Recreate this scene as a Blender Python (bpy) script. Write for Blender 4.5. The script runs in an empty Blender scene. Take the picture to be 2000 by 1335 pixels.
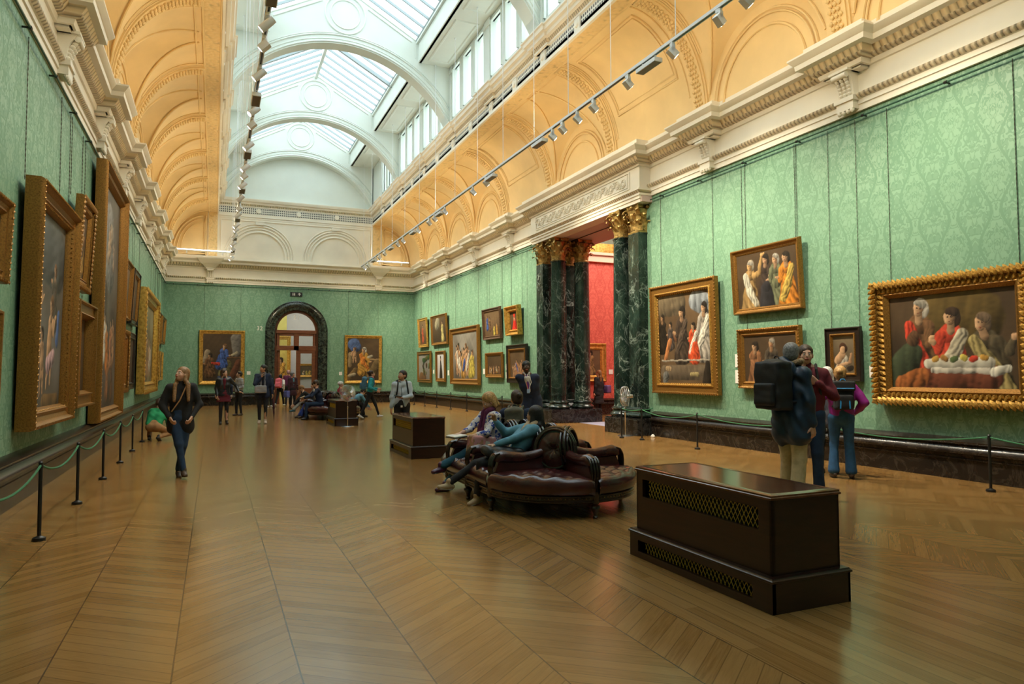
import bpy, math, random
import numpy as np
from mathutils import Vector, Matrix
random.seed(7); np.random.seed(7)
PI = math.pi
SC = bpy.context.scene
COL = SC.collection
W, D, H = 12.56, 37.46, 6.12          # room width, end wall distance, green wall height
CX = W/2
# ---------------------------------------------------------------- camera
def cam_basis(yaw, pitch, roll):
    f = Vector((math.sin(yaw)*math.cos(pitch), math.cos(yaw)*math.cos(pitch), math.sin(pitch)))
    r = Vector((math.cos(yaw), -math.sin(yaw), 0)); u = r.cross(f)
    return r*math.cos(roll)+u*math.sin(roll), -r*math.sin(roll)+u*math.cos(roll), f
R_, U_, F_ = cam_basis(0.4088, 0.0445, -0.0029)
cd = bpy.data.cameras.new('camera'); cam = bpy.data.objects.new('camera', cd); COL.objects.link(cam)
cd.sensor_width = 36; cd.lens = 1342.9/2000*36; cd.clip_start = 0.05; cd.clip_end = 300
cam.matrix_world = Matrix(((R_.x, U_.x, -F_.x, 2.301), (R_.y, U_.y, -F_.y, 0), (R_.z, U_.z, -F_.z, 1.6), (0, 0, 0, 1)))
SC.camera = cam
# ---------------------------------------------------------------- colour management / cycles
SC.view_settings.view_transform = 'Standard'; SC.view_settings.look = 'None'
SC.view_settings.gamma = 1; SC.view_settings.exposure = 0.5; SC.view_settings.use_curve_mapping = False
cy = SC.cycles
cy.max_bounces = 7; cy.diffuse_bounces = 4; cy.glossy_bounces = 3; cy.transmission_bounces = 3; cy.transparent_max_bounces = 8
cy.caustics_reflective = False; cy.caustics_refractive = False; cy.sample_clamp_indirect = 4.0
cy.use_light_tree = True; cy.use_adaptive_sampling = True; cy.adaptive_threshold = .02
# ---------------------------------------------------------------- world: bright overcast sky
wd = bpy.data.worlds.new('sky'); SC.world = wd; wd.use_nodes = True
nt = wd.node_tree; nt.nodes.clear()
wo = nt.nodes.new('ShaderNodeOutputWorld'); bg = nt.nodes.new('ShaderNodeBackground')
tc = nt.nodes.new('ShaderNodeTexCoord'); nz = nt.nodes.new('ShaderNodeTexNoise'); cr = nt.nodes.new('ShaderNodeValToRGB')
nz.inputs['Scale'].default_value = 2.2; nz.inputs['Detail'].default_value = 4
cr.color_ramp.elements[0].position = .38; cr.color_ramp.elements[0].color = (.60, .80, .86, 1)
cr.color_ramp.elements[1].position = .62; cr.color_ramp.elements[1].color = (.93, .99, .97, 1)
nt.links.new(tc.outputs['Generated'], nz.inputs['Vector']); nt.links.new(nz.outputs['Fac'], cr.inputs['Fac'])
nt.links.new(cr.outputs['Color'], bg.inputs['Color']); nt.links.new(bg.outputs['Background'], wo.inputs['Surface'])
bg.inputs['Strength'].default_value = 2.5
# ---------------------------------------------------------------- lamps
def area_light(name, loc, rot, sx, sy, power, color, spread=None, portal=False):
    l = bpy.data.lights.new(name, 'AREA'); l.shape = 'RECTANGLE'; l.size = sx; l.size_y = sy
    l.energy = power; l.color = color
    if spread: l.spread = spread
    if portal: l.cycles.is_portal = True
    o = bpy.data.objects.new(name, l); COL.objects.link(o); o.location = loc; o.rotation_euler = rot
    return o
# portals just outside the skylight slopes (they add no light, they steer sampling)
for s in (-1, 1):
    area_light('sky_portal', (CX+s*1.26, 17.5, 14.35), (0, s*math.radians(29), 0), 3.1, 41, 1, (1, 1, 1), portal=True)
# warm uplights carried by the long boxes on the two suspended tracks (the boxes are built further down)
WARM = (1.0, .80, .50)
for y in (5.2, 7.4, 10.3, 14.6, 18.1, 23.0, 26.3, 30.3, 34.0):
    area_light('box_uplight', (9.5, y, 7.46), (0, math.radians(-128), 0), .12, .6, 27, WARM)
    area_light('box_uplight', (3.0, y+.6, 7.46), (0, math.radians(128), 0), .12, .6, 22, WARM)

# ---------------------------------------------------------------- node helpers
class N:
    def __init__(s, name, rough=.6, spec=.5, metal=0, color=(.8, .8, .8)):
        s.m = bpy.data.materials.new(name); s.m.use_nodes = True; s.t = s.m.node_tree
        s.b = s.t.nodes['Principled BSDF']; s.set('Roughness', rough); s.set('Metallic', metal); s.set('Specular IOR Level', spec)
        s.set('Base Color', (*color, 1) if len(color) == 3 else color)
        s.m.diffuse_color = (*color[:3], 1)
    def set(s, k, v): s.b.inputs[k].default_value = v
    def n(s, typ, **kw):
        x = s.t.nodes.new('ShaderNode'+typ)
        for k, v in kw.items(): setattr(x, k, v)
        return x
    def l(s, a, b): s.t.links.new(a, b)
    def coord(s, kind='Object'):
        return s.n('TexCoord').outputs[kind]
    def math(s, op, a, b=None, c=None):
        x = s.n('Math', operation=op)
        for i, v in enumerate((a, b, c)):
            if v is None: continue
            if isinstance(v, (int, float)): x.inputs[i].default_value = v
            else: s.l(v, x.inputs[i])
        return x.outputs[0]
    def sep(s, v):
        x = s.n('SeparateXYZ'); s.l(v, x.inputs[0]); return x.outputs
    def comb(s, a, b, c=0):
        x = s.n('CombineXYZ')
        for i, v in enumerate((a, b, c)):
            if isinstance(v, (int, float)): x.inputs[i].default_value = v
            else: s.l(v, x.inputs[i])
        return x.outputs[0]
    def noise(s, vec, scale=5, detail=3, rough=.5, dist=0):
        x = s.n('TexNoise'); x.inputs['Scale'].default_value = scale; x.inputs['Detail'].default_value = detail
        x.inputs['Roughness'].default_value = rough; x.inputs['Distortion'].default_value = dist
        if vec is not None: s.l(vec, x.inputs['Vector'])
        return x.outputs['Fac']
    def vor(s, vec, scale=5, feature='F1', out='Distance', rnd=1.0):
        x = s.n('TexVoronoi', feature=feature); x.inputs['Scale'].default_value = scale
        x.inputs['Randomness'].default_value = rnd
        if vec is not None: s.l(vec, x.inputs['Vector'])
        return x.outputs[out]
    def mapping(s, vec, scale=(1, 1, 1), loc=(0, 0, 0), rot=(0, 0, 0)):
        x = s.n('Mapping'); x.inputs['Scale'].default_value = scale; x.inputs['Location'].default_value = loc
        x.inputs['Rotation'].default_value = rot; s.l(vec, x.inputs['Vector']); return x.outputs[0]
    def ramp(s, fac, stops, interp='LINEAR'):
        x = s.n('ValToRGB'); e = x.color_ramp.elements; x.color_ramp.interpolation = interp
        while len(e) < len(stops): e.new(.5)
        for i, (p, c) in enumerate(stops):
            e[i].position = p; e[i].color = (*c, 1) if len(c) == 3 else c
        s.l(fac, x.inputs[0]); return x.outputs[0]
    def mix(s, fac, a, b, blend='MIX'):
        x = s.n('Mix', data_type='RGBA', blend_type=blend)
        for i, v in ((0, fac), (6, a), (7, b)):
            if isinstance(v, (int, float)): x.inputs[i].default_value = v
            elif isinstance(v, tuple): x.inputs[i].default_value = (*v, 1) if len(v) == 3 else v
            else: s.l(v, x.inputs[i])
        return x.outputs[2]
    def col(s, c): s.l(c, s.b.inputs['Base Color'])
    def bump(s, h, strength=.3, dist=.02):
        x = s.n('Bump'); x.inputs['Strength'].default_value = strength; x.inputs['Distance'].default_value = dist
        s.l(h, x.inputs['Height']); s.l(x.outputs[0], s.b.inputs['Normal'])
MC = {}
def mat(name, color, rough=.6, spec=.5, metal=0, var=0.0, scale=8, bump=0, bscale=60, sheen=0):
    if name in MC: return MC[name]
    a = N(name, rough, spec, metal, color)
    if var or bump:
        co = a.coord()
        if var:
            f = a.noise(co, scale, 4)
            c0 = tuple(max(0, c*(1-var)) for c in color); c1 = tuple(min(1, c*(1+var)) for c in color)
            a.col(a.ramp(f, [(.3, c0), (.7, c1)]))
        if bump: a.bump(a.noise(co, bscale, 3), bump, .01)
    if sheen: a.set('Sheen Weight', sheen)
    MC[name] = a.m; return a.m

# ---------------------------------------------------------------- mesh helpers
class MB:
    def __init__(s): s.v = []; s.f = []; s.u = None
    def add(s, vs, fs):
        o = len(s.v); s.v += [tuple(p) for p in vs]; s.f += [tuple(i+o for i in f) for f in fs]; return s
    def box(s, x0, x1, y0, y1, z0, z1):
        x0, x1 = sorted((x0, x1)); y0, y1 = sorted((y0, y1)); z0, z1 = sorted((z0, z1))
        return s.add([(x0, y0, z0), (x1, y0, z0), (x1, y1, z0), (x0, y1, z0), (x0, y0, z1), (x1, y0, z1), (x1, y1, z1), (x0, y1, z1)],
                     [(3, 2, 1, 0), (4, 5, 6, 7), (0, 1, 5, 4), (1, 2, 6, 5), (2, 3, 7, 6), (3, 0, 4, 7)])
    def loops(s, rings, closed=True, cap=True, flip=False):
        """rings: list of equal-length vertex loops"""
        n = len(rings[0]); vs = [p for r in rings for p in r]; fs = []
        for i in range(len(rings)-1):
            for j in range(n if closed else n-1):
                k = (j+1) % n; a, b, c, d = i*n+j, i*n+k, (i+1)*n+k, (i+1)*n+j
                fs.append((d, c, b, a) if flip else (a, b, c, d))
        if cap and closed:
            fs.append(tuple(range(n)) if flip else tuple(reversed(range(n))))
            m = (len(rings)-1)*n; fs.append(tuple(reversed(range(m, m+n))) if flip else tuple(range(m, m+n)))
        return s.add(vs, fs)
    def lathe(s, prof, c=(0, 0, 0), n=20, axis='z', sx=1, sy=1):
        rings = []
        for r, h in prof:
            ring = []
            for j in range(n):
                a = 2*PI*j/n; x, y = r*math.cos(a)*sx, r*math.sin(a)*sy
                p = {'z': (x, y, h), 'x': (h, x, y), 'y': (y, h, x)}[axis]
                ring.append((c[0]+p[0], c[1]+p[1], c[2]+p[2]))
            rings.append(ring)
        return s.loops(rings)
    def tube(s, pts, r, n=8, closed=False):
        pts = [Vector(p) for p in pts]; rings = []; m = len(pts); up = None
        for i, p in enumerate(pts):
            if closed: t = pts[(i+1) % m]-pts[i-1]
            else: t = pts[min(i+1, m-1)]-pts[max(i-1, 0)]
            t.normalize()
            if up is None:
                up = Vector((0, 0, 1)) if abs(t.z) < .9 else Vector((1, 0, 0))
            a = t.cross(up).normalized(); b = a.cross(t).normalized(); up = b
            rr = r[i] if isinstance(r, (list, tuple)) else r
            rings.append([tuple(p+(a*math.cos(2*PI*j/n)+b*math.sin(2*PI*j/n))*rr) for j in range(n)])
        if closed: rings.append(rings[0])
        return s.loops(rings, cap=not closed)
    def sweep(s, path, prof, up=(0, 0, 1), closed=False, side=1, cap=True, pclosed=False):
        """prof: [(d,h)]; d is measured sideways (left of travel * side), mitred; h along up"""
        P = [Vector(p) for p in path]; up = Vector(up); m = len(P); rings = []
        for i in range(m):
            if closed: a, b = P[i]-P[i-1], P[(i+1) % m]-P[i]
            else: a = P[i]-P[i-1] if i else P[1]-P[0]; b = P[i+1]-P[i] if i < m-1 else a
            na = up.cross(a).normalized()*side; nb = up.cross(b).normalized()*side
            mit = (na+nb); mit = mit/max(.05, mit.length)*1.0
            k = 1/max(.3, mit.dot(na)); mit = mit*k
            rings.append([tuple(P[i]+mit*d+up*h) for d, h in prof])
        if closed: rings.append(rings[0])
        return s.loops(rings, closed=pclosed, cap=(cap and not closed and pclosed))
    def grid(s, pts):
        """pts[i][j] -> surface"""
        n = len(pts[0]); vs = [p for r in pts for p in r]; fs = []
        for i in range(len(pts)-1):
            for j in range(n-1): fs.append((i*n+j, i*n+j+1, (i+1)*n+j+1, (i+1)*n+j))
        return s.add(vs, fs)
    def xform(s, M):
        s.v = [tuple(M @ Vector(p)) for p in s.v]; return s
    def build(s, name, m, parent=None, smooth=40, loc=None, rot=None, bevel=0):
        me = bpy.data.meshes.new(name); me.from_pydata(s.v, [], s.f); me.update()
        import bmesh
        bm = bmesh.new(); bm.from_mesh(me); bmesh.ops.recalc_face_normals(bm, faces=bm.faces)
        bm.to_mesh(me); bm.free()
        if smooth:
            me.shade_smooth(); me.set_sharp_from_angle(angle=math.radians(smooth))
        for mm in (m if isinstance(m, (list, tuple)) else [m]): me.materials.append(mm)
        o = bpy.data.objects.new(name, me); COL.objects.link(o)
        if parent: o.parent = parent
        if loc: o.location = loc
        if rot: o.rotation_euler = rot
        if bevel:
            b = o.modifiers.new('bevel', 'BEVEL'); b.width = bevel; b.segments = 2; b.limit_method = 'ANGLE'
        return o
def empty(name, loc=(0, 0, 0), rz=0):
    o = bpy.data.objects.new(name, None); COL.objects.link(o); o.location = loc; o.rotation_euler = (0, 0, rz)
    o.empty_display_size = .1; return o
def tag(o, label=None, cat=None, group=None, kind=None):
    if label: o['label'] = label
    if cat: o['category'] = cat
    if group: o['group'] = group
    if kind: o['kind'] = kind
    return o
def struct(o, label, cat): return tag(o, label, cat, kind='structure')
def copy_tree(o, parent=None):
    c = o.copy(); COL.objects.link(c)
    if parent: c.parent = parent; c.matrix_parent_inverse = o.matrix_parent_inverse.copy()
    for ch in list(o.children): copy_tree(ch, c)
    return c

# ---------------------------------------------------------------- materials of the room
def damask(name, base, dark, light, axis):
    """silk damask: mirrored arabesque figure in half-drop repeat"""
    a = N(name, .55, .35)
    p = a.sep(a.coord('Object')); u = p[axis]; v = p[2]
    uu = a.math('DIVIDE', u, .62); col_ = a.math('FLOOR', uu); fu = a.math('SUBTRACT', uu, col_)
    mu = a.math('ABSOLUTE', a.math('SUBTRACT', fu, .5))            # mirrored
    vv = a.math('DIVIDE', v, .98)
    # half drop: alternate half-columns meet in an ogee line
    og = a.math('MULTIPLY', a.math('COSINE', a.math('MULTIPLY', vv, 2*PI)), .14)
    line = a.math('ABSOLUTE', a.math('SUBTRACT', mu, a.math('ADD', og, .25)))
    lm = a.math('LESS_THAN', line, .035)
    vec = a.comb(a.math('MULTIPLY', mu, 1.2), a.math('FRACT', vv), .3)
    n1 = a.noise(vec, 6.5, 1.5, .5, 1.3)
    leaf = a.math('LESS_THAN', a.math('ABSOLUTE', a.math('SUBTRACT', n1, .5)), .045)
    inside = a.math('LESS_THAN', mu, a.math('ADD', og, .25))
    n2 = a.math('GREATER_THAN', n1, .53)
    fig = a.math('MAXIMUM', a.math('MAXIMUM', leaf, lm), a.math('MULTIPLY', n2, a.math('ADD', a.math('MULTIPLY', inside, .45), .2)))
    fade = a.noise(a.coord(), .35, 3)
    weave = a.noise(a.mapping(a.coord(), (1, 1, .06)), 30, 2)
    c = a.mix(fig, light, dark)
    c = a.mix(a.math('MULTIPLY', a.math('SUBTRACT', fade, .3), .6), c, base)
    c = a.mix(a.math('MULTIPLY', weave, .25), c, base)
    a.col(c)
    a.l(a.math('ADD', a.math('MULTIPLY', fig, .18), .42), a.b.inputs['Roughness'])
    return a.m
GREEN = ((.165, .305, .205), (.125, .255, .165), (.205, .355, .245))
M_GX = damask('green damask x', *GREEN, 0); M_GY = damask('green damask y', *GREEN, 1)
M_RX = damask('red damask', (.60, .11, .08), (.50, .075, .055), (.68, .15, .11), 0)
M_GREY = mat('grey wall', (.36, .37, .38), .8, var=.05, scale=3)
M_OLIVE = mat('olive wall', (.42, .40, .12), .8, var=.08, scale=3)

def plaster(name, c, var=.05):
    a = N(name, .55, .35); co = a.coord(); f = a.noise(co, 1.3, 5)
    a.col(a.ramp(f, [(.3, tuple(x*(1-var) for x in c)), (.7, tuple(min(1, x*(1+var)) for x in c))]))
    a.bump(a.noise(co, 40, 3), .05, .01); return a.m
def ornament(name, c, scale=18, kind='leaf', depth=.025, stretch=(1, 1, 1)):
    """carved plaster band: real relief comes from bump on its own pattern"""
    a = N(name, .6, .3); co = a.mapping(a.coord(), stretch)
    if kind == 'leaf': h = a.vor(co, scale, 'SMOOTH_F1')
    elif kind == 'lattice':
        h = a.vor(co, scale, 'F1', rnd=0)
    else:
        h = a.math('MULTIPLY', a.vor(co, scale), a.noise(co, scale*1.3, 3))
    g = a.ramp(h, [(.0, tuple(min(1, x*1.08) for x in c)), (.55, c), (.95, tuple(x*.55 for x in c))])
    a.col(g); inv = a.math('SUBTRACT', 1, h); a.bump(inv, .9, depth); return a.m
CREAM = (.87, .81, .69); BUFF = (.84, .62, .31); LANT = (.74, .78, .72)
M_CREAM = plaster('cream plaster', CREAM); M_BUFF = plaster('buff plaster', BUFF, .07); M_LANT = plaster('white lantern paint', LANT, .03)
M_ORN = ornament('carved cream band', (.72, .60, .42), 22, 'leaf', .02)
M_ORNB = ornament('carved buff leaf band', (.80, .58, .28), 11, 'leaf', .035)
M_RELIEF = ornament('carved scroll relief', (.80, .74, .62), 9, 'scroll', .05)
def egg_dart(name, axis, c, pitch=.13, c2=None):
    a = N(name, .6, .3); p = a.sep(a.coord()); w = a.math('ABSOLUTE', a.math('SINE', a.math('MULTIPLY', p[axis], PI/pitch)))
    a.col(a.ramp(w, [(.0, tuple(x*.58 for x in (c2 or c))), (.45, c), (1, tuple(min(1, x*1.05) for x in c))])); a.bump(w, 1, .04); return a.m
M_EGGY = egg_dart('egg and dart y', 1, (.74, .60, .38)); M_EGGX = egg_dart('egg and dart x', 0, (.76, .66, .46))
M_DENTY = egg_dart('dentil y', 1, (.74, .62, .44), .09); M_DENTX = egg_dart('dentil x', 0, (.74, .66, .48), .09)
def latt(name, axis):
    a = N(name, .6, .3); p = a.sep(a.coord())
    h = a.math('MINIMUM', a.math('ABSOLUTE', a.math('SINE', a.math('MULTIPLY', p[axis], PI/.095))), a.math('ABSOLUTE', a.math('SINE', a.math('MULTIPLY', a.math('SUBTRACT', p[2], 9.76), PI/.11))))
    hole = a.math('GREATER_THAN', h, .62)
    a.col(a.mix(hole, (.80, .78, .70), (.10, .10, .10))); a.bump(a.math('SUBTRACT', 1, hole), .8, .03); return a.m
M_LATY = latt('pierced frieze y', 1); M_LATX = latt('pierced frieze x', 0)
def black_marble(name, vein=.5, c=(.014, .010, .008), v=(.045, .034, .026), scale=2.0):
    a = N(name, .22, .5); co = a.coord()
    n = a.noise(co, scale, 8, .65, 1.5); w = a.math('ABSOLUTE', a.math('SUBTRACT', n, .5))
    a.col(a.ramp(w, [(0, v), (.02*vein, tuple(x*.5 for x in v)), (.08, c)])); return a.m
M_BASE = black_marble('black skirting marble', 1.0)
def green_marble(name='green veined marble'):
    a = N(name, .14, .5); co = a.mapping(a.n('NewGeometry').outputs['Position'], (1, 1, .75))
    def veins(scale, dist, wd, seed, bright):
        n = a.noise(a.mapping(co, loc=(seed, seed*.7, 0)), scale, 7, .58, dist); w = a.math('ABSOLUTE', a.math('SUBTRACT', n, .5))
        return a.ramp(w, [(0, bright), (wd, tuple(x*.22 for x in bright)), (wd*3, (0, 0, 0))])
    cloud = a.ramp(a.noise(co, 1.6, 6, .6, .6), [(.35, (.006, .010, .009)), (.55, (.014, .028, .022)), (.72, (.040, .065, .052))])
    v = a.mix(1, veins(1.1, 1.0, .0075, 0, (.34, .40, .36)), veins(2.2, 1.5, .006, 5, (.22, .28, .24)), 'ADD')
    mask = a.ramp(a.noise(a.mapping(co, loc=(9, 3, 1)), 1.3, 3), [(.42, (.12, .12, .12)), (.62, (1, 1, 1))])
    a.col(a.mix(1, cloud, a.mix(1, v, mask, 'MULTIPLY'), 'ADD')); return a.m
M_MARB = green_marble(); M_MARB2 = mat('green marble moulding', (.020, .034, .028), .16, var=.7, scale=9)
M_GOLDC = None
def gold(name, c=(.50, .27, .055), dark=(.10, .045, .008), scale=22, rough=.33, bump=.5, metal=.6):
    a = N(name, rough, .5, metal); co = a.coord(); n = a.noise(co, scale, 5, .6)
    a.col(a.ramp(n, [(.32, dark), (.5, c), (.75, tuple(min(1, x*1.35) for x in c))])); a.bump(n, bump, .01); return a.m
M_GOLD = gold('gilt plain', (.62, .36, .08), (.35, .17, .03), 12, .32, .15)
M_GOLDC = gold('gilt carved', (.52, .29, .06), (.16, .08, .015), 34, .40, .6)
M_GOLDD = gold('gilt old dark', (.30, .145, .030), (.17, .08, .016), 50, .40, .25)
M_GOLDB = gold('gilt bronze capital', (.50, .33, .11), (.14, .085, .025), 16, .38, .5)
def floor_mat():
    a = N('oak chevron parquet', .3, .85); p = a.sep(a.coord('Object')); x, y = p[0], p[1]
    s = a.math('ABSOLUTE', a.math('SUBTRACT', x, CX))
    q = a.math('DIVIDE', a.math('SUBTRACT', s, 1.64), .63); k = a.math('FLOOR', q); fr = a.math('SUBTRACT', q, k)
    odd = a.math('SUBTRACT', a.math('MULTIPLY', a.math('FLOORED_MODULO', k, 2), 2), 1)      # -1 / +1
    sgn = a.math('SIGN', a.math('SUBTRACT', x, CX))
    # boards slant: board coordinate along y sheared by x
    sh = a.math('MULTIPLY', a.math('MULTIPLY', a.math('MULTIPLY', fr, .63), odd), .80)
    bc = a.math('DIVIDE', a.math('ADD', y, sh), .13)
    # middle strip: straight boards along y
    mid = a.math('LESS_THAN', s, 1.17)
    bs = a.math('DIVIDE', s, .115)
    bcoord = a.mix(mid, bc, bs)
    bx = a.sep(bcoord)[0]
    bi = a.math('FLOOR', bx); bf = a.math('SUBTRACT', bx, bi)
    wn = a.n('TexWhiteNoise', noise_dimensions='3D')
    kk = a.math('MULTIPLY', k, a.math('SUBTRACT', 1, mid))
    jj = a.math('MULTIPLY', a.math('FLOOR', a.math('ADD', a.math('DIVIDE', y, 1.9), a.math('MULTIPLY', bi, .37))), mid)
    a.l(a.comb(bi, a.math('ADD', kk, a.math('MULTIPLY', sgn, 31)), jj), wn.inputs['Vector'])
    r = wn.outputs['Value']
    # grain runs along each board
    ga = a.comb(a.math('MULTIPLY', bx, 1.0), a.math('ADD', a.math('MULTIPLY', fr, .9), a.math('MULTIPLY', r, 17)), a.math('MULTIPLY', y, a.math('MULTIPLY', mid, .7)))
    g = a.noise(a.mapping(ga, (3.2, 1.3, 1)), 2.2, 6, .62, .9)
    fine = a.noise(a.mapping(ga, (14, 1.6, 1)), 3, 3, .6, .3)
    c = a.ramp(g, [(.25, (.185, .092, .024)), (.5, (.30, .16, .048)), (.75, (.38, .215, .072))])
    c = a.mix(a.math('MULTIPLY', r, .6), c, a.mix(a.math('GREATER_THAN', r, .5), (.165, .078, .020), (.40, .23, .082)))
    c = a.mix(a.math('MULTIPLY', fine, .35), c, (.16, .075, .024))
    patch = a.noise(a.coord(), .5, 3); c = a.mix(a.math('MULTIPLY', patch, .35), c, (.25, .13, .04))
    e1 = a.math('LESS_THAN', a.math('MINIMUM', bf, a.math('SUBTRACT', 1, bf)), .03)
    e2 = a.math('MULTIPLY', a.math('LESS_THAN', a.math('MINIMUM', fr, a.math('SUBTRACT', 1, fr)), .007), a.math('SUBTRACT', 1, mid))
    e3 = a.math('LESS_THAN', a.math('ABSOLUTE', a.math('SUBTRACT', s, 1.17)), .006)
    e = a.math('MAXIMUM', a.math('MAXIMUM', a.math('MULTIPLY', e1, .45), a.math('MULTIPLY', e2, .85)), a.math('MULTIPLY', e3, .6))
    c = a.mix(e, c, (.05, .022, .008)); a.col(c)
    a.l(a.math('ADD', a.math('MULTIPLY', g, .14), .125), a.b.inputs['Roughness'])
    a.bump(a.noise(a.coord(), 1.6, 3), .12, .02)
    return a.m
M_FLOOR = floor_mat()
def glass_pane(name, tint=(.95, .98, 1), trans=.55):
    m = bpy.data.materials.new(name); m.use_nodes = True; t = m.node_tree; t.nodes.clear()
    o = t.nodes.new('ShaderNodeOutputMaterial'); a = t.nodes.new('ShaderNodeBsdfTransparent'); b = t.nodes.new('ShaderNodeBsdfTranslucent'); x = t.nodes.new('ShaderNodeMixShader')
    a.inputs[0].default_value = (*tint, 1); b.inputs[0].default_value = (*tint, 1); x.inputs[0].default_value = trans
    t.links.new(a.outputs[0], x.inputs[1]); t.links.new(b.outputs[0], x.inputs[2]); t.links.new(x.outputs[0], o.inputs[0]); return m
M_SKYP = glass_pane('frosted skylight pane', (.95, .98, 1), .2)
def clear_glass():
    m = bpy.data.materials.new('clear glass'); m.use_nodes = True; t = m.node_tree; t.nodes.clear()
    o = t.nodes.new('ShaderNodeOutputMaterial'); a = t.nodes.new('ShaderNodeBsdfTransparent'); b = t.nodes.new('ShaderNodeBsdfGlossy'); x = t.nodes.new('ShaderNodeMixShader')
    a.inputs[0].default_value = (.93, .95, .95, 1); b.inputs['Roughness'].default_value = .03; x.inputs[0].default_value = .08
    t.links.new(a.outputs[0], x.inputs[1]); t.links.new(b.outputs[0], x.inputs[2]); t.links.new(x.outputs[0], o.inputs[0]); return m
M_GLASS = clear_glass()
def wood(name, c0, c1, rough=.3, scale=3, stretch=(1, 1, 6), coat=0):
    a = N(name, rough, .5); co = a.mapping(a.coord(), stretch); n = a.noise(co, scale, 5, .6, .8)
    a.col(a.ramp(n, [(.3, c0), (.7, c1)]))
    if coat: a.set('Coat Weight', coat); a.set('Coat Roughness', .15)
    return a.m
M_MAHOG = wood('dark mahogany', (.014, .004, .003), (.032, .009, .005), .28, 4, (1, .3, 5), .3)
M_DOORW = wood('brown door wood', (.10, .030, .012), (.20, .065, .025), .35, 4)
M_BRASS = mat('brass', (.62, .42, .10), .35, metal=1)
M_STEEL = mat('brushed steel', (.62, .62, .62), .25, metal=1)
M_BLACKM = mat('black painted metal', (.012, .012, .012), .35)
M_WHITEM = mat('white painted metal', (.86, .88, .90), .4)
M_RAIL = mat('picture rail green', (.03, .09, .06), .4)
M_CHAIN = mat('bronze chain', (.05, .05, .035), .5, metal=.6)
M_ROPE = mat('green rope', (.035, .16, .07), .8, var=.3, scale=120)
M_CARD = mat('white card', (.80, .77, .72), .7)
def emis(name, c, s):
    a = N(name, .5, .5, 0, (.8, .8, .8)); a.set('Emission Color', (*c, 1)); a.set('Emission Strength', s); return a.m
M_LAMP = emis('lit lamp lens', (1, .86, .68), 9)
M_TUBE = emis('lit tube', (1, .95, .82), 5)

# ================================================================ ROOM SHELL
Y0 = -3.0                     # room continues a little behind the camera
# floor
fl = MB(); fl.add([(-.4, Y0, 0), (20, Y0, 0), (20, 48, 0), (-.4, 48, 0)], [(0, 1, 2, 3)]).add([(-.4, Y0, -.1), (20, Y0, -.1), (20, 48, -.1), (-.4, 48, -.1)], [(3, 2, 1, 0)])
struct(fl.build('floor', M_FLOOR, smooth=0), 'polished oak floor laid in chevron bands down the gallery', 'floor')
OY0, OY1 = 15.1, 20.9         # columned opening in the right wall
w = MB().box(-.3, 0, Y0, D+.3, 0, H+1.4)
struct(w.build('wall_left', M_GY, smooth=0), 'left wall covered in green damask', 'wall')
w = MB().box(W, W+.3, Y0, OY0, 0, H+1.4).box(W, W+.3, OY1, D+.3, 0, H+1.4).box(W, W+.3, OY0, OY1, 6.4, H+1.4)
struct(w.build('wall_right', M_GY, smooth=0), 'right wall covered in green damask with a columned opening', 'wall')
# end wall with arched opening (centre 6.25, inner r 1.09)
AX, AR, AZ = 6.25, 1.12, 3.80
def arch_wall(x0, x1, z1, ax, ar, az, y, th, n=24):
    b = MB()
    for yy, fl_ in ((y, 0), (y+th, 1)):
        vs = [(x0, yy, 0), (ax-ar, yy, 0), (ax-ar, yy, az), (x0, yy, az)]; b.add(vs, [(0, 1, 2, 3)])
        b.add([(ax+ar, yy, 0), (x1, yy, 0), (x1, yy, az), (ax+ar, yy, az)], [(0, 1, 2, 3)])
        arc = [(ax-ar*math.cos(PI*i/n), yy, az+ar*math.sin(PI*i/n)) for i in range(n+1)]
        top = [(x0+(x1-x0)*i/n, yy, z1) for i in range(n+1)]
        top[0] = (x0, yy, z1)
        b.add(arc+top, [(i, i+1, n+2+i, n+1+i) for i in range(n)])
        b.add([(x0, yy, az), (ax-ar, yy, az), (x0, yy, z1)], [(0, 1, 2)]); b.add([(x1, yy, az), (ax+ar, yy, az), (x1, yy, z1)], [(0, 1, 2)])
    arc = [(ax-ar, 0)]+[(ax-ar*math.cos(PI*i/n), az+ar*math.sin(PI*i/n)) for i in range(n+1)]+[(ax+ar, 0)]
    b.grid([[(x, y, z) for x, z in arc], [(x, y+th, z) for x, z in arc]])
    return b
struct(arch_wall(-.3, W+.3, H+.1, AX, AR, AZ, D, .45).build('wall_back', M_GX, smooth=0), 'green damask end wall with an arched doorway', 'wall')
w = MB().box(-.3, W+.3, Y0-.3, Y0, 0, 11)
struct(w.build('wall_front', M_GX, smooth=0), 'green wall behind the viewer', 'wall')
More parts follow.
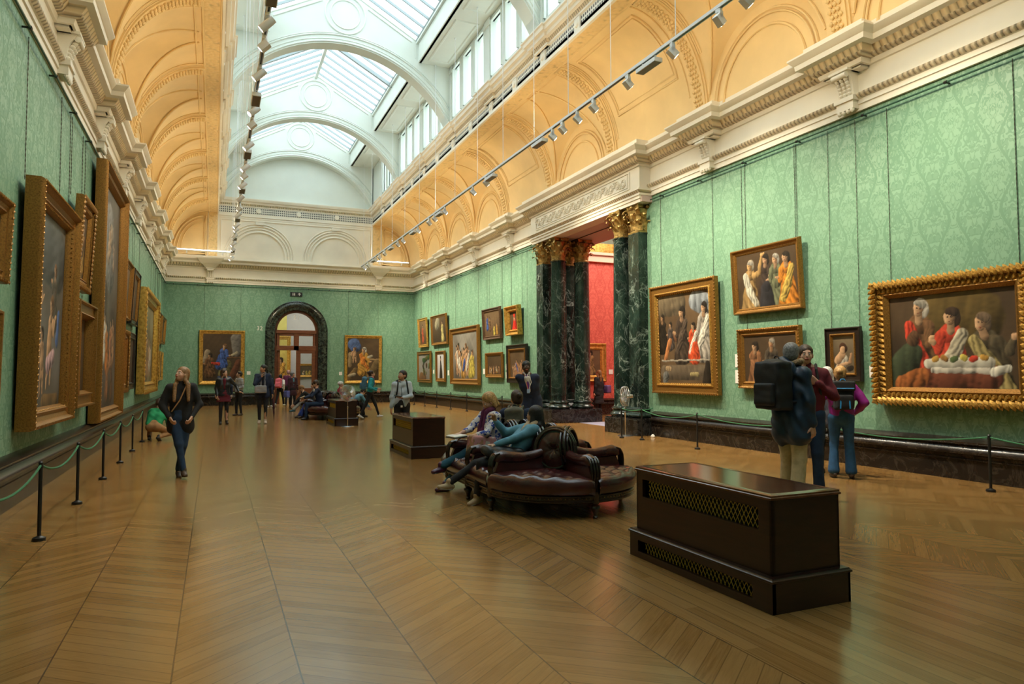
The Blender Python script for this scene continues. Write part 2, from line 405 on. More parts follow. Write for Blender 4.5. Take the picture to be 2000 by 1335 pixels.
# skirtings: black marble, stepped mouldings
BP = [(0, 0), (.10, 0), (.10, .29), (.125, .30), (.125, .32), (.11, .33), (.11, .37), (.16, .39), (.165, .42), (.12, .44), (.09, .50), (.13, .53), (.14, .56), (.09, .585), (.03, .61), (0, .62)]
def run(name, path, prof, m, label, cat='trim', side=1, closed=False, smooth=50):
    return struct(MB().sweep(path, prof, side=side, closed=closed).build(name, m, smooth=smooth), label, cat)
run('baseboard_left', [(0, Y0, 0), (0, D, 0)], BP, M_BASE, 'black marble skirting along the left wall', 'baseboard', -1)
run('baseboard_right', [(W, Y0, 0), (W, 14.6, 0)], BP, M_BASE, 'black marble skirting on the right wall before the columns', 'baseboard', 1)
run('baseboard_right.001', [(W, 21.2, 0), (W, D, 0)], BP, M_BASE, 'black marble skirting on the right wall beyond the columns', 'baseboard', 1)
run('baseboard_back', [(0, D, 0), (AX-1.56, D, 0)], BP, M_BASE, 'black marble skirting left of the end doorway', 'baseboard', -1)
run('baseboard_back.001', [(AX+1.56, D, 0), (W, D, 0)], BP, M_BASE, 'black marble skirting right of the end doorway', 'baseboard', -1)

# ---------------- entablature (architrave / frieze / cornice) round the room, with ressauts at the brackets
GR = [34.8-3.75*k for k in range(11)]          # bay grid 34.8 ... -2.7
ARCHI = [(0, 6.12), (.05, 6.12), (.05, 6.22), (.075, 6.23), (.075, 6.31), (.10, 6.32)]
ARCH2 = [(.10, 6.32), (.155, 6.36), (.155, 6.40)]
FRZ = [(.155, 6.40), (.04, 6.43), (.035, 6.83)]
C1 = [(.035, 6.83), (.07, 6.84), (.10, 6.91)]
C1b = [(.10, 6.91), (.17, 6.93), (.20, 6.97)]
EGG = [(.20, 6.97), (.26, 7.06)]
C2 = [(.26, 7.06), (.36, 7.08), (.37, 7.17), (.39, 7.18), (.46, 7.26), (.46, 7.29), (.40, 7.30)]
C3 = [(.40, 7.30), (.30, 7.31), (.30, 7.36), (.26, 7.37), (.26, 7.46), (0, 7.46)]
def ress(y0, y1, x, sx, ys, hw=.36, dp=.22):
    """plan path along y with jogs of depth dp at every ys"""
    pts = [(x, y0, 0)]
    for yc in sorted(ys):
        if y0+.5 < yc < y1-.4:
            pts += [(x, yc-hw, 0), (x+sx*dp, yc-hw, 0), (x+sx*dp, yc+hw, 0), (x, yc+hw, 0)]
    return pts+[(x, y1, 0)]
def entab(idx, path_plain, path_jog, side, label, axis='y', cap=False):
    root = empty('trim_%d' % idx); struct(root, label, 'cornice')
    b = MB().sweep(path_plain, ARCHI, side=side).sweep(path_plain, FRZ, side=side); b.build('architrave', M_CREAM, root, smooth=30)
    sb = MB()
    for i in range(1, len(path_jog)-3, 4):
        a, c = Vector(path_jog[i+1]), Vector(path_jog[i+2]); w0 = Vector(path_jog[i])
        sb.box(w0.x if axis == 'y' else a.x, a.x if axis == 'y' else c.x, a.y if axis == 'y' else w0.y, c.y if axis == 'y' else a.y, 6.80, 6.86)
    sb.build('ressaut_soffit', M_CREAM, root, 0)
    MB().sweep(path_plain, ARCH2, side=side).build('carved_moulding', M_DENTY if axis == 'y' else M_DENTX, root, smooth=60)
    MB().sweep(path_jog, C1, side=side).sweep(path_jog, C2, side=side).sweep(path_jog, C3, side=side).build('cornice', M_CREAM, root, smooth=30)
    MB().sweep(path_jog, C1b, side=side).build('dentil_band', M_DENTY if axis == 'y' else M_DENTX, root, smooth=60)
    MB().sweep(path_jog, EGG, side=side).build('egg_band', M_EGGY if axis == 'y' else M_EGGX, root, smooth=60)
    return root
eL = entab(1, [(0, Y0, 0), (0, D, 0)], ress(Y0, D, 0, 1, GR), -1, 'cream cornice with brackets above the left green wall')
gR = [g for g in GR if not 14 < g < 21.5]
eR = entab(2, [(W, Y0, 0), (W, 14.65, 0)], ress(Y0, 14.65, W, -1, gR), 1, 'cream cornice above the near right green wall')
eR2 = entab(3, [(W, 21.15, 0), (W, D, 0)], ress(21.15, D, W, -1, gR), 1, 'cream cornice above the far right green wall')
eB = entab(4, [(W, D, 0), (0, D, 0)], [(W, D, 0), (W, D, 0)][:1]+[(0, D, 0)], 1, 'cream cornice across the end wall', 'x')
# entablature over the opening: breaks forward over the columns
OP = [(W, 14.65, 0), (12.22, 14.65, 0), (12.22, 21.15, 0), (W, 21.15, 0)]
rt = empty('trim_5'); struct(rt, 'cream entablature with scroll relief over the marble columns', 'cornice')
PB = [(-.4, 5.95), (0, 5.95), (0, 6.03), (.03, 6.04), (.03, 6.11), (.06, 6.12), (.06, 6.17)]
MB().sweep(OP, PB, side=1).sweep(OP, [(.12, 6.24), (.12, 6.28), (.03, 6.30), (.03, 6.86)], side=1).build('architrave', M_CREAM, rt, smooth=30)
MB().sweep(OP, [(.06, 6.17), (.12, 6.24)], side=1).build('carved_moulding', M_DENTY, rt)
sh = lambda pr, d, z: [(a+d, b+z) for a, b in pr]
MB().sweep(OP, sh(C1, 0, 0.03), side=1).sweep(OP, sh(C2, -.03, 0), side=1).sweep(OP, C3, side=1).build('cornice', M_CREAM, rt, smooth=30)
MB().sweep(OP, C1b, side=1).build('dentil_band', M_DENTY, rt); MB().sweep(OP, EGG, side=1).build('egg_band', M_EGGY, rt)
MB().box(12.165, 12.19, 15.15, 20.65, 6.42, 6.76).build('relief_panel', M_CREAM, rt, 0)
b = MB()
for i in range(18):
    yc = 15.33+i*.305; sg = 1 if i % 2 else -1
    b.tube([(12.160, yc+(.02+.115*(1-j/22))*math.cos(j*.62), 6.59+sg*(.02+.115*(1-j/22))*math.sin(j*.62)) for j in range(20)], [.020*(1-j/34) for j in range(20)], 6)
    for a_ in range(6): b.lathe([(0, -.03), (.022, -.01), (.024, .0), (.012, .02), (0, .03)], (12.158, yc+.15+.05*math.cos(a_*1.05), 6.59+.07*math.sin(a_*1.05)+sg*.05), 6)
b.build('scroll_relief', mat('scroll plaster', (.74, .68, .55), .6), rt)
MB().sweep([(12.19, 15.05, 6.36), (12.19, 15.05, 6.82), (12.19, 20.75, 6.82), (12.19, 20.75, 6.36)], [(0, 0), (.035, 0), (.035, .03), (0, .03)], up=(-1, 0, 0), closed=True, pclosed=True).build('panel_moulding', M_CREAM, rt)
# passage ceiling + side reveals
MB().box(12.24, 14.2, 14.6, 21.2, 5.96, 6.2).build('soffit', mat('pinkish passage ceiling', (.62, .47, .42), .7), rt)
MB().tube([(13.1, 15.3, 5.94), (13.1, 20.6, 5.94)], .012, 6).build('soffit_cable', M_BLACKM, rt)

# brackets (consoles) under each ressaut
def bracket(parent_x, sx):
    r = empty('console_bracket')
    b = MB(); pr = [(0, 6.40), (.10, 6.40), (.13, 6.46), (.14, 6.55), (.17, 6.66), (.24, 6.76), (.28, 6.82), (0, 6.82)]
    rings = [[(sx*d, yy, z) for d, z in pr] for yy in (-.16, -.12, .12, .16)]
    b.loops(rings); b.box(0, sx*.31, -.2, .2, 6.80, 6.84); b.build('console', M_CREAM, r)
    c = MB()
    for i in range(6):
        t = i/5; z = 6.44+.30*t; d = .11+.14*t**1.6
        for yy in (-.09, 0, .09):
            c.lathe([(0, -.05), (.03, -.03), (.045, 0), (.03, .03), (0, .05)], (sx*(d+.02), yy, z), 8, 'z', 1, .8)
    c.lathe([(0, -.15), (.05, -.145), (.05, .145), (0, .15)], (sx*.27, 0, 6.74), 10, 'y'); c.build('acanthus_leaf', M_CREAM, r)
    q = MB().box(0, sx*.19, -.2, .2, 6.30, 6.38).box(0, sx*.16, -.17, .17, 6.16, 6.31)
    for yy in (-.13, -.045, .045, .13): q.lathe([(0, -.05), (.03, -.03), (.04, .0), (.03, .03), (0, .05)], (sx*.13, yy, 6.14), 8)
    q.build('pendant', M_CREAM, r); return r
bl = bracket(0, 1); br = bracket(0, -1); first = {0: True, 1: True}
nb = 6
for side, (proto, x) in enumerate(((bl, 0), (br, W))):
    k = 0
    for g in (GR if side == 0 else gR):
        if g < 4: continue
        o = proto if k == 0 else copy_tree(proto)
        o.location = (x+(.035 if side == 0 else -.035), g, 0); o['kind'] = 'structure'; o['group'] = ('brackets under the left cornice', 'brackets under the right cornice')[side]
        tag(o, ('cream carved bracket under the left cornice', 'cream carved bracket under the right cornice')[side], 'bracket'); k += 1; nb += 1
        o.name = 'trim_%d' % nb
for x in (2.06, 10.5):
    o = copy_tree(bl); o.location = (x, D-.035, 0); o.rotation_euler = (0, 0, -PI/2)
    tag(o, 'cream carved bracket on the end wall, on the %s' % ('left' if x < 5 else 'right'), 'bracket', 'end wall brackets'); nb += 1; o.name = 'trim_%d' % nb

# ---------------- cove vaults
ceil = empty('ceiling'); struct(ceil, 'vaulted cream cove and white glazed lantern ceiling', 'ceiling')
CX0, CX1, CZ0, CZ1 = .25, 1.95, 7.40, 9.72
def hm(x): u = (CX1-x)/(CX1-CX0); return CZ0+(CZ1-CZ0)*math.sqrt(max(0, 1-u*u))
LB = 1.62
def hA(x): s = min(1, (x-CX0)/(CX1-CX0)); return 1.62+.735*(1-(1-s)**2.2)
def hc(x, y):
    return CZ0+hA(x)*math.sqrt(max(0, 1-(y/LB)**2))
def bay_mesh():
    b = MB(); pts = []
    nx, ny = 26, 40
    xs = [CX0+(CX1-CX0)*(1-math.cos(PI/2*i/nx)) for i in range(nx+1)]
    ys = [-1.875+3.75*j/ny for j in range(ny+1)]
    for x in xs: pts.append([(x, y, max(hm(x), hc(x, y) if abs(y) < LB else 0)) for y in ys])
    b.grid(pts)
    b.grid([[(CX0, y, CZ0-.05) for y in ys], [(CX0, y, max(CZ0-.05, hc(CX0, y) if abs(y) < LB else CZ0)) for y in ys]])
    return b
def groin_curve(sg):
    out = []
    for i in range(20):
        x = CX0+.02+(CX1-.12-CX0)*i/19; q = (hm(x)-CZ0)/hA(x)
        if q < 0: q = 0
        if q >= 1: out.append((x, 0, hm(x))); break
        out.append((x, sg*LB*math.sqrt(1-q*q), hm(x)-.01))
    return out
def arc_pts(r, n=20, z0=CZ0+.05, x=CX0, k=1.0): return [(x, -r*math.cos(PI*i/n), z0+k*r*math.sin(PI*i/n)) for i in range(n+1)]
def bay_detail(bb=None):
    d = MB()
    for sg in (-1, 1): d.tube(groin_curve(sg), .028, 6)
    # blind arch rings on lunette wall
    for r, t, o in ((1.42, .03, .03), (1.34, .02, .05), (1.12, .03, .03)):
        d.tube(arc_pts(r, 24, CZ0-.02, CX0+o*.6), t, 6)
    # line mouldings beside the ribs and under the leaf band
    for yy in (-1.60, 1.60, -1.54, 1.54):
        d.tube([(CX0+(CX1-CX0)*(1-math.cos(PI/2*i/14)), yy, hm(CX0+(CX1-CX0)*(1-math.cos(PI/2*i/14)))-.015) for i in range(5, 15)], .02, 6)
    for zx in (1.78,): d.tube([(zx, -1.6, hm(zx)-.01), (zx, 1.6, hm(zx)-.01)], .025, 6)
    return d
def recess():
    b = MB(); n = 20; ri = 1.05; arc = arc_pts(ri, n, CZ0-.02, 0)
    b.grid([[(CX0-.001, y, z) for _, y, z in arc], [(CX0-.14, y, z) for _, y, z in arc]])
    return b
def panel_detail():
    d = MB(); E = lambda t: (CX0+(CX1-CX0)*(1-math.cos(PI/2*t)), hm(CX0+(CX1-CX0)*(1-math.cos(PI/2*t)))-.012)
    for m_, r in ((0, .03), (.09, .018)):
        p = []
        t0, t1, yy = .30+m_*.4, .90-m_*.3, 1.28-m_
        for i in range(13): x, z = E(t0+(t1-t0)*i/12); p.append((x, -yy, z))
        for i in range(13): x, z = E(t1-(t1-t0)*i/12); p.append((x, yy, z))
        d.tube(p, r, 6, closed=True)
    for yy in (-1.60, 1.60, -1.52, 1.52): d.tube([(E(i/14)[0], yy, E(i/14)[1]) for i in range(2, 15)], .022, 6)
    return d
def rib_mesh(w0=.25, t=.07):
    b = MB(); n = 22; rings = []
    for i in range(n+1):
        th = PI/2*i/n; x = CX0+(CX1-CX0)*(1-math.cos(th)); z = CZ0+(CZ1-CZ0)*math.sin(th)
        nx_, nz_ = math.cos(th)*(CZ1-CZ0), -math.sin(th)*(CX1-CX0); l = math.hypot(nx_, nz_); nx_, nz_ = nx_/l, nz_/l
        rings.append([(x+nx_*h, y, z+nz_*h) for y, h in ((-w0, -.02), (-w0, t*.55), (-w0+.05, t*.55), (-w0+.05, t), (-w0+.09, t), (w0-.09, t), (w0-.05, t), (w0-.05, t*.55), (w0, t*.55), (w0, -.02))])
    return b.loops(rings, closed=False, cap=False), [[r[4], r[5]] for r in rings]
rib_b, leafr = rib_mesh()
def leaf_strip():
    """leafy garland down the rib: rows of small bosses"""
    b = MB(); n = 34
    for i in range(1, n):
        th = PI/2*i/n; x = CX0+(CX1-CX0)*(1-math.cos(th)); z = CZ0+(CZ1-CZ0)*math.sin(th)
        nx_, nz_ = math.cos(th)*(CZ1-CZ0), -math.sin(th)*(CX1-CX0); l = math.hypot(nx_, nz_); nx_, nz_ = nx_/l, nz_/l
        for k in (-1, 0, 1):
            o = .05 if (i+k) % 2 else 0; c = (x+nx_*.085, k*.085+(.02 if i % 2 else -.02), z+nz_*.085)
            b.lathe([(0, -.05), (.035, -.02), (.045, .0), (.03, .03), (0, .05)], c, 6)
    return b
proto = {}
def place_bay(yc, side, kind):
    """side 0 left (x grows inward) / 1 right (mirrored)"""
    M = Matrix.Translation((0, yc, 0)) if side == 0 else Matrix.Translation((W, yc, 0)) @ Matrix.Diagonal((-1, 1, 1, 1))
    key = (side, kind)
    if key not in proto:
        lst = []
        T = Matrix.Identity(4) if side == 0 else Matrix.Diagonal((-1, 1, 1, 1))
        if kind == 'lun': lst += [('cove_vault', bay_mesh().xform(T), M_BUFF), ('groin_moulding', bay_detail().xform(T), M_BUFF)]
        elif kind == 'pan':
            b = MB(); xs = [CX0+(CX1-CX0)*(1-math.cos(PI/2*i/22)) for i in range(23)]
            b.grid([[(x, y, hm(x)) for y in (-1.875, 0, 1.875)] for x in xs])
            lst += [('cove_vault', b.xform(T), M_BUFF), ('panel_moulding', panel_detail().xform(T), M_BUFF)]
        else:
            lst += [('cove_rib', MB().add(rib_b.v, rib_b.f).xform(T), M_BUFF), ('rib_garland', leaf_strip().xform(T), M_BUFF)]
        proto[key] = [b.build(n_, m_, ceil, 50) for n_, b, m_ in lst]; obs = proto[key]
    else:
        obs = []
        for o in proto[key]: c = o.copy(); COL.objects.link(c); c.parent = ceil; obs.append(c)
    for o in obs: o.location = (0 if side == 0 else W, yc, 0)
for i in range(len(GR)-1):
    yc = GR[i]-1.875
    place_bay(yc, 0, 'lun'); place_bay(yc, 1, 'pan' if abs(yc-14.18) < .5 or abs(yc-21.68) < .5 else 'lun')
for g in GR[:-1]: place_bay(g, 0, 'rib'); place_bay(g, 1, 'rib')
for s in (0, 1):                # short end bay
    xs = [CX0+(CX1-CX0)*(1-math.cos(PI/2*i/22)) for i in range(23)]; b = MB(); f = (lambda x: x) if s == 0 else (lambda x: W-x)
    b.grid([[(f(x), y, hm(x)) for y in (34.8, D+.05)] for x in xs])
    for yy in (35.25, 35.35, 37.2): b.tube([(f(CX0+(CX1-CX0)*(1-math.cos(PI/2*i/14))), yy, hm(CX0+(CX1-CX0)*(1-math.cos(PI/2*i/14)))-.01) for i in range(1, 15)], .025, 6)
    b.build('cove_vault', M_BUFF, ceil, 50)
# leafy soffit band and upper frieze
for s, sx in ((0, 1), (1, -1)):
    X = lambda x: x if s == 0 else W-x
    MB().box(X(1.93), X(2.36), Y0, D, 9.70, 9.90).build('leaf_band', M_ORNB, ceil, 0)
    MB().tube([(X(1.95), Y0, 9.70), (X(1.95), D, 9.70)], .03, 6).tube([(X(2.34), Y0, 9.70), (X(2.34), D, 9.70)], .03, 6).build('band_moulding', M_BUFF, ceil)
    P = [(X(2.36), Y0, 0), (X(2.36), D, 0)]; sd = -1 if s == 0 else 1
    uj = []
    UP = [(0, 9.66), (.06, 9.67), (.06, 9.76), (0, 9.77)]
    MB().sweep(P, UP, side=sd).build('frieze_fillet', M_CREAM, ceil, 30)
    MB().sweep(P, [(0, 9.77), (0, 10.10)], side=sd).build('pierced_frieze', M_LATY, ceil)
    J = ress(Y0, D, X(2.36), sx, GR, .34, .06)
    MB().sweep(J, [(0, 10.10), (.05, 10.11), (.05, 10.16)], side=sd).sweep(J, [(.10, 10.24), (.18, 10.26), (.20, 10.34), (.27, 10.36), (.29, 10.44), (.33, 10.47), (.33, 10.50), (-.3, 10.52)], side=sd).build('upper_cornice', M_CREAM, ceil, 30)
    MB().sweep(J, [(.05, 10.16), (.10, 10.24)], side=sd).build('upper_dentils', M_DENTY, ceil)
    fb = MB()
    for g in [g for g in GR]+[g-1.875 for g in GR]:
        if g < 0: continue
        fb.box(X(2.34), X(2.40), g-.14, g+.14, 9.78, 10.10); fb.lathe([(0, -.05), (.07, -.04), (.10, 0), (.05, .02), (0, .05)], (X(2.40), g, 9.94), 12, 'x')
    fb.build('frieze_boss', M_CREAM, ceil)
# ---------------- lantern: clerestory walls, soffits, diaphragm arches, skylights
WX = 2.46
SZ = 12.72
for s in (0, 1):
    X = lambda x: x if s == 0 else W-x
    b = MB(); wy = sorted(g-1.875+dy for g in GR[:-1] for dy in (-1.17, 0, 1.17)); hw = .39; zb, zt = 10.82, 12.55
    b.box(X(WX), X(WX-.25), Y0, D, 10.45, zb).box(X(WX), X(WX-.25), Y0, D, zt, 12.9)
    prev = Y0
    for y in wy+[D+hw]:
        b.box(X(WX), X(WX-.25), prev, y-hw, zb, zt); prev = y+hw
    cl = b.build('clerestory_wall', M_LANT, ceil, 0)
    # pilasters between window triples
    pb = MB()
    for g in GR[:-1]:
        pb.box(X(WX), X(WX+.06), g-.24, g+.24, 10.5, 12.72); pb.box(X(WX), X(WX+.09), g-.28, g+.28, 12.45, 12.6)
    for y in wy: pb.sweep([(X(WX), y-hw, zb), (X(WX), y-hw, zt), (X(WX), y+hw, zt), (X(WX), y+hw, zb)], [(0, 0), (0, .05), (.03, .05), (.07, .02), (.09, 0)], up=(1 if s == 0 else -1, 0, 0), side=1 if s == 0 else -1)
    pb.build('window_surround', M_LANT, ceil, 40)
    # soffit and beam
    b = MB().box(X(2.2), X(3.66), Y0, D, SZ, SZ+.12).box(X(3.58), X(3.70), Y0, D, SZ, 13.5).box(X(3.70), X(3.78), Y0, D, 13.38, 13.5)
    b.build('lantern_soffit', M_LANT, ceil, 0)
    b = MB()
    for g in GR:
        b.sweep([(X(2.66), g-3.4, SZ), (X(3.42), g-3.4, SZ), (X(3.42), g-.35, SZ), (X(2.66), g-.35, SZ)], [(-.03, 0), (0, .035), (.05, .035), (.08, 0)], up=(0, 0, -1), closed=True)
    b.build('soffit_moulding', M_LANT, ceil, 40)
# diaphragm arches
RIBY = [37.2, 31.35, 23.8, 16.2, 8.7, 1.2]
AW, AC = 3.78, 12.88     # half span at spring, crown height
AS = 10.5
RR = ((AC-AS)**2+AW**2)/(2*(AC-AS)); ACZ = AC-RR
def arch_z(x, off=0):
    r = RR+off; u = x-CX
    return ACZ+math.sqrt(max(0, r*r-u*u))
def gable(x): return 13.5+(14.92-13.5)*(1-min(1, abs(x-CX)/2.58)) if abs(x-CX) < 2.58 else (13.5 if abs(x-CX) < 2.62 else SZ+.02)
def diaphragm():
    b = MB(); n = 48; t = .26
    xs = sorted(set([CX-AW+2*AW*i/n for i in range(n+1)]+[CX-2.59, CX-2.63, CX+2.59, CX+2.63, CX]))
    lo = [max(AS, arch_z(x)) for x in xs]; hi = [gable(x) for x in xs]
    for y in (-t, t): b.grid([[(x, y, l) for x, l in zip(xs, lo)], [(x, y, h) for x, h in zip(xs, hi)]])
    b.grid([[(x, -t, l) for x, l in zip(xs, lo)], [(x, t, l) for x, l in zip(xs, lo)]])
    b.grid([[(x, -t, l) for x, l in zip(xs, hi)], [(x, t, l) for x, l in zip(xs, hi)]])
    return b
def dia_detail():
    d = MB(); t = -.26
    for off, r in ((.06, .035), (.16, .02), (.30, .035), (.36, .02)):
        p = []
        for i in range(41):
            a = -1+2*i/40; x = CX+a*(AW-.02*off); z = arch_z(x, off)
            if z > AS: p.append((x, t, z))
        d.tube(p, r, 6)
    cz = 13.93
    for r0, rr in ((.50, .028), (.68, .035)):
        a0 = 0 if r0 < .6 else .25
        d.tube([(CX+r0*math.cos(2*PI*i/36), t, cz+r0*math.sin(2*PI*i/36)) for i in range(36)], rr, 6, closed=True)
    for sg in (-1, 1):
        d.tube([(CX+sg*.78, t, 14.28), (CX+sg*2.35, t, 13.42)], .03, 6)
        d.tube([(CX+sg*.0, t, 14.86), (CX+sg*2.56, t, 13.46)], .03, 6)
        d.tube([(CX+sg*2.48, t, 13.25), (CX+sg*2.48, t, 12.85)], .02, 6)
    return d
dm = diaphragm(); dd = dia_detail(); pd = None
for y in RIBY:
    if pd is None: pd = [dm.build('diaphragm_arch', M_LANT, ceil, 30), dd.build('arch_moulding', M_LANT, ceil, 60)]; obs = pd
    else:
        obs = []
        for o in pd: c = o.copy(); COL.objects.link(c); c.parent = ceil; obs.append(c)
    for o in obs: o.location = (0, y, 0)
# upper closing wall at the far and near end (tympanum)
MB().box(1.9, W-1.9, D, D+.3, H+.1, 15).build('end_tympanum', M_LANT, ceil, 0)
MB().box(-.3, 2, D, D+.3, H+.1, 15).box(W-2, W+.3, D, D+.3, H+.1, 15).build('end_cove_wall', M_BUFF, ceil, 0)
MB().box(1.9, W-1.9, D-.03, D, 7.3, 10.3).build('end_arcade_wall', M_CREAM, ceil, 0)
MB().box(2, W-2, Y0-.3, Y0, 10, 15).build('near_tympanum', M_LANT, ceil, 0)
# ceiling backing so no stray light leaks behind the coves
MB().box(-.35, -.3, Y0, D+.3, 7, 10.5).box(W+.3, W+.35, Y0, D+.3, 7, 10.5).box(-.35, 2.25, Y0, D+.3, 10.42, 10.5).box(W-2.25, W+.35, Y0, D+.3, 10.42, 10.5).build('roof_backing', M_LANT, ceil, 0)
# skylight: ridge, rafters, panes
for s in (-1, 1):
    b = MB(); m = MB()
    def P(u, y, z=0): return (CX+s*(2.60*u), y, 14.92-1.42*u+z)
    yb = sorted(RIBY+[Y0-.3, D+.3]); k = 0
    for a, c in zip(yb[:-1], yb[1:]):
        n = max(2, round((c-a)/.62))
        for i in range(n+1):
            y = a+(c-a)*i/n; th = .12 if i == n//2 else .045
            m.add([P(0, y-th/2), P(1, y-th/2), P(1, y+th/2), P(0, y+th/2), P(0, y-th/2, -.10-(.06 if th > .05 else 0)), P(1, y-th/2, -.10-(.06 if th > .05 else 0)), P(1, y+th/2, -.10-(.06 if th > .05 else 0)), P(0, y+th/2, -.10-(.06 if th > .05 else 0))],
                  [(3, 2, 1, 0), (4, 5, 6, 7), (0, 1, 5, 4), (1, 2, 6, 5), (2, 3, 7, 6), (3, 0, 4, 7)])
    m.tube([P(.97, Y0, -.04), P(.97, D, -.04)], .05, 6); m.build('skylight_rafter', mat('grey rafter paint', (.36, .42, .44), .5), ceil, 30)
MB().box(CX-.06, CX+.06, Y0, D, 14.72, 14.96).build('ridge_beam', M_LANT, ceil, 0)
k = 1
for i in range(len(RIBY)):
    y1 = RIBY[i]+(.3 if i == 0 else -.26); y0 = (RIBY[i+1]+.26) if i+1 < len(RIBY) else Y0
    if i == 0: y1 = RIBY[0]-.26
    for s in (-1, 1):
        o = MB().add([(CX+s*.05, y0, 14.93), (CX+s*2.62, y0, 13.52), (CX+s*2.62, y1, 13.52), (CX+s*.05, y1, 14.93)], [(0, 1, 2, 3)]).build('window_%d' % k, M_SKYP, None, 0)
        struct(o, 'frosted glass %s slope of the skylight, bay %s from the far end' % ('left' if s < 0 else 'right', ('nearest', 'second', 'third', 'fourth', 'fifth', 'sixth')[i]), 'window'); k += 1
# clerestory windows: frame + pane
def cw(s):
    r = empty('window_0'); X = (lambda d: d) if s == 0 else (lambda d: -d)
    MB().sweep([(0, -.39, 10.82), (0, -.39, 12.55), (0, .39, 12.55), (0, .39, 10.82)], [(0, 0), (.05, 0), (.05, .05), (0, .05)], up=(X(-1), 0, 0), side=-1 if s == 0 else 1, closed=True, pclosed=True).build('window_frame', M_LANT, r, 0)
    MB().add([(X(-.12), -.39, 10.82), (X(-.12), .39, 10.82), (X(-.12), .39, 12.55), (X(-.12), -.39, 12.55)], [(0, 1, 2, 3)]).build('pane', M_SKYP, r, 0); return r
for s in (0, 1):
    pr = None
    for gi, g in enumerate(GR[:-2]):
        for dy in (1.17, 0, -1.17):
            y = g-1.875+dy
            if s == 0 and y < 8: continue
            o = cw(s) if pr is None else copy_tree(pr); pr = pr or o
            o.location = ((WX-.02) if s == 0 else (W-WX+.02), y, 0); o.name = 'window_%d' % k; k += 1
            struct(o, 'tall narrow clerestory window high on the %s side' % ('left', 'right')[s], 'window'); o['group'] = 'clerestory windows on the %s' % ('left', 'right')[s]
# end wall upper decoration
b = MB(); yE = D-.05
for xc, r in ((4.36, 1.25), (8.20, 1.25)):
    for rr, t in ((r, .05), (r+.16, .03), (r+.30, .035), (r+.42, .025)):
        b.tube([(xc-rr, yE, 7.46)]+[(xc-rr*math.cos(PI*i/24), yE, 7.6+rr*math.sin(PI*i/24)) for i in range(25)]+[(xc+rr, yE, 7.46)], t, 6)
    b.box(xc-.22, xc+.22, D-.12, D, 9.22, 9.36)
for x0, x1 in ((2.5, W-2.5),): b.sweep([(x0, yE+.02, 7.5), (x0, yE+.02, 9.42), (x1, yE+.02, 9.42), (x1, yE+.02, 7.5)], [(0, 0), (0, .04), (.03, .04), (.05, 0)], up=(0, -1, 0), side=-1)
b.box(2.36, W-2.36, D-.07, D, 9.60, 9.74); b.box(2.36, W-2.36, D-.05, D, 9.50, 9.56)
b.build('end_arcade_moulding', M_CREAM, ceil, 50)
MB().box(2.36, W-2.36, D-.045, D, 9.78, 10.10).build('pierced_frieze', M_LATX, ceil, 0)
b = MB().sweep([(W-2.36, D, 0), (2.36, D, 0)], [(0, 10.10), (.07, 10.11), (.07, 10.16)], side=1).sweep([(W-2.36, D, 0), (2.36, D, 0)], [(.12, 10.24), (.18, 10.26), (.20, 10.34), (.27, 10.36), (.33, 10.47), (.33, 10.50), (0, 10.52)], side=1)
for x in (4.3, 6.28, 8.25): b.lathe([(0, -.1), (.12, -.09), (.14, 0), (0, .02)], (x, D, 9.94), 14, 'y')
b.build('upper_cornice', M_CREAM, ceil, 30)
MB().sweep([(W-2.36, D, 0), (2.36, D, 0)], [(.07, 10.16), (.12, 10.24)], side=1).build('upper_dentils', M_DENTX, ceil)
for x in (1.95, W-2.36): MB().box(x, x+.41, D-.08, D, 7.4, 9.8).build('leaf_pilaster', M_ORNB, ceil, 0)
b = MB()
for s in (0, 1):
    X = lambda x: x if s == 0 else W-x
    for k2, t in ((1, .04), (.86, .025), (.70, .02)):
        p = [(X(CX1-.12-(CX1-.22-CX0)*k2*math.cos(PI/2*i/16)-(1-k2)*.25), D-.04, CZ0+.12+(1-k2)*.9+(CZ1-CZ0-.35)*k2*math.sin(PI/2*i/16)) for i in range(17)]
        b.tube(p+[(p[-1][0], D-.04, p[0][2])], t, 6, closed=True)
b.build('end_quarter_panel', M_BUFF, ceil, 50)
for x in (2.06, 10.5):
    b = MB()
    for w0, w1, d0, d1, z0, z1 in ((.20, .24, .20, .24, 6.84, 6.90), (.26, .36, .26, .36, 6.90, 7.02), (.38, .42, .37, .40, 7.02, 7.06), (.44, .58, .42, .54, 7.06, 7.26), (.60, .62, .56, .58, 7.26, 7.33)):
        b.loops([[(x-w0, D-d0, z0), (x+w0, D-d0, z0), (x+w0, D, z0), (x-w0, D, z0)], [(x-w1, D-d1, z1), (x+w1, D-d1, z1), (x+w1, D, z1), (x-w1, D, z1)]])
    b.build('end_corbel', M_CREAM, eB, 20)
# end wall tube lights on brackets
for x0, x1 in ((.45, 3.15), (10.05, 12.1)):
    r = empty('tube_light', ((x0+x1)/2, D-.5, 7.62)); h = (x1-x0)/2
    tag(r, 'lit white fluorescent tube on the end cornice, %s corner' % ('left' if x0 < 5 else 'right'), 'light')
    MB().lathe([(0, -h), (.022, -h), (.022, h), (0, h)], (0, 0, .06), 8, 'x').build('tube', M_TUBE, r)
    q = MB().box(-h, h, -.03, .03, 0, .035)
    for xx in (-h*.6, h*.6): q.box(xx-.03, xx+.03, -.03, .03, -.13, 0)
    q.build('batten', M_WHITEM, r, 0)

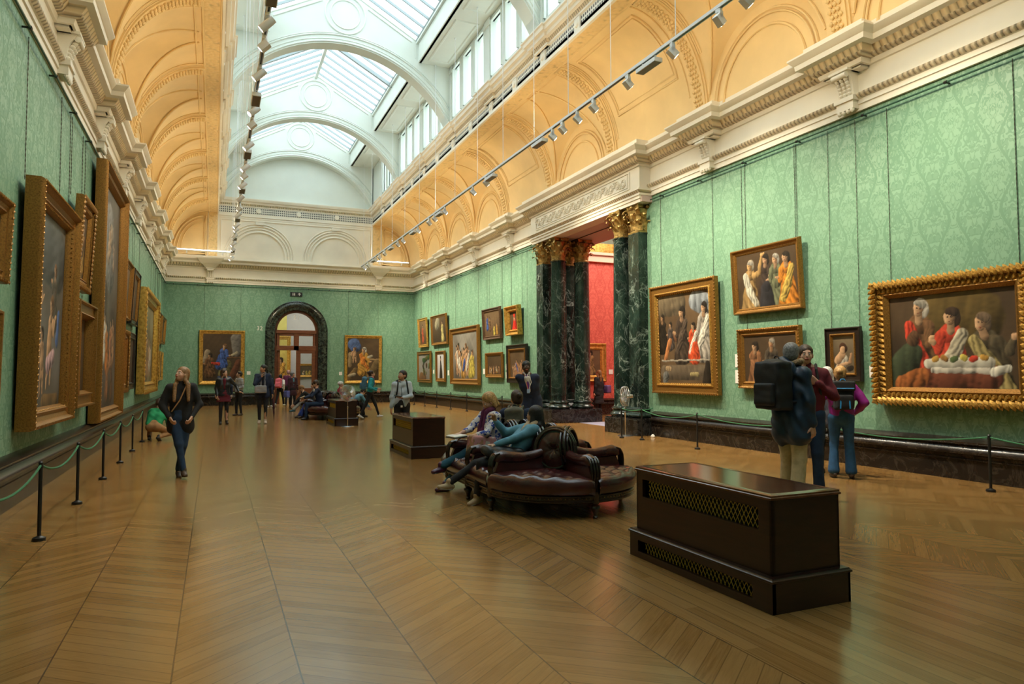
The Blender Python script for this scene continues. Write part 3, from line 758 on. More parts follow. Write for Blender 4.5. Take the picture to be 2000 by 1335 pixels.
# ---------------- marble columns and plinths
def bigx(o): return o
PLM = black_marble('black plinth marble', .6, (.008, .008, .008), (.06, .06, .06), 2.5)
def plinth(yc0, yc1, near):
    r = empty('column_plinth', (13.0, (yc0+yc1)/2, 0)); h = (yc1-yc0)/2
    tag(r, 'black marble plinth under the %s group of columns' % ('near' if near else 'far'), 'plinth')
    MB().box(-.95, .9, -h, h, 0, .40).build('plinth_block', PLM, r, 0, bevel=.01)
    MB().box(-.93, .88, -h+.02, h-.02, .40, .43).build('plinth_cap', PLM, r, 0); return r
plinth(14.62, 16.2, 1); plinth(19.4, 21.1, 0)
BASEP = [(.36, 0), (.40, .03), (.41, .07), (.385, .11), (.345, .125), (.33, .15), (.335, .18), (.35, .19), (.365, .215), (.35, .245), (.315, .26), (.30, .27)]
def corinthian(r, h, root, square=False):
    b = MB()
    prof = [(r*.94, 0), (r*.98, .04), (r*.88, .07), (r*.84, .3), (r*.90, .5), (r*1.05, h-.12)]
    n = 4 if square else 20
    if square:
        rings = [[(rr*sx, rr*sy, z) for sx, sy in ((-1, -1), (1, -1), (1, 1), (-1, 1))] for rr, z in prof]; b.loops(rings)
    else: b.lathe(prof, n=20)
    b.build('capital_bell', M_GOLDB, root)
    l = MB()
    def leaf(ang, rad, z0, hh, wd, out):
        # curled acanthus leaf: strip bending outward with a drooping tip
        ca, sa = math.cos(ang), math.sin(ang); rows = []
        for i, (t, o) in enumerate([(0, 0), (.3, .01), (.6, .03), (.82, out*.55), (.95, out), (.90, out*1.3), (.80, out*1.35)]):
            ww = wd*(1-.25*t) if i < 4 else wd*(.75, .55, .35)[i-4]
            d = rad+o; rows.append([(ca*d-sa*q*ww*1.0+ca*(-.25*abs(q)*wd), sa*d+ca*q*ww+sa*(-.25*abs(q)*wd), z0+hh*t) for q in (-1, -.5, 0, .5, 1)])
        l.grid(rows)
    k = 8
    sq = (lambda a: 1/max(abs(math.cos(a)), abs(math.sin(a)))) if square else (lambda a: 1.0)
    for i in range(k):
        a = 2*PI*i/k; leaf(a, r*.92*sq(a), .05, .27, .10, .13)
        a2 = a+PI/k; leaf(a2, r*.92*sq(a2), .08, .43, .10, .17)
    for i in range(4):      # volutes at corners
        a = PI/4+i*PI/2; rr = r*1.34*(1.05 if not square else 1.15)
        pts = []
        for j in range(16):
            t = j/15*2.3*2*PI/2; q = .105*(1-j/19); pts.append((math.cos(a)*(rr-.02+math.cos(t)*q), math.sin(a)*(rr-.02+math.cos(t)*q), h-.19+math.sin(t)*q))
        l.tube(pts, [.036*(1-j/24) for j in range(16)], 6)
        leaf(a, r*1.0*sq(a), .3, .28, .07, .2)
        a3 = i*PI/2; l.lathe([(0, -.05), (.05, -.03), (.055, 0), (.03, .04), (0, .05)], (math.cos(a3)*r*1.17, math.sin(a3)*r*1.17, h-.07), 8)
    l.build('acanthus_leaves', M_GOLDB, root, 60)
    # abacus: concave sided slab
    ab = []
    for z, g in ((h-.09, .94), (h-.05, 1.0), (h, 1.04)):
        ring = []
        for i in range(4):
            a = PI/4+i*PI/2; c = Vector((math.cos(a), math.sin(a)))*r*1.50*g; nx2 = Vector((math.cos(a+PI/2), math.sin(a+PI/2)))*r*1.50*g
            for j in range(6):
                t = j/6; p = c.lerp(nx2, t); p *= 1-.16*math.sin(PI*t); ring.append((p.x, p.y, z))
        ab.append(ring)
    MB().loops(ab).build('abacus', M_GOLDB, root)
def column(x, y, label, square=False, r=.265, z0=.43, ztop=5.955, hcap=.74, sx=.27, sy=.27):
    root = empty('marble_pilaster' if square else 'marble_column', (x, y, z0)); tag(root, label, 'column')
    hs = ztop-z0-hcap
    if square:
        rings = []
        for k2, (rr, z) in enumerate(BASEP): g = rr-.30+.0; rings.append([(-sx-g, -sy-g, z), (sx+g, -sy-g, z), (sx+g, sy+g, z), (-sx-g, sy+g, z)])
        MB().loops(rings).build('base_moulding', M_MARB2, root, 30)
        MB().box(-sx, sx, -sy, sy, .26, hs).build('shaft', M_MARB, root, 0, bevel=.005)
    else:
        MB().lathe([(rr*r/.29, z) for rr, z in BASEP], n=36).build('base_moulding', M_MARB2, root)
        MB().lathe([(r*1.06, .26), (r*1.02, .29), (r, .36), (r, 1.6), (r*.965, 3.2), (r*.90, hs-.08), (r*.93, hs-.05), (r*.93, hs)], n=36).build('shaft', M_MARB, root)
    MB().lathe([(r*.95, hs-.04), (r*1.0, hs-.03), (r*1.0, hs), (r*.95, hs+.005)], n=24).build('neck_ring', M_MARB, root)
    ca = empty('capital', (0, 0, hs)); ca.parent = root
    corinthian(r*(.92 if not square else .95), hcap, ca, square)
    return root
column(12.44, 15.83, 'round green marble column on the near plinth, toward the gallery')
column(12.54, 15.08, 'square green marble pilaster against the near right wall', True, sx=.25, sy=.24)
column(13.45, 15.83, 'round green marble column on the near plinth, toward the red room')
column(12.56, 19.86, 'round green marble column on the far plinth, front left one')
column(12.54, 20.72, 'square green marble pilaster against the far green wall', True, sx=.25, sy=.24)
column(13.42, 19.86, 'round green marble column on the far plinth, rear one beside the red wall')
column(13.42, 20.72, 'square dark marble pilaster behind the far round columns', True, sx=.25, sy=.24)
column(13.45, 15.08, 'square dark marble pilaster behind the near round columns', True, sx=.25, sy=.24)
# red room beyond
struct(MB().box(13.9, 20, 22.7, 22.9, 0, 6.05).build('wall_red', M_RX, smooth=0), 'red damask wall of the room beyond the columns', 'wall')
struct(MB().box(13.9, 20, 22.45, 22.9, 6.05, 6.15).box(13.9, 20, 22.55, 22.9, 5.8, 6.05).build('trim_60', mat('pink cream moulding', (.75, .55, .42), .6), smooth=0), 'pink and cream moulding above the red wall', 'trim')
struct(MB().box(13.9, 20, 22.5, 22.9, 6.15, 6.5).build('trim_61', M_GOLD, smooth=0), 'gilt moulding above the red wall', 'trim')
struct(MB().box(13.9, 20, 22.6, 22.9, 6.5, 7.8).build('trim_62', ornament('green grey frieze', (.20, .24, .18), 9, 'leaf'), smooth=0), 'grey green patterned frieze above the red wall', 'trim')
run('baseboard_red', [(20, 22.7, 0), (13.9, 22.7, 0)], BP, M_BASE, 'dark skirting of the red wall', 'baseboard', 1)
struct(MB().box(19.8, 20, 10, 22.9, 0, 8).box(13.9, 20, 10, 10.2, 0, 8).build('wall_red_side', M_RX, smooth=0), 'red wall at the side of the room beyond', 'wall')
struct(MB().box(12.86, 14.2, 10, 14.6, 0, 8).box(12.86, 14.2, 21.2, 22.9, 0, 8).build('wall_passage', M_RX, smooth=0), 'wall thickness beside the columned opening', 'wall')
struct(MB().box(13.9, 20, 10, 22.9, 7.8, 8).build('ceiling.001', M_CREAM, smooth=0), 'ceiling of the red room', 'ceiling')
area_light('red_room_lamp', (16.4, 18.5, 7.6), (0, 0, 0), 3, 5, 420, (1, .9, .75))
struct(MB().box(13.0, 14.4, 16.3, 19.3, 0, .006).build('floor.001', mat('grey threshold mat', (.30, .30, .40), .6), smooth=0), 'grey threshold strip between the plinths', 'floor')

# ---------------- end doorway
def arch_sweep(prof, r0, m, name, parent, y=D, n=28, zs=AZ):
    b = MB(); path = [(AX-r0, 0)]+[(AX-r0*math.cos(PI*i/n), zs+r0*math.sin(PI*i/n)) for i in range(n+1)]+[(AX+r0, 0)]
    b.sweep([(x, y, z) for x, z in path], prof, up=(0, -1, 0), side=1)
    return b.build(name, m, parent, 50)
ar = empty('trim_63', (0, 0, 0)); struct(ar, 'black green marble arch surround of the end doorway', 'doorway')
o = arch_sweep([(0, -.2), (0, .06), (.03, .09), (.12, .09), (.14, .12), (.24, .20), (.34, .20), (.42, .12), (.44, .14), (.47, .12), (.48, 0)], 1.09, black_marble('dark green marble', 1.2, (.012, .015, .014), (.07, .09, .07), 2.5), 'marble_arch', ar)
dr = empty('door_1'); struct(dr, 'brown wooden double door with glass panes and a fanlight in the arch', 'door')
arch_sweep([(0, -.30), (0, -.12), (-.05, -.10), (-.05, -.14), (-.15, -.14), (-.15, -.3)], 1.12, M_DOORW, 'door_frame', dr)
yb0, yb1 = D+.14, D+.26
MB().box(AX-1.02, AX+1.02, yb0-.05, yb1, 3.68, 3.86).box(AX-1.02, AX+1.02, yb0-.02, yb1, 2.80, 3.04).box(AX-.13, AX+.13, yb0-.02, yb1, 2.8, 3.7).box(AX-1.02, AX-.84, yb0, yb1, 2.8, 3.7).box(AX+.84, AX+1.02, yb0, yb1, 2.8, 3.7).box(AX-.9, AX+.9, yb0, yb1, 3.56, 3.7).build('transom', M_DOORW, dr, 0, bevel=.008)
# right leaf closed
lf = empty('door_leaf'); lf.parent = dr
MB().box(AX+.0, AX+.22, yb0, yb1, 0, 2.82).box(AX+.80, AX+1.0, yb0, yb1, 0, 2.82).box(AX+.2, AX+.82, yb0, yb1, 2.64, 2.82).box(AX+.2, AX+.82, yb0, yb1, 0, .82).build('leaf_frame', M_DOORW, lf, 0, bevel=.008)
MB().box(AX+.2, AX+.82, yb0+.05, yb0+.06, .82, 2.64).build('pane', M_GLASS, lf, 0)
lf = empty('door_leaf'); lf.parent = dr
MB().box(AX-1.0, AX-.92, yb1, yb1+.9, 0, 2.8).box(AX-.95, AX-.8, yb1, yb1+.12, 0, 2.8).build('leaf_frame', M_DOORW, lf, 0, bevel=.008)
o = MB(); n = 20
o.add([(AX-.97*math.cos(PI*i/n), D+.2, 3.86+.93*math.sin(PI*i/n)) for i in range(n+1)], [tuple(range(n+1))]).build('fanlight_pane', M_GLASS, dr, 0)
MB().box(AX-.84, AX-.13, D+.2, D+.205, 3.04, 3.58).box(AX+.13, AX+.84, D+.2, D+.205, 3.04, 3.58).build('transom_pane', M_GLASS, dr, 0)
def text(s, size, loc, rot, m, name, parent=None, depth=.002):
    c = bpy.data.curves.new(name, 'FONT'); c.body = s; c.size = size; c.extrude = depth; c.align_x = 'CENTER'; c.align_y = 'CENTER'
    o = bpy.data.objects.new(name, c); COL.objects.link(o); o.location = loc; o.rotation_euler = rot; c.materials.append(m)
    dg = bpy.context.evaluated_depsgraph_get(); me = bpy.data.meshes.new_from_object(o.evaluated_get(dg)); o2 = bpy.data.objects.new(name, me)
    COL.objects.link(o2); o2.location = loc; o2.rotation_euler = rot; bpy.data.objects.remove(o); o2.parent = parent
    return o2
text('21', .34, (AX+.0, D+.19, 4.52), (PI/2, 0, 0), M_CARD, 'room_number', dr)
tag(text('32', .30, (4.42, D-.01, 3.90), (PI/2, 0, 0), M_CARD, 'wall_number'), 'white number 32 on the end wall left of the doorway', 'number')
sg = empty('direction_sign', (6.2, D-.03, 5.73)); tag(sg, 'small black sign with toilet figures and an up arrow above the door', 'sign')
MB().box(-.30, .30, -.015, .02, -.11, .11).build('sign_board', M_BLACKM, sg, 0)
b = MB().box(.135, .175, -.02, -.014, -.075, .02).add([(.075, -.02, .0), (.235, -.02, .0), (.155, -.02, .08)], [(0, 1, 2)])
for xx in (-.165, -.085): b.box(xx-.022, xx+.022, -.02, -.014, -.075, .04); b.lathe([(0, -.003), (.018, -.003), (.018, .003), (0, .003)], (xx, -.017, .062), 10, 'y')
b.build('sign_symbols', M_CARD, sg, 0)
# room beyond the doorway
struct(MB().box(2, 11, 45, 45.2, 0, 7).build('wall_far', M_GREY, smooth=0), 'grey wall of the room beyond the doorway', 'wall')
struct(MB().box(5.18, 5.28, D+.9, 45, 0, 7).box(5.2, 6.4, 44.6, 45, 0, 7).build('wall_far_left', M_OLIVE, smooth=0), 'olive wall seen through the open door leaf', 'wall')
struct(MB().box(2, 2.2, D+.5, 45.2, 0, 7).box(11, 11.2, D+.5, 45.2, 0, 7).box(2, 11, D+.46, 45.2, 7, 7.2).build('ceiling.002', M_GREY, smooth=0), 'ceiling of the room beyond the doorway', 'ceiling')
area_light('far_room_lamp', (7.4, 41.5, 6.6), (0, 0, 0), 3, 3, 260, (1, .9, .78))

# ================================================================ PICTURES
def paint(w, h, bgc, ops, seed=1, px=56, noise=.25, warp=.012):
    """numpy painter: ops are soft capsules (x0,y0,r0,x1,y1,r1,(rgb),fold) in canvas units 0..w,0..h"""
    rng = np.random.RandomState(seed)
    nx, ny = max(14, int(w*px)), max(14, int(h*px)); X, Y = np.meshgrid(np.linspace(0, w, nx), np.linspace(0, h, ny))
    def fn(sc, amp=1.0):
        out = np.zeros_like(X)
        for o in range(4):
            for _ in range(3):
                a = rng.rand()*6.28; k = sc*2**o*(.7+.6*rng.rand()); out += np.sin((X*np.cos(a)+Y*np.sin(a))*k+rng.rand()*6.28)/2**o
        return out*amp/3
    wx, wy = fn(18, warp), fn(18, warp); t = fn(3)
    b0, b1 = np.array(bgc[0]), np.array(bgc[1]); m = np.clip(.5+.35*t+.3*(Y/h-.5), 0, 1)[..., None]
    img = b0*(1-m)+b1*m
    tex = fn(26)
    for op in ops:
        x0, y0, r0, x1, y1, r1, c, fold = op
        px_, py_ = X+wx, Y+wy; dx, dy = x1-x0, y1-y0; L = dx*dx+dy*dy+1e-9
        tt = np.clip(((px_-x0)*dx+(py_-y0)*dy)/L, 0, 1); ex, ey = px_-(x0+tt*dx), py_-(y0+tt*dy); r = r0+(r1-r0)*tt
        d = np.sqrt(ex*ex+ey*ey)/r; al = np.clip((1.06-d)*9, 0, 1)
        sh = .62+.50*np.clip((-ex*.7+ey*.7)/r, -1, 1)+fold*np.sin(tt*9+(ex/r)*8+tex*1.6)*.35+.12*tex
        img = img*(1-al[..., None])+np.clip(np.array(c)*np.clip(sh, .12, 1.5)[..., None], 0, 1)*al[..., None]
    img *= (1+noise*.3*tex)[..., None]
    return nx, ny, np.clip(img, 0, 1)
M_CANVAS = None
def canvas_mat():
    a = N('oil paint on canvas', .5, .3); v = a.n('Attribute'); v.attribute_name = 'paint'; a.col(v.outputs['Color'])
    a.bump(a.noise(a.coord(), 90, 3), .15, .003); return a.m
M_CANVAS = canvas_mat()
def canvas(w, h, spec, parent, y=0.0, z0=0, name='canvas', px=56):
    bgc, ops, seed = spec; nx, ny, img = paint(w, h, bgc, ops, seed, px)
    xs = np.linspace(-w/2, w/2, nx); zs = np.linspace(z0, z0+h, ny)
    b = MB(); b.grid([[(x, y, z) for x in xs] for z in zs]); o = b.build(name, M_CANVAS, parent, 0)
    at = o.data.color_attributes.new('paint', 'FLOAT_COLOR', 'POINT')
    c = np.ones((nx*ny, 4), np.float32); c[:, :3] = img.reshape(-1, 3); at.data.foreach_set('color', c.ravel()); return o
SK = (.60, .36, .20); SKD = (.45, .25, .13); WHT = (.70, .66, .56); RED = (.60, .06, .03); BLU = (.06, .12, .38); OCH = (.55, .30, .06); DK = (.03, .022, .015)
GRNN = (.10, .14, .05); BRN = (.18, .09, .04); ORG = (.65, .22, .04); PNK = (.60, .30, .28); YEL = (.62, .50, .10)
DARKBG = ((.030, .020, .012), (.085, .052, .026)); SKYBG = ((.05, .045, .035), (.20, .21, .22)); BRNBG = ((.06, .035, .018), (.16, .10, .05)); LAND = ((.05, .05, .025), (.22, .20, .13)); GRYBG = ((.10, .09, .08), (.30, .29, .27))
def fig(x, y, s, robe, skin=SK, hair=DK, lean=0, arm=None, seat=False, drape=None, nude=False):
    """a generic robed figure standing on x,y, height s"""
    o = []; b = robe; b2 = tuple(k*.65 for k in robe); hx, hy = x+lean*s, y+.88*s; sx, sy = x+lean*s*.75, y+.68*s
    if nude: o += [(x-.08*s, y, .03*s, x-.05*s, y+.25*s, .05*s, skin, .05), (x-.05*s, y+.25*s, .055*s, x-.03*s, y+.46*s, .08*s, skin, .05), (x+.10*s, y+.04*s, .03*s, x+.09*s, y+.26*s, .05*s, skin, .05), (x+.09*s, y+.26*s, .055*s, x+.03*s, y+.46*s, .08*s, skin, .05), (x, y+.45*s, .10*s, sx, sy, .11*s, skin, .08)]
    else: o += [(x-lean*s*.2-.05*s, y+.06*s, .20*s, x, y+.42*s, .16*s, b2, .7), (x+.08*s, y+.08*s, .16*s, x+lean*s*.3+.03*s, y+.46*s, .13*s, b, .7), (x+lean*s*.4, y+.45*s, .13*s, sx, sy, .14*s, b, .5), (sx-.10*s, sy, .07*s, sx+.10*s, sy, .07*s, b, .4)]
    o += [(hx+.02*s, hy+.03*s, .085*s, hx+.03*s, hy-.03*s, .08*s, hair, .25), (sx, sy+.06*s, .045*s, hx, hy-.05*s, .04*s, tuple(k*.7 for k in skin), 0), (hx-.012*s, hy-.035*s, .05*s, hx-.012*s, hy+.012*s, .060*s, skin, .03), (hx+.02*s, hy-.02*s, .025*s, hx+.03*s, hy+.02*s, .03*s, tuple(k*.5 for k in skin), .0)]
    hc2 = hair if sum(hair) < .6 else (.35, .32, .27)
    o += [(hx-.030*s, hy+.062*s, .030*s, hx+.045*s, hy+.045*s, .040*s, hc2, .3), (hx-.032*s, hy+.004*s, .0085*s, hx-.026*s, hy+.004*s, .0085*s, (.06, .03, .02), 0), (hx+.006*s, hy+.004*s, .0085*s, hx+.012*s, hy+.004*s, .0085*s, (.06, .03, .02), 0), (hx-.018*s, hy-.045*s, .006*s, hx-.004*s, hy-.045*s, .006*s, (.30, .08, .05), 0)]
    ax, ay = arm if arm else (-.22, .5); d = 1 if ax > 0 else -1; mx, my = x+ax*s*.75, y+(ay+.55)*.5*s-.06*s
    o += [(sx+.11*s*d, sy, .065*s, mx, my, .05*s, skin if nude else b, .35), (mx, my, .045*s, x+ax*s, y+ay*s, .03*s, skin if nude else tuple(k*1.15 for k in b), .2), (x+ax*s, y+ay*s, .035*s, x+ax*s*1.15, y+ay*s*1.02, .022*s, skin, 0)]
    if drape: o += [(sx-.12*s*d, sy+.02*s, .06*s, x-.02*s, y+.40*s, .09*s, drape, .8), (x-.02*s, y+.40*s, .09*s, x+.14*s*d, y+.18*s, .07*s, drape, .8)]
    return o
def scene_many(w, h, seed, n, cols, base=.0, s=.62, bgc=DARKBG, nude=False):
    rg = random.Random(seed); o = []
    for i in range(n):
        x = w*(.14+.72*(i+.5)/n)+rg.uniform(-.05, .05)*w; ss = h*s*rg.uniform(.72, 1.05)
        o += fig(x, h*(base+rg.uniform(.02, .10)), ss, rg.choice(cols), lean=rg.uniform(-.15, .15), arm=(rg.choice([-1, 1])*rg.uniform(.18, .34), rg.uniform(.35, .85)), drape=rg.choice([None, rg.choice(cols), WHT]), nude=(nude and rg.random() < .5), hair=rg.choice([DK, BRN]))
    return (bgc, o, seed)
def trees(w, h, seed, bgc=LAND, n=16, fg=(.06, .07, .03)):
    rg = random.Random(seed); o = [(w*.5, 0, h*.25, w*.2, 0, h*.3, BRN, .3)]
    for i in range(n):
        x = w*rg.uniform(.25, .95); y = h*rg.uniform(.25, .9); o.append((x, y, h*rg.uniform(.05, .13), x+rg.uniform(-.1, .1)*w, y+.03*h, h*rg.uniform(.04, .1), tuple(k*rg.uniform(.6, 1.7) for k in fg), .5))
    return (bgc, o, seed)
PROF = {
 'plain': [(0, 0), (0, .6), (.10, .8), (.16, 1), (.30, .95), (.45, .6), (.60, .48), (.75, .5), (.80, .40), (.93, .34), (1, .18), (1, .05)],
 'wide':  [(0, 0), (0, .75), (.06, .92), (.14, 1), (.24, .9), (.34, .62), (.55, .50), (.70, .55), (.78, .66), (.84, .55), (.92, .40), (1, .25), (1, .05)],
 'casset': [(0, 0), (0, .7), (.07, .85), (.16, .85), (.20, .6), (.70, .55), (.76, .75), (.84, .8), (.90, .5), (1, .3), (1, .05)],
}
M_EBON = mat('ebonised dark frame wood', (.020, .013, .010), .3, var=.3)
M_WALN = wood('dark walnut frame', (.05, .025, .012), (.10, .05, .025), .35)
def picture(wall, c0, c1, z0, z1, fw, dep, style, spec, label, tilt=2.0, carve=None, chains=True, outer=None, inner=None, px=56, zr=6.0, liner=True, group=None):
    """c0..c1 along the wall as a viewer reads left to right; frame outer size"""
    rz = {'R': -PI/2, 'L': PI/2, 'B': 0}[wall]; cc = (c0+c1)/2; w = abs(c1-c0); h = z1-z0
    loc = {'R': (W-.035, cc, z0), 'L': (.035, cc, z0), 'B': (cc, D-.035, z0)}[wall]
    r = empty('framed_painting', loc); r.rotation_euler = (math.radians(tilt), 0, rz); tag(r, label, 'painting', group)
    mo, mi = outer or M_GOLD, inner or M_GOLD
    path = [(-w/2, 0, 0), (w/2, 0, 0), (w/2, 0, h), (-w/2, 0, h)]
    pr = [(d*fw, q*dep) for d, q in PROF[style]]
    if style == 'casset' and outer is not None:
        k = 6; MB().sweep(path, pr[:k], up=(0, -1, 0), closed=True, side=1).build('frame', mo, r, 35); MB().sweep(path, pr[k-1:], up=(0, -1, 0), closed=True, side=1).build('frame_inner_edge', mi, r, 35)
    else: MB().sweep(path, pr, up=(0, -1, 0), closed=True, side=1).build('frame', mo, r, 35)
    b = MB().box(-w/2+.01, w/2-.01, -.02, 0, .01, h-.01); b.build('backboard', M_WALN, r, 0)
    if carve:
        pitch, rad, at, hh, n = carve; cb = MB(); rg = random.Random(3)
        for a_, c_ in ((0, 1), (1, 2), (2, 3), (3, 0)):
            A, Cc = Vector(path[a_]), Vector(path[c_]); L = (Cc-A).length; dr = (Cc-A)/L; ins = Vector((0, -1, 0)).cross(dr)
            for k, a1 in enumerate(at):
                m_ = int((L-2*a1*fw)/pitch)
                for i in range(m_+1):
                    q = A+dr*(a1*fw+(L-2*a1*fw)*i/max(1, m_))+ins*a1*fw; pz = np.interp(a1, [p_[0] for p_ in PROF[style]], [p_[1] for p_ in PROF[style]])*dep
                    sgn = 1 if k % 2 else -1; v = [(-1, 0), (-.5, .7), (.3, 1), (1, 0), (.3, -.8), (-.5, -.6)]
                    d2 = (dr*(.55*sgn)+ins).normalized(); e2 = d2.cross(Vector((0, -1, 0)))
                    base = [tuple(q+Vector((0, -pz+.004, 0))+d2*rad*a*1.4+e2*rad*b2*.8) for a, b2 in v]; top = [tuple(q+Vector((0, -pz-rad*hh*(1 if dep == .17 else .45), 0))+d2*rad*a*.7+e2*rad*b2*.35) for a, b2 in v]
                    cb.loops([base, top])
        cb.build('carved_leaf_border', M_GOLDC if dep == .17 else outer if outer else M_GOLD, r, 50)
    iw, ih = w-2*fw, h-2*fw
    canvas(iw+.01, ih+.01, spec(iw, ih) if callable(spec) else spec, r, -.05*dep-.021, fw-.005, px=px)
    if chains:
        M = (Matrix.Translation(loc) @ Matrix.Rotation(rz, 4, 'Z') @ Matrix.Rotation(math.radians(tilt), 4, 'X')); Mi = M.inverted()
        for sx in (-.40, .40):
            p0 = M @ Vector((sx*w, -.03, h)); q = []
            nn = int((zr-p0.z)/.035) if wall == 'R' and cc < 15 or wall == 'L' and cc < 15 else 2
            rad = [.0075 if i % 2 else .0035 for i in range(nn+1)] if nn > 2 else .004
            q0 = {'R': Vector((W-.014, p0.y, p0.z)), 'L': Vector((.014, p0.y, p0.z)), 'B': Vector((p0.x, D-.014, p0.z))}[wall]; q1 = Vector((q0.x, q0.y, zr))
            pts = [q0.lerp(q1, i/nn) for i in range(nn+1)]
            words = label.replace(',', '').split()[:9]
            tag(MB().tube(pts, rad, 4).build('hanging_chain', M_CHAIN, None, 0), '%s chain above the %s' % ('left' if sx < 0 else 'right', ' '.join(words)), 'chain', 'chains holding the paintings')
    return r
def card(wall, c, z, w=.12, h=.14, label=''):
    rz = {'R': -PI/2, 'L': PI/2, 'B': 0}[wall]; loc = {'R': (W, c, z), 'L': (0, c, z), 'B': (c, D, z)}[wall]
    o = MB().box(-w/2, w/2, -.012, 0, -h/2, h/2).build('wall_label', M_CARD, None, 0); o.location = loc; o.rotation_euler = (0, 0, rz); tag(o, label, 'label'); return o
# ---- right wall, near
def sp_table(w, h):    # generic supper scene: figures round a cloth-covered table
    o = [(w*.5, h*.8, h*.35, w*.7, h*.72, h*.3, (.13, .085, .025), .1)]
    o += fig(w*.25, -h*.02, h*1.0, BRN, hair=(.55, .50, .42), drape=RED, lean=.02, arm=(.16, .55))
    o += fig(w*.52, -h*.12, h*.98, (.55, .06, .03), drape=(.50, .44, .32), arm=(-.2, .62), hair=(.05, .03, .02))
    o += fig(w*.84, -h*.18, h*.96, (.09, .07, .04), hair=(.16, .11, .07), lean=-.12, arm=(.20, .72), drape=(.38, .30, .12))
    o += [(w*.02, h*.05, h*.22, w*.18, h*.36, h*.14, (.05, .065, .035), .4), (w*.20, h*.52, h*.07, w*.21, h*.56, h*.06, (.12, .06, .03), .3)]
    o += [(w*.34, h*.12, h*.13, w*.80, h*.12, h*.13, (.20, .06, .03), .5), (w*.33, h*.26, h*.055, w*.80, h*.26, h*.06, (.60, .56, .46), .2), (w*.36, h*.19, h*.03, w*.80, h*.18, h*.03, (.55, .50, .42), .7)]
    o += [(w*(.38+i*.075), h*(.30+.02*(i % 2)), h*.032, w*(.40+i*.075), h*.31, h*.03, c, .1) for i, c in enumerate((OCH, (.4, .2, .05), GRNN, YEL, RED, OCH))]
    o += [(w*.10, h*.04, h*.10, w*.26, h*.12, h*.10, (.34, .11, .03), .8), (w*.84, h*.17, h*.05, w*.93, h*.20, h*.04, WHT, .5)]
    return (DARKBG, o, 5)
picture('R', 8.13, 5.66, 1.08, 3.06, .27, .17, 'wide', sp_table, 'largest near painting of figures at a white table in a heavy leaf-carved gilt frame', 1.0, (.085, .062, (.16, .52), .55, 2), outer=M_GOLDD, px=80)
def sp_friars(w, h):
    o = [(w*.1, h*.9, .3, w*.4, h*.9, .3, (.20, .15, .09), .2), (w*.75, h*.9, .25, w*.9, h*.85, .25, (.30, .33, .36), .5), (w*.05, h*.52, .1, w*.45, h*.52, .1, (.22, .10, .05), .2)]
    o += fig(w*.47, h*.26, h*.60, (.075, .05, .035), drape=(.10, .07, .05)); o += fig(w*.08, h*.38, h*.42, DK, skin=SKD); o += fig(w*.24, h*.40, h*.30, (.10, .08, .07)); o += fig(w*.88, h*.30, h*.58, (.45, .40, .34), drape=WHT, arm=(-.25, .4))
    o += fig(w*.68, h*.27, h*.40, (.75, .10, .03), drape=WHT, arm=(-.22, .55)); o += [(w*.70, h*.29, .19, w*.70, h*.42, .08, (.75, .10, .03), .5), (w*.12, h*.27, .06, w*.22, h*.47, .09, (.55, .22, .08), .6)]
    o += [(w*.1, h*.12, .18, w*.9, h*.12, .18, (.16, .12, .08), .1), (w*.05, h*.255, .02, w*.95, h*.255, .02, (.45, .40, .32), 0), (w*.12, h*.08, .12, w*.1, h*.02, .1, (.16, .16, .15), .6), (w*.15, h*.17, .06, w*.22, h*.16, .05, (.5, .35, .2), .5), (w*.9, h*.02, .16, w*.92, h*.22, .07, DK, .2), (w*.62, h*.10, .05, w*.74, h*.10, .05, (.42, .34, .16), .2)]
    return (BRNBG, o, 9)
picture('R', 14.48, 12.03, 1.09, 3.72, .25, .14, 'casset', sp_friars, 'tall painting with a girl in a red dress beside the green marble columns, gilt frame', 1.4, (.075, .026, (.06, .95), .7, 2), outer=M_GOLDD, inner=M_GOLDC, px=70)
def sp_four(w, h):
    o = fig(w*.50, h*.02, h*.95, (.06, .04, .03), arm=(.10, .55)); o += fig(w*.67, h*.0, h*.93, (.17, .18, .10), hair=(.5, .47, .4))
    o += fig(w*.22, -h*.10, h*1.0, (.42, .26, .10), skin=(.66, .40, .17), hair=(.45, .38, .28), drape=(.62, .58, .46), arm=(.34, 1.05), lean=.02); o += fig(w*.86, -h*.08, h*1.02, (.66, .24, .03), lean=-.04, arm=(-.24, .55), drape=(.5, .35, .08))
    o += [(w*.50, h*.0, h*.20, w*.5, h*.30, h*.14, (.035, .032, .036), .1), (w*.5, h*.35, h*.10, w*.51, h*.38, h*.09, (.035, .032, .036), .1)]
    return (DARKBG, o, 4)
picture('R', 11.53, 9.66, 2.80, 4.16, .13, .10, 'plain', sp_four, 'dark painting of four standing figures hung in the upper row above two others', 3.0, outer=M_GOLDD, px=70)
picture('R', 11.41, 9.72, 1.26, 2.49, .15, .10, 'wide', lambda w, h: (DARKBG, fig(w*.22, -h*.15, h*1.05, (.28, .13, .06), hair=DK, arm=(.16, .4))+fig(w*.55, -h*.1, h*1.05, (.09, .07, .05), skin=SKD, hair=(.25, .2, .15))+fig(w*.85, -h*.2, h*1.0, (.08, .07, .06), skin=SKD), 6), 'dark painting in a gilt frame half hidden by the two men talking', 1.5, (.06, .02, (.14,), .7, 1), outer=M_GOLDD)
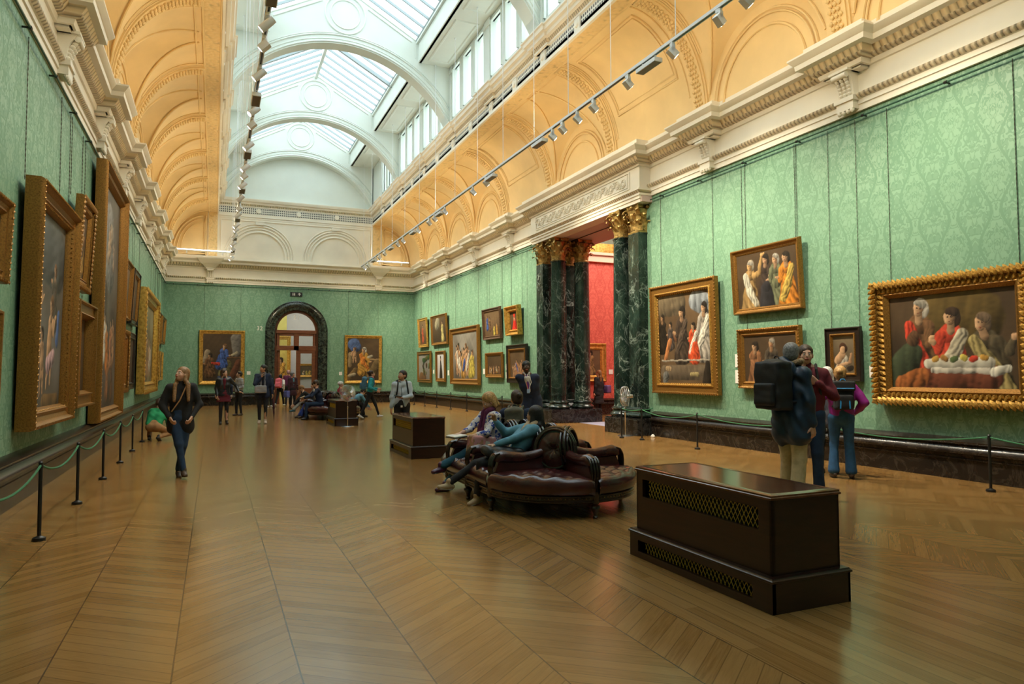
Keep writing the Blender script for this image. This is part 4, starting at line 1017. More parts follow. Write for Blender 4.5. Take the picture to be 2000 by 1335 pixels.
picture('R', 9.17, 8.43, 1.43, 2.38, .15, .09, 'casset', lambda w, h: (GRYBG if 0 else ((.05, .035, .02), (.20, .15, .09)), [(w*.15, h*.05, .07, w*.5, h*.35, .10, (.50, .46, .38), .5), (w*.2, h*.35, .07, w*.45, h*.5, .07, SK, .1), (w*.2, h*.2, .03, w*.7, h*.27, .025, SK, 0), (w*.8, h*.3, .03, w*.85, h*.5, .025, SKD, 0), (w*.5, h*.66, .09, w*.48, h*.70, .08, (.07, .03, .015), .2), (w*.47, h*.58, .055, w*.47, h*.63, .055, SK, 0), (w*.75, h*.12, .05, w*.85, h*.14, .05, DK, 0)], 8), 'smallest near painting, a half figure in a black frame', 1.0, outer=M_EBON, inner=M_GOLDD, px=90)
# ---- right wall, far group
FG = 'paintings hung on the far right wall'
picture('R', 36.1, 34.5, 2.95, 4.5, .16, .10, 'wide', lambda w, h: (BRNBG, fig(w*.45, h*.12, h*.75, (.50, .09, .04)), 1), 'small gilt framed painting with a red figure, upper one nearest the far corner', 3, outer=M_GOLD, px=40)
picture('R', 33.7, 31.2, 2.98, 4.46, .14, .10, 'plain', lambda w, h: (DARKBG, fig(w*.72, h*.08, h*.8, (.60, .52, .20))+[(w*.3, h*.7, .25, w*.4, h*.8, .3, (.30, .27, .18), .5)], 2), 'gilt framed painting with a pale yellow figure on a dark ground, upper row', 3, outer=M_GOLDD, px=40)
picture('R', 36.35, 33.9, 1.1, 2.73, .16, .10, 'casset', lambda w, h: trees(w, h, 3, GRYBG), 'painting of a dark tree against grey sky, lower row by the corner', 1, outer=M_GOLDD, inner=M_GOLDD, px=40)
picture('R', 33.0, 31.55, 1.16, 2.67, .18, .10, 'plain', lambda w, h: (((.40, .40, .42), (.55, .55, .56)), [(w*.5, h*.1, .24, w*.5, h*.5, .14, DK, .1), (w*.5, h*.5, .14, w*.48, h*.75, .07, DK, .1), (w*.48, h*.80, .07, w*.48, h*.84, .07, SK, 0), (w*.48, h*.9, .07, w*.48, h*.88, .06, DK, 0)], 5), 'painting of a single black robed figure on pale grey', 1, outer=M_GOLDD, px=40)
picture('R', 30.6, 26.85, 1.08, 3.62, .26, .14, 'wide', lambda w, h: scene_many(w, h, 11, 9, [BLU, OCH, RED, WHT, YEL, (.15, .2, .4), GRNN, PNK], .02, .72, ((.05, .04, .03), (.30, .28, .24)), True), 'largest far right painting, a crowd in blue and yellow robes', 1.2, outer=M_GOLDD, px=44)
picture('R', 26.4, 24.5, 2.93, 4.18, .15, .10, 'wide', lambda w, h: (BRNBG, fig(w*.18, h*.3, h*.6, BLU, skin=SKD)+fig(w*.35, h*.25, h*.55, BRN)+fig(w*.62, h*.03, h*.45, YEL)+fig(w*.8, h*.05, h*.45, OCH), 7), 'painting with kneeling yellow figures in a dark ribbed frame, upper row', 3, (.09, .02, (.2,), .8, 1), outer=M_WALN, inner=M_GOLDD, px=44)
picture('R', 23.8, 22.6, 2.98, 4.07, .22, .20, 'wide', lambda w, h: (DARKBG, [(w*.5, h*.0, .25, w*.52, h*.45, .12, (.70, .03, .02), .5), (w*.5, h*.62, .08, w*.5, h*.66, .075, SK, 0), (w*.5, h*.78, .09, w*.5, h*.76, .07, (.70, .04, .02), .2)], 3), 'small painting of a red robed figure in a deep gilt frame beside the columns', 4, outer=M_GOLD, px=60)
picture('R', 26.15, 24.4, 1.4, 2.4, .14, .10, 'plain', lambda w, h: scene_many(w, h, 21, 8, [BRN, OCH, (.2, .1, .05), SKD], .0, .45), 'low wide dark painting with small glowing figures in a gilt frame', 1, outer=M_GOLDD, px=40)
picture('R', 23.9, 22.1, 1.22, 2.63, .22, .12, 'casset', lambda w, h: scene_many(w, h, 22, 7, [BLU, OCH, BRN, SKD, (.4, .2, .1)], .0, .6, BRNBG), 'crowded painting in a black frame behind the man in the dark suit', 1, outer=M_EBON, inner=M_GOLDD, px=44)
# ---- end wall
picture('B', 1.60, 3.72, 1.05, 3.76, .19, .11, 'plain', lambda w, h: (DARKBG, [(w*.9, h*.9, .3, w*.9, h*.6, .2, (.18, .16, .14), .1), (w*.05, h*.42, .1, w*.12, h*.62, .12, (.38, .30, .20), .1), (w*.6, h*.16, .34, w*.62, h*.34, .26, (.16, .13, .05), .2), (w*.6, h*.5, .03, w*1., h*.5, .03, BRN, 0), (w*.78, h*.1, .15, w*.95, h*.4, .15, (.14, .05, .025), .2), (w*.78, h*.55, .07, w*.9, h*.60, .08, (.42, .36, .24), .1)]+fig(w*.5, h*.30, h*.50, BLU, lean=.10, arm=(.30, .48), hair=BRN)+fig(w*.18, h*.12, h*.48, BRN, skin=SKD)+[(w*.25, h*.38, .06, w*.42, h*.36, .08, RED, .5)], 12), 'painting of a reading figure in blue at a table, gilt frame, left of the doorway', 1, (.12, .028, (.3,), .5, 1), outer=M_GOLD, px=56)
picture('B', 8.70, 10.72, 1.04, 3.64, .17, .11, 'plain', lambda w, h: (DARKBG, [(w*.2, h*.86, .32, w*.25, h*.8, .3, (.10, .16, .36), .3), (w*.08, h*.35, .1, w*.10, h*.62, .12, (.36, .26, .14), .1), (w*.75, h*.1, .22, w*.95, h*.4, .22, (.16, .11, .05), .2), (w*.62, h*.50, .04, w*1.0, h*.50, .04, (.4, .28, .14), 0), (w*.05, h*.05, .15, w*.25, h*.25, .12, (.22, .14, .06), .1), (w*.08, h*.12, .09, w*.22, h*.14, .09, (.50, .42, .28), .1)]+fig(w*.22, h*.42, h*.38, SK, nude=True, hair=BRN)+fig(w*.52, h*.18, h*.62, OCH, drape=ORG, lean=.0, arm=(.26, .42), hair=WHT)+[(w*.5, h*.22, .22, w*.42, h*.36, .16, OCH, .6), (w*.5, h*.42, .12, w*.52, h*.52, .10, ORG, .5), (w*.68, h*.56, .07, w*.78, h*.58, .07, (.48, .42, .30), .1)], 13), 'painting of a seated figure in orange and ochre, gilt frame, right of the doorway', 1, (.12, .024, (.3,), .5, 1), outer=M_GOLD, px=56)
# ---- left wall (viewer's left = nearer the camera)
picture('L', 6.9, 9.42, 2.62, 3.55, .17, .12, 'wide', lambda w, h: (DARKBG, [(w*.9, h*.3, .2, w*.92, h*.6, .15, BLU, .5), (w*.9, h*.75, .09, w*.9, h*.8, .08, YEL, .1)], 31), 'upper gilt framed painting cut off by the left edge of the view', 2, (.07, .022, (.14,), .7, 1), outer=M_GOLDD)
picture('L', 7.4, 9.26, 1.16, 2.32, .16, .10, 'plain', lambda w, h: scene_many(w, h, 32, 4, [BRN, OCH]), 'lower gilt framed painting cut off by the left edge of the view', 1, outer=M_GOLDD)
def sp_nudes(w, h):
    o = [(w*.3, h*.85, .5, w*.8, h*.8, .5, (.10, .11, .11), .3)]
    o += fig(w*.30, h*.38, h*.32, SK, nude=True, hair=BRN, arm=(.25, .6)); o += fig(w*.72, h*.42, h*.36, (.12, .10, .08), skin=SK, hair=BRN, arm=(-.2, .7)); o += fig(w*.62, h*.10, h*.50, SK, nude=True, arm=(.25, .75), lean=.05, hair=BRN)
    o += [(w*.85, h*.35, .10, w*.88, h*.50, .08, (.10, .18, .42), .5), (w*.6, h*.22, .14, w*.75, h*.27, .11, (.58, .38, .40), .6), (w*.12, h*.02, .22, w*.16, h*.18, .12, (.50, .40, .08), .7)]
    o += fig(w*.14, h*.06, h*.34, (.50, .40, .08), skin=SK, lean=.08); o += fig(w*.42, h*.06, h*.36, (.35, .22, .12), skin=SK, nude=True, lean=-.04)
    o += [(w*.5, h*.02, .12, w*.9, h*.03, .10, (.20, .12, .05), .5)]
    return (((.045, .035, .02), (.16, .15, .14)), o, 33)
picture('L', 10.32, 13.0, .88, 4.12, .26, .22, 'wide', sp_nudes, 'large tall painting of pale figures in yellow and blue drapery on the left wall', .8, (.075, .02, (.14, .84), .7, 2), outer=M_GOLDD, px=60)
picture('L', 13.5, 14.8, 3.08, 4.66, .24, .14, 'wide', lambda w, h: scene_many(w, h, 34, 2, [BRN, OCH], .05, .8), 'small painting in a leaf-carved gilt frame, upper row before the giant altarpiece', 3, (.08, .05, (.18, .55), .7, 2), outer=M_GOLDD)
picture('L', 13.3, 15.15, 1.02, 2.87, .28, .24, 'casset', lambda w, h: (DARKBG, fig(w*.5, h*.1, h*.5, BRN)+[(w*.45, h*.25, .07, w*.5, h*.4, .06, WHT, .4)], 35), 'dark painting in a deep box-like gilt frame, lower row before the giant altarpiece', .5, outer=M_GOLDD, inner=M_GOLDD)
def sp_giant(w, h):
    o = [(w*.5, h*.78, .8, w*.6, h*.68, .7, (.24, .23, .22), .5), (w*.6, h*.80, .3, w*.5, h*.7, .2, (.42, .32, .22), .5)]
    o += fig(w*.55, h*.70, h*.16, SK, nude=True); o += fig(w*.75, h*.66, h*.14, (.40, .28, .2)); o += fig(w*.32, h*.72, h*.12, (.38, .3, .22))
    for i, (x, y, c) in enumerate(((.18, .05, BLU), (.30, .26, (.55, .50, .5)), (.42, .22, WHT), (.55, .18, ORG), (.70, .20, (.45, .2, .1)), (.85, .22, SKD), (.60, .05, (.35, .16, .07)), (.82, .04, BRN))): o += fig(w*x, h*y, h*.22, c, skin=SK, lean=(-1)**i*.08, arm=((-1)**i*.25, .7))
    o += [(w*.28, h*.24, .16, w*.36, h*.34, .11, (.62, .58, .60), .6), (w*.16, h*.06, .18, w*.18, h*.16, .11, (.50, .22, .06), .6)]
    return (((.04, .03, .02), (.14, .12, .10)), o, 36)
picture('L', 15.75, 19.5, .62, 5.92, .24, .22, 'wide', sp_giant, 'giant altarpiece from skirting to picture rail in a gilt frame', .5, (.085, .018, (.14,), .7, 1), outer=M_GOLDD, px=40, chains=False)
picture('L', 20.1, 21.7, 3.06, 4.60, .17, .12, 'plain', lambda w, h: (BRNBG, fig(w*.5, h*.05, h*.8, (.30, .2, .1)), 37), 'gilt framed upright painting, upper row just beyond the giant altarpiece', 3, outer=M_GOLDD, px=36)
picture('L', 22.1, 23.8, 3.03, 4.62, .20, .12, 'casset', lambda w, h: (DARKBG, fig(w*.5, h*.05, h*.8, BRN), 38), 'black framed painting in the upper row of the left wall', 3, outer=M_EBON, inner=M_GOLDD, px=36)
picture('L', 19.75, 21.4, 1.1, 2.76, .26, .14, 'wide', lambda w, h: (BRNBG, fig(w*.5, h*.05, h*.8, (.4, .2, .1), drape=WHT), 39), 'painting in a knobbly carved gilt frame, lower row beyond the giant altarpiece', 1, (.10, .055, (.25,), .8, 1), outer=M_GOLDD, px=36)
picture('L', 21.8, 23.35, 1.15, 2.78, .20, .10, 'casset', lambda w, h: (DARKBG, fig(w*.5, h*.05, h*.85, BRN, skin=SK), 40), 'narrow black framed painting of one figure, lower row of the left wall', 1, outer=M_EBON, inner=M_EBON, px=36)
picture('L', 24.7, 30.4, .95, 4.38, .36, .24, 'wide', lambda w, h: scene_many(w, h, 41, 9, [OCH, BRN, SKD, (.4, .3, .2), RED, GRNN], .02, .6, ((.07, .05, .02), (.28, .25, .15)), True), 'big bright gilt framed crowded landscape, far half of the left wall', .8, (.14, .07, (.16,), .6, 1), outer=M_GOLD, px=30)
picture('L', 31.4, 33.5, 2.85, 4.18, .16, .12, 'wide', lambda w, h: trees(w, h, 42), 'dark landscape in a gilt frame, upper row beyond the big gilt landscape', 3, outer=M_GOLDD, px=30)
picture('L', 33.9, 36.3, 2.96, 4.18, .16, .12, 'wide', lambda w, h: scene_many(w, h, 43, 4, [BRN, OCH]), 'upper row painting in the far left corner', 3, outer=M_GOLDD, px=30)
picture('L', 30.75, 31.75, 1.3, 2.6, .14, .10, 'casset', lambda w, h: (DARKBG, fig(w*.5, 0, h*.9, BRN), 44), 'first of three small lower paintings in the far left corner, black framed', 1, outer=M_EBON, inner=M_GOLDD, px=30)
picture('L', 32.0, 33.2, 1.3, 2.6, .14, .10, 'plain', lambda w, h: (BRNBG, fig(w*.5, 0, h*.9, OCH), 45), 'middle of three small lower paintings in the far left corner, dull gilt frame', 1, outer=M_GOLDD, px=30)
picture('L', 33.6, 35.6, 1.29, 2.6, .16, .10, 'plain', lambda w, h: scene_many(w, h, 46, 3, [RED, OCH]), 'last of three small lower paintings in the far left corner, bright gilt frame', 1, outer=M_GOLD, px=30)
for a in (('R', 11.55, 1.84, .16, .28, 'upper white label card left of the half hidden dark painting'), ('R', 11.55, 1.50, .16, .28, 'lower white label card left of the half hidden dark painting'), ('R', 8.26, 1.60, .16, .20, 'white label card left of the big white table painting'),
          ('R', 26.58, 1.65, .2, .22, 'white label card right of the largest far right painting'), ('R', 24.15, 1.82, .2, .24, 'upper white label card beside the low wide dark painting'), ('R', 24.15, 1.50, .2, .24, 'lower white label card beside the low wide dark painting'), ('R', 31.3, 1.6, .2, .24, 'white label card right of the black robed figure painting'), ('R', 33.7, 1.66, .2, .2, 'white label card between the tree and black robe paintings'), ('R', 14.56, 1.58, .1, .2, 'white label card between the columns and the tall red dress painting'),
          ('B', 3.92, 1.62, .18, .18, 'white label card right of the blue reader painting'), ('B', 8.52, 1.58, .16, .18, 'white label card left of the orange robe painting')):
    card(*a[:5], label=a[5])
o = MB().box(-.03, 0, -.03, .03, -.05, .05).build('wall_socket', M_BLACKM, None, 0, bevel=.004); o.location = (W, 14.62, 1.40); tag(o, 'tiny black box on the green wall by the near columns', 'socket')
# red room painting and its card, far room paintings
def free_pic(loc, rz, w, h, fw, dep, style, spec, label, outer, px=40):
    r = empty('framed_painting', loc, rz); tag(r, label, 'painting'); path = [(-w/2, 0, 0), (w/2, 0, 0), (w/2, 0, h), (-w/2, 0, h)]
    MB().sweep(path, [(d*fw, q*dep) for d, q in PROF[style]], up=(0, -1, 0), closed=True).build('frame', outer, r, 35)
    canvas(w-2*fw, h-2*fw, spec, r, -.02, fw, px=px); return r
free_pic((15.05, 22.68, 1.25), 0, 1.9, 1.45, .24, .12, 'wide', (BRNBG, fig(.5, .1, 1, OCH)+fig(1.0, .05, .9, (.4, .25, .1))+[(.3, .8, .2, .4, .9, .2, BLU, .3)], 51), 'gilt framed painting on the red wall beyond the columns', M_GOLD, 50)
o = MB().box(-.09, .09, -.012, 0, -.09, .09).build('wall_label', M_CARD, None, 0); o.location = (16.25, 22.69, 1.62); tag(o, 'white label card on the red wall', 'label')
free_pic((7.62, 44.98, 1.35), 0, 1.15, .85, .14, .1, 'plain', scene_many(.87, .57, 52, 3, [OCH, WHT, YEL]), 'small bright gilt framed painting seen through the right door pane', M_GOLD, 60)
free_pic((5.9, 44.58, .6), 0, 1.5, 3.3, .22, .1, 'plain', scene_many(1.06, 2.86, 53, 3, [YEL, OCH, WHT], bgc=((.25, .18, .04), (.45, .38, .1))), 'tall golden framed painting seen through the open door leaf', M_GOLD, 40)
# ---- picture rails
def rail(name, p0, p1, off, label, step=1.55):
    r = empty(name); tag(r, label, 'picture rail'); p0, p1, off = Vector(p0), Vector(p1), Vector(off); L = (p1-p0).length
    MB().tube([p0+off, p1+off], .016, 8).build('rod', M_RAIL, r)
    n = int(L/step)
    for i in range(n+1):
        q = p0+(p1-p0)*((i+.3)/(n+.6)); MB().tube([q-off*.0, q+off*1.0], .014, 6).lathe([(0, -.03), (.026, -.025), (.026, .025), (0, .03)], tuple(q+off), 8, 'x' if abs(off.y) > abs(off.x) else 'y').build('rail_bracket', M_BLACKM, r)
rail('picture_rail', (0, 2, 6.0), (0, D-.1, 6.0), (.09, 0, 0), 'dark picture rail along the left wall')
rail('picture_rail', (W, 2, 6.0), (W, 14.55, 6.0), (-.09, 0, 0), 'dark picture rail on the right wall before the columns')
rail('picture_rail', (W, 21.3, 6.0), (W, D-.1, 6.0), (-.09, 0, 0), 'dark picture rail on the right wall beyond the columns')
rail('picture_rail', (.1, D, 6.0), (W-.1, D, 6.0), (0, -.09, 0), 'dark picture rail across the end wall', 1.1)

# ================================================================ TRACK LIGHTING
def track(x, y0, y1, z, ys, label):
    r = empty('lighting_track', (x, (y0+y1)/2, z)); tag(r, label, 'light track'); h = (y1-y0)/2
    MB().box(-.035, .035, -h, h, 0, .055).build('track_bar', M_WHITEM, r, 0)
    MB().box(-.015, .015, -h, h, -.004, .001).build('track_slot', M_BLACKM, r, 0)
    for y in ys: MB().tube([(0, y-(y0+y1)/2, .05), (0, y-(y0+y1)/2, SZ-z)], .008, 6).lathe([(0, -.05), (.022, -.05), (.022, 0), (0, 0)], (0, y-(y0+y1)/2, SZ-z), 8).build('suspension_rod', M_WHITEM, r)
track(9.5, 4.6, 37.0, 7.30, [6.2, 9.5, 11.6, 13.4, 15.2, 17.2, 19.2, 21.3, 23.5, 25.6, 27.8, 30., 32.2, 34.4, 36.4], 'white suspended lighting track on the right side of the gallery')
track(3.0, 4.6, 36.4, 7.25, [6.2, 8.5, 10.6, 12.4, 14.2, 16.2, 18.2, 20.3, 22.5, 24.6, 26.8, 29., 31.2, 33.4, 35.8], 'white suspended lighting track on the left side of the gallery')
def spot_proto(kind):
    r = empty('track_spotlight')
    b = MB().box(-.03, .03, -.05, .05, -.06, 0)
    b.box(-.035, .035, .02, .06, -.17, -.05); b.build('driver_box', M_WHITEM, r, 0, bevel=.004)
    hd = empty('lamp_head', (0, 0, -.17)); hd.parent = r; hd.rotation_euler = (0, math.radians(48), 0)
    if kind == 'box': MB().box(-.06, .06, -.06, .06, -.10, .08).build('housing', M_WHITEM, hd, 0, bevel=.006)
    else: MB().lathe([(0, .12), (.055, .11), (.062, .05), (.065, -.15), (.06, -.152), (.058, -.11), (0, -.11)], n=16).build('housing', M_WHITEM, hd)
    rr = .045 if kind == 'box' else .055
    MB().lathe([(0, -.104 if kind == 'box' else -.12), (rr, -.104 if kind == 'box' else -.12), (rr, -.10 if kind == 'box' else -.112), (0, -.1)], n=14).build('lens', M_LAMP, hd); return r
pb, pc = spot_proto('box'), spot_proto('cyl'); used = {}
def add_spot(kind, x, y, z, side, label, group, yaw=0):
    p = pb if kind == 'box' else pc
    o = p if kind not in used else copy_tree(p); used[kind] = 1
    o.location = (x, y, z); o.rotation_euler = (0, 0, (PI if side > 0 else 0)+yaw); tag(o, label, 'spotlight', group); return o
RS = [6.6, 7.8, 8.4, 9.6, 11.0, 12.3, 13.0, 13.7, 14.2, 18.5, 19.6, 22.4, 23.6, 24.3, 25.8, 28.1, 29.0, 31.5, 32.6, 33.4, 35.2, 36.2]
LS = [8.2, 9.6, 11.2, 12.0, 13.2, 15.1, 16.0, 17.5, 19.4, 20.3, 21.3, 22.9, 24.4, 25.4, 27.2, 28.1, 29.5, 31.2, 32.6, 34.0, 35.2]
ORD = 'first second third fourth fifth sixth seventh eighth ninth tenth eleventh twelfth thirteenth fourteenth fifteenth sixteenth seventeenth eighteenth nineteenth twentieth twenty-first twenty-second'.split()
for i, y in enumerate(RS): add_spot('box', 9.5, y, 7.30, 1, 'white square spotlight under the right track, %s from the camera' % ORD[i], 'spotlights on the right track', random.uniform(-.3, .3))
for i, y in enumerate(LS): add_spot('cyl' if i % 3 else 'box', 3.0, y, 7.25, -1, 'lit %s spotlight under the left track, %s from the camera' % ('round' if i % 3 else 'square', ORD[i]), 'round spotlights on the left track' if i % 3 else 'square spotlights on the left track', random.uniform(-.4, .4))
def gear_proto():
    r = empty('uplight_box'); MB().box(-.085, .085, -.30, .30, -.16, -.08).build('housing', M_WHITEM, r, 0, bevel=.006)
    MB().box(-.07, .07, -.28, .28, -.165, -.16).build('cover_plate', mat('grey brown plate', (.22, .18, .15), .5), r, 0)
    for y in (-.2, .2): MB().tube([(0, y, 0), (.02, y, -.05), (0, y, -.09)], .012, 6).build('hanger', M_WHITEM, r)
    return r
gp = None
for x, z, sd, yy in ((9.5, 7.30, 'right', (5.2, 7.4, 10.3, 14.9, 18.1, 23.0, 26.5, 30.3, 34.0)), (3.0, 7.25, 'left', (5.8, 8.9, 10.4, 14.6, 18.4, 22.1, 26.4, 30.2, 33.3))):
    for iy, y in enumerate(yy):
        o = gp if gp is None else copy_tree(gp)
        if gp is None: o = gp = gear_proto()
        o.location = (x, y, z); tag(o, 'long grey box light under the %s track, %s from the camera' % (sd, ORD[iy]), 'light', 'long box lights on the %s track' % sd)
# light thrown by the track spotlights on to the walls and pictures
def spot(x, y, z, tx, ty, tz, power, size=104, blend=1.0, c=(1, .86, .62)):
    l = bpy.data.lights.new('track_beam', 'SPOT'); l.energy = power; l.spot_size = math.radians(size); l.spot_blend = blend; l.color = c; l.shadow_soft_size = .06
    o = bpy.data.objects.new('track_beam', l); COL.objects.link(o); o.location = (x, y, z)
    o.rotation_euler = (Vector((tx, ty, tz))-Vector((x, y, z))).to_track_quat('-Z', 'Y').to_euler()
for y in (6.9, 10.6, 13.3, 16.6, 22.6, 25.4, 28.8, 32.2, 35.2): spot(9.62, y, 7.02, W, y, 2.1, 950)
for y in (6.5, 9.4, 11.7, 14.2, 17.6, 21.0, 24.2, 27.6, 31.2, 34.6): spot(2.88, y, 6.97, 0, y, 2.0, 200)
spot(3.1, 33.2, 7.0, 2.7, D, 2.2, 260); spot(9.4, 33.2, 7.0, 9.7, D, 2.2, 300); spot(3.1, 34, 7.0, 5.6, D, 1.6, 110)

# ================================================================ BARRIERS
def post(x, y, label, group, first=[None]):
    if first[0] is None:
        r = empty('rope_post'); first[0] = r
        MB().lathe([(0, 0), (.057, 0), (.06, .012), (.055, .03), (.03, .04), (.02, .048), (0, .048)], n=20).build('base', M_BLACKM, r)
        MB().lathe([(0, .04), (.0175, .04), (.0175, .70), (.0, .70)], n=12).build('pole', M_BLACKM, r)
        MB().lathe([(0, .69), (.022, .69), (.024, .71), (.018, .73), (.022, .745), (.012, .76), (0, .76)], n=12).build('cap', M_BRASS if 0 else M_BLACKM, r)
    else: r = copy_tree(first[0])
    r.location = (x, y, 0); tag(r, label, 'post', group)
def rope(pts, label, sag=.13, r=.011):
    q = []
    for (a, b) in zip(pts[:-1], pts[1:]):
        a, b = Vector(a), Vector(b); n = 12; sg = sag*min(1, (b-a).length/2.1)
        for i in range(n+(b == Vector(pts[-1]))): t = i/n; p = a.lerp(b, t); p.z -= sg*4*t*(1-t); q.append(p)
    tag(MB().tube(q, r, 7).build('barrier_rope', M_ROPE), label, 'rope')
LP = [3.85, 5.94, 7.95, 9.96, 12.1, 14.18, 16.21, 18.3]
for i, y in enumerate(LP[1:]): post(.78, y, 'black rope post along the left wall, %s from the camera' % ('first', 'second', 'third', 'fourth', 'fifth', 'sixth', 'seventh, hidden behind the crouching person')[i], 'rope posts by the left wall')
rope([(.78, y, .72) for y in LP], 'green rope sagging between the posts along the left wall')
RP = [(11.8, 3.0), (11.8, 5.93), (11.7, 8.7), (11.53, 11.64), (11.6, 13.76), (11.46, 14.42)]
for i, (x, y) in enumerate(RP[1:]): post(x, y, ('dark rope post near the right edge below the big white table painting', 'rope post behind the woman in purple', 'rope post below the tall red dress painting', 'rope post just right of the chrome fan', 'rope post in front of the chrome fan and plinth')[i], 'rope posts by the near right wall')
rope([(x, y, .72) for x, y in RP]+[(12.05, 14.58, .66), (12.44, 14.5, .70)], 'green rope along the near right wall ending at the columns', .12)
FP = [(11.95, 23.2), (11.95, 25.1), (11.95, 27.0), (11.84, 28.8), (11.7, 30.4), (11.6, 32.0), (11.6, 33.9), (11.6, 35.8)]
for i, (x, y) in enumerate(FP): post(x, y, 'thin rope post by the far right wall, %s from the columns' % ('first', 'second', 'third', 'fourth', 'fifth', 'sixth', 'seventh', 'eighth')[i], 'rope posts by the far right wall')
rope([(x, y, .72) for x, y in FP]+[(12.3, 36.5, .7)], 'pale green rope along the far right wall')

# ================================================================ MAHOGANY VENT BOXES
M_LATT = mat('brass lattice', (.62, .44, .07), .45, metal=.3)
M_DARK = mat('dark void', (.004, .003, .003), .8)
def vent_box():
    r = empty('ventilation_box'); L, Wd = .80, .31      # half length, half width
    def face(x, ya, yb, za, zb, oy0, oy1, oz0, oz1, th=.03):
        return MB().box(x, x+th, ya, oy0, za, zb).box(x, x+th, oy1, yb, za, zb).box(x, x+th, oy0, oy1, za, oz0).box(x, x+th, oy0, oy1, oz1, zb)
    b = face(-Wd, -L, L, .235, .74, -.68, .71, .52, .67); b.box(Wd-.02, Wd, -L, L, .235, .74).box(-Wd, Wd, -L, -L+.02, .235, .74).box(-Wd, Wd, L-.02, L, .235, .74)
    b.build('body', M_MAHOG, r, 0)
    MB().sweep([(-Wd, -L, 0), (Wd, -L, 0), (Wd, L, 0), (-Wd, L, 0)], [(0, .735), (-.012, .74), (-.012, .752), (-.004, .758), (-.006, .768), (.01, .775), (.05, .775)], closed=True, side=1).box(-Wd+.03, Wd-.03, -L+.03, L-.03, .76, .774).build('top', wood('mahogany top board', (.085, .026, .012), (.15, .052, .022), .16, 3, (4, .5, 1), .5), r, 40)
    P, Q = L+.045, Wd+.045
    b = face(-Q, -P, P, 0, .205, -.66, .72, .055, .15); b.box(Q-.02, Q, -P, P, 0, .205).box(-Q, Q, -P, -P+.02, 0, .205).box(-Q, Q, P-.02, P, 0, .205)
    b.sweep([(-Q, -P, 0), (Q, -P, 0), (Q, P, 0), (-Q, P, 0)], [(0, .20), (-.010, .205), (-.010, .218), (.0, .224), (.004, .234), (.05, .236)], closed=True, side=1).build('plinth', M_MAHOG, r, 40)
    MB().box(-Wd+.09, Wd-.03, -L+.03, L-.03, .01, .73).build('inner_box', M_DARK, r, 0)
    for x, y0, y1, z0, z1 in ((-Wd+.035, -.68, .66, .52, .67), (-Q+.035, -.66, .66, .055, .15)):
        g = MB(); h = z1-z0; st = .044; n = int((y1-y0)/st)
        for i in range(-int(h/st*1.4)-1, n+1):
            for sg in (1, -1):
                a = y0+i*st; k = .62
                p0 = (a, z0) if sg == 1 else (a, z1); p1 = (a+h*k, z1) if sg == 1 else (a+h*k, z0)
                t0, t1 = 0, 1
                if p0[0] < y0: t0 = (y0-p0[0])/(h*k)
                if p1[0] > y1: t1 = (y1-p0[0])/(h*k)
                if t0 < t1-.02:
                    A = (x, p0[0]+h*k*t0, p0[1]+(p1[1]-p0[1])*t0); B_ = (x, p0[0]+h*k*t1, p0[1]+(p1[1]-p0[1])*t1); g.tube([A, B_], .0032, 4)
        g.build('lattice_grille', M_LATT, r, 0)
    return r
vb = vent_box()
for i, (x, y, lb) in enumerate(((6.05, 4.38, 'long dark mahogany box with brass lattice grilles, largest in the foreground'), (6.03, 13.35, 'dark mahogany box in front of the person in the striped shirt'), (6.02, 22.1, 'dark mahogany box farthest away, behind the chrome fan'))):
    o = vb if i == 0 else copy_tree(vb); o.location = (x, y, 0); tag(o, lb, 'box', 'mahogany ventilation boxes')

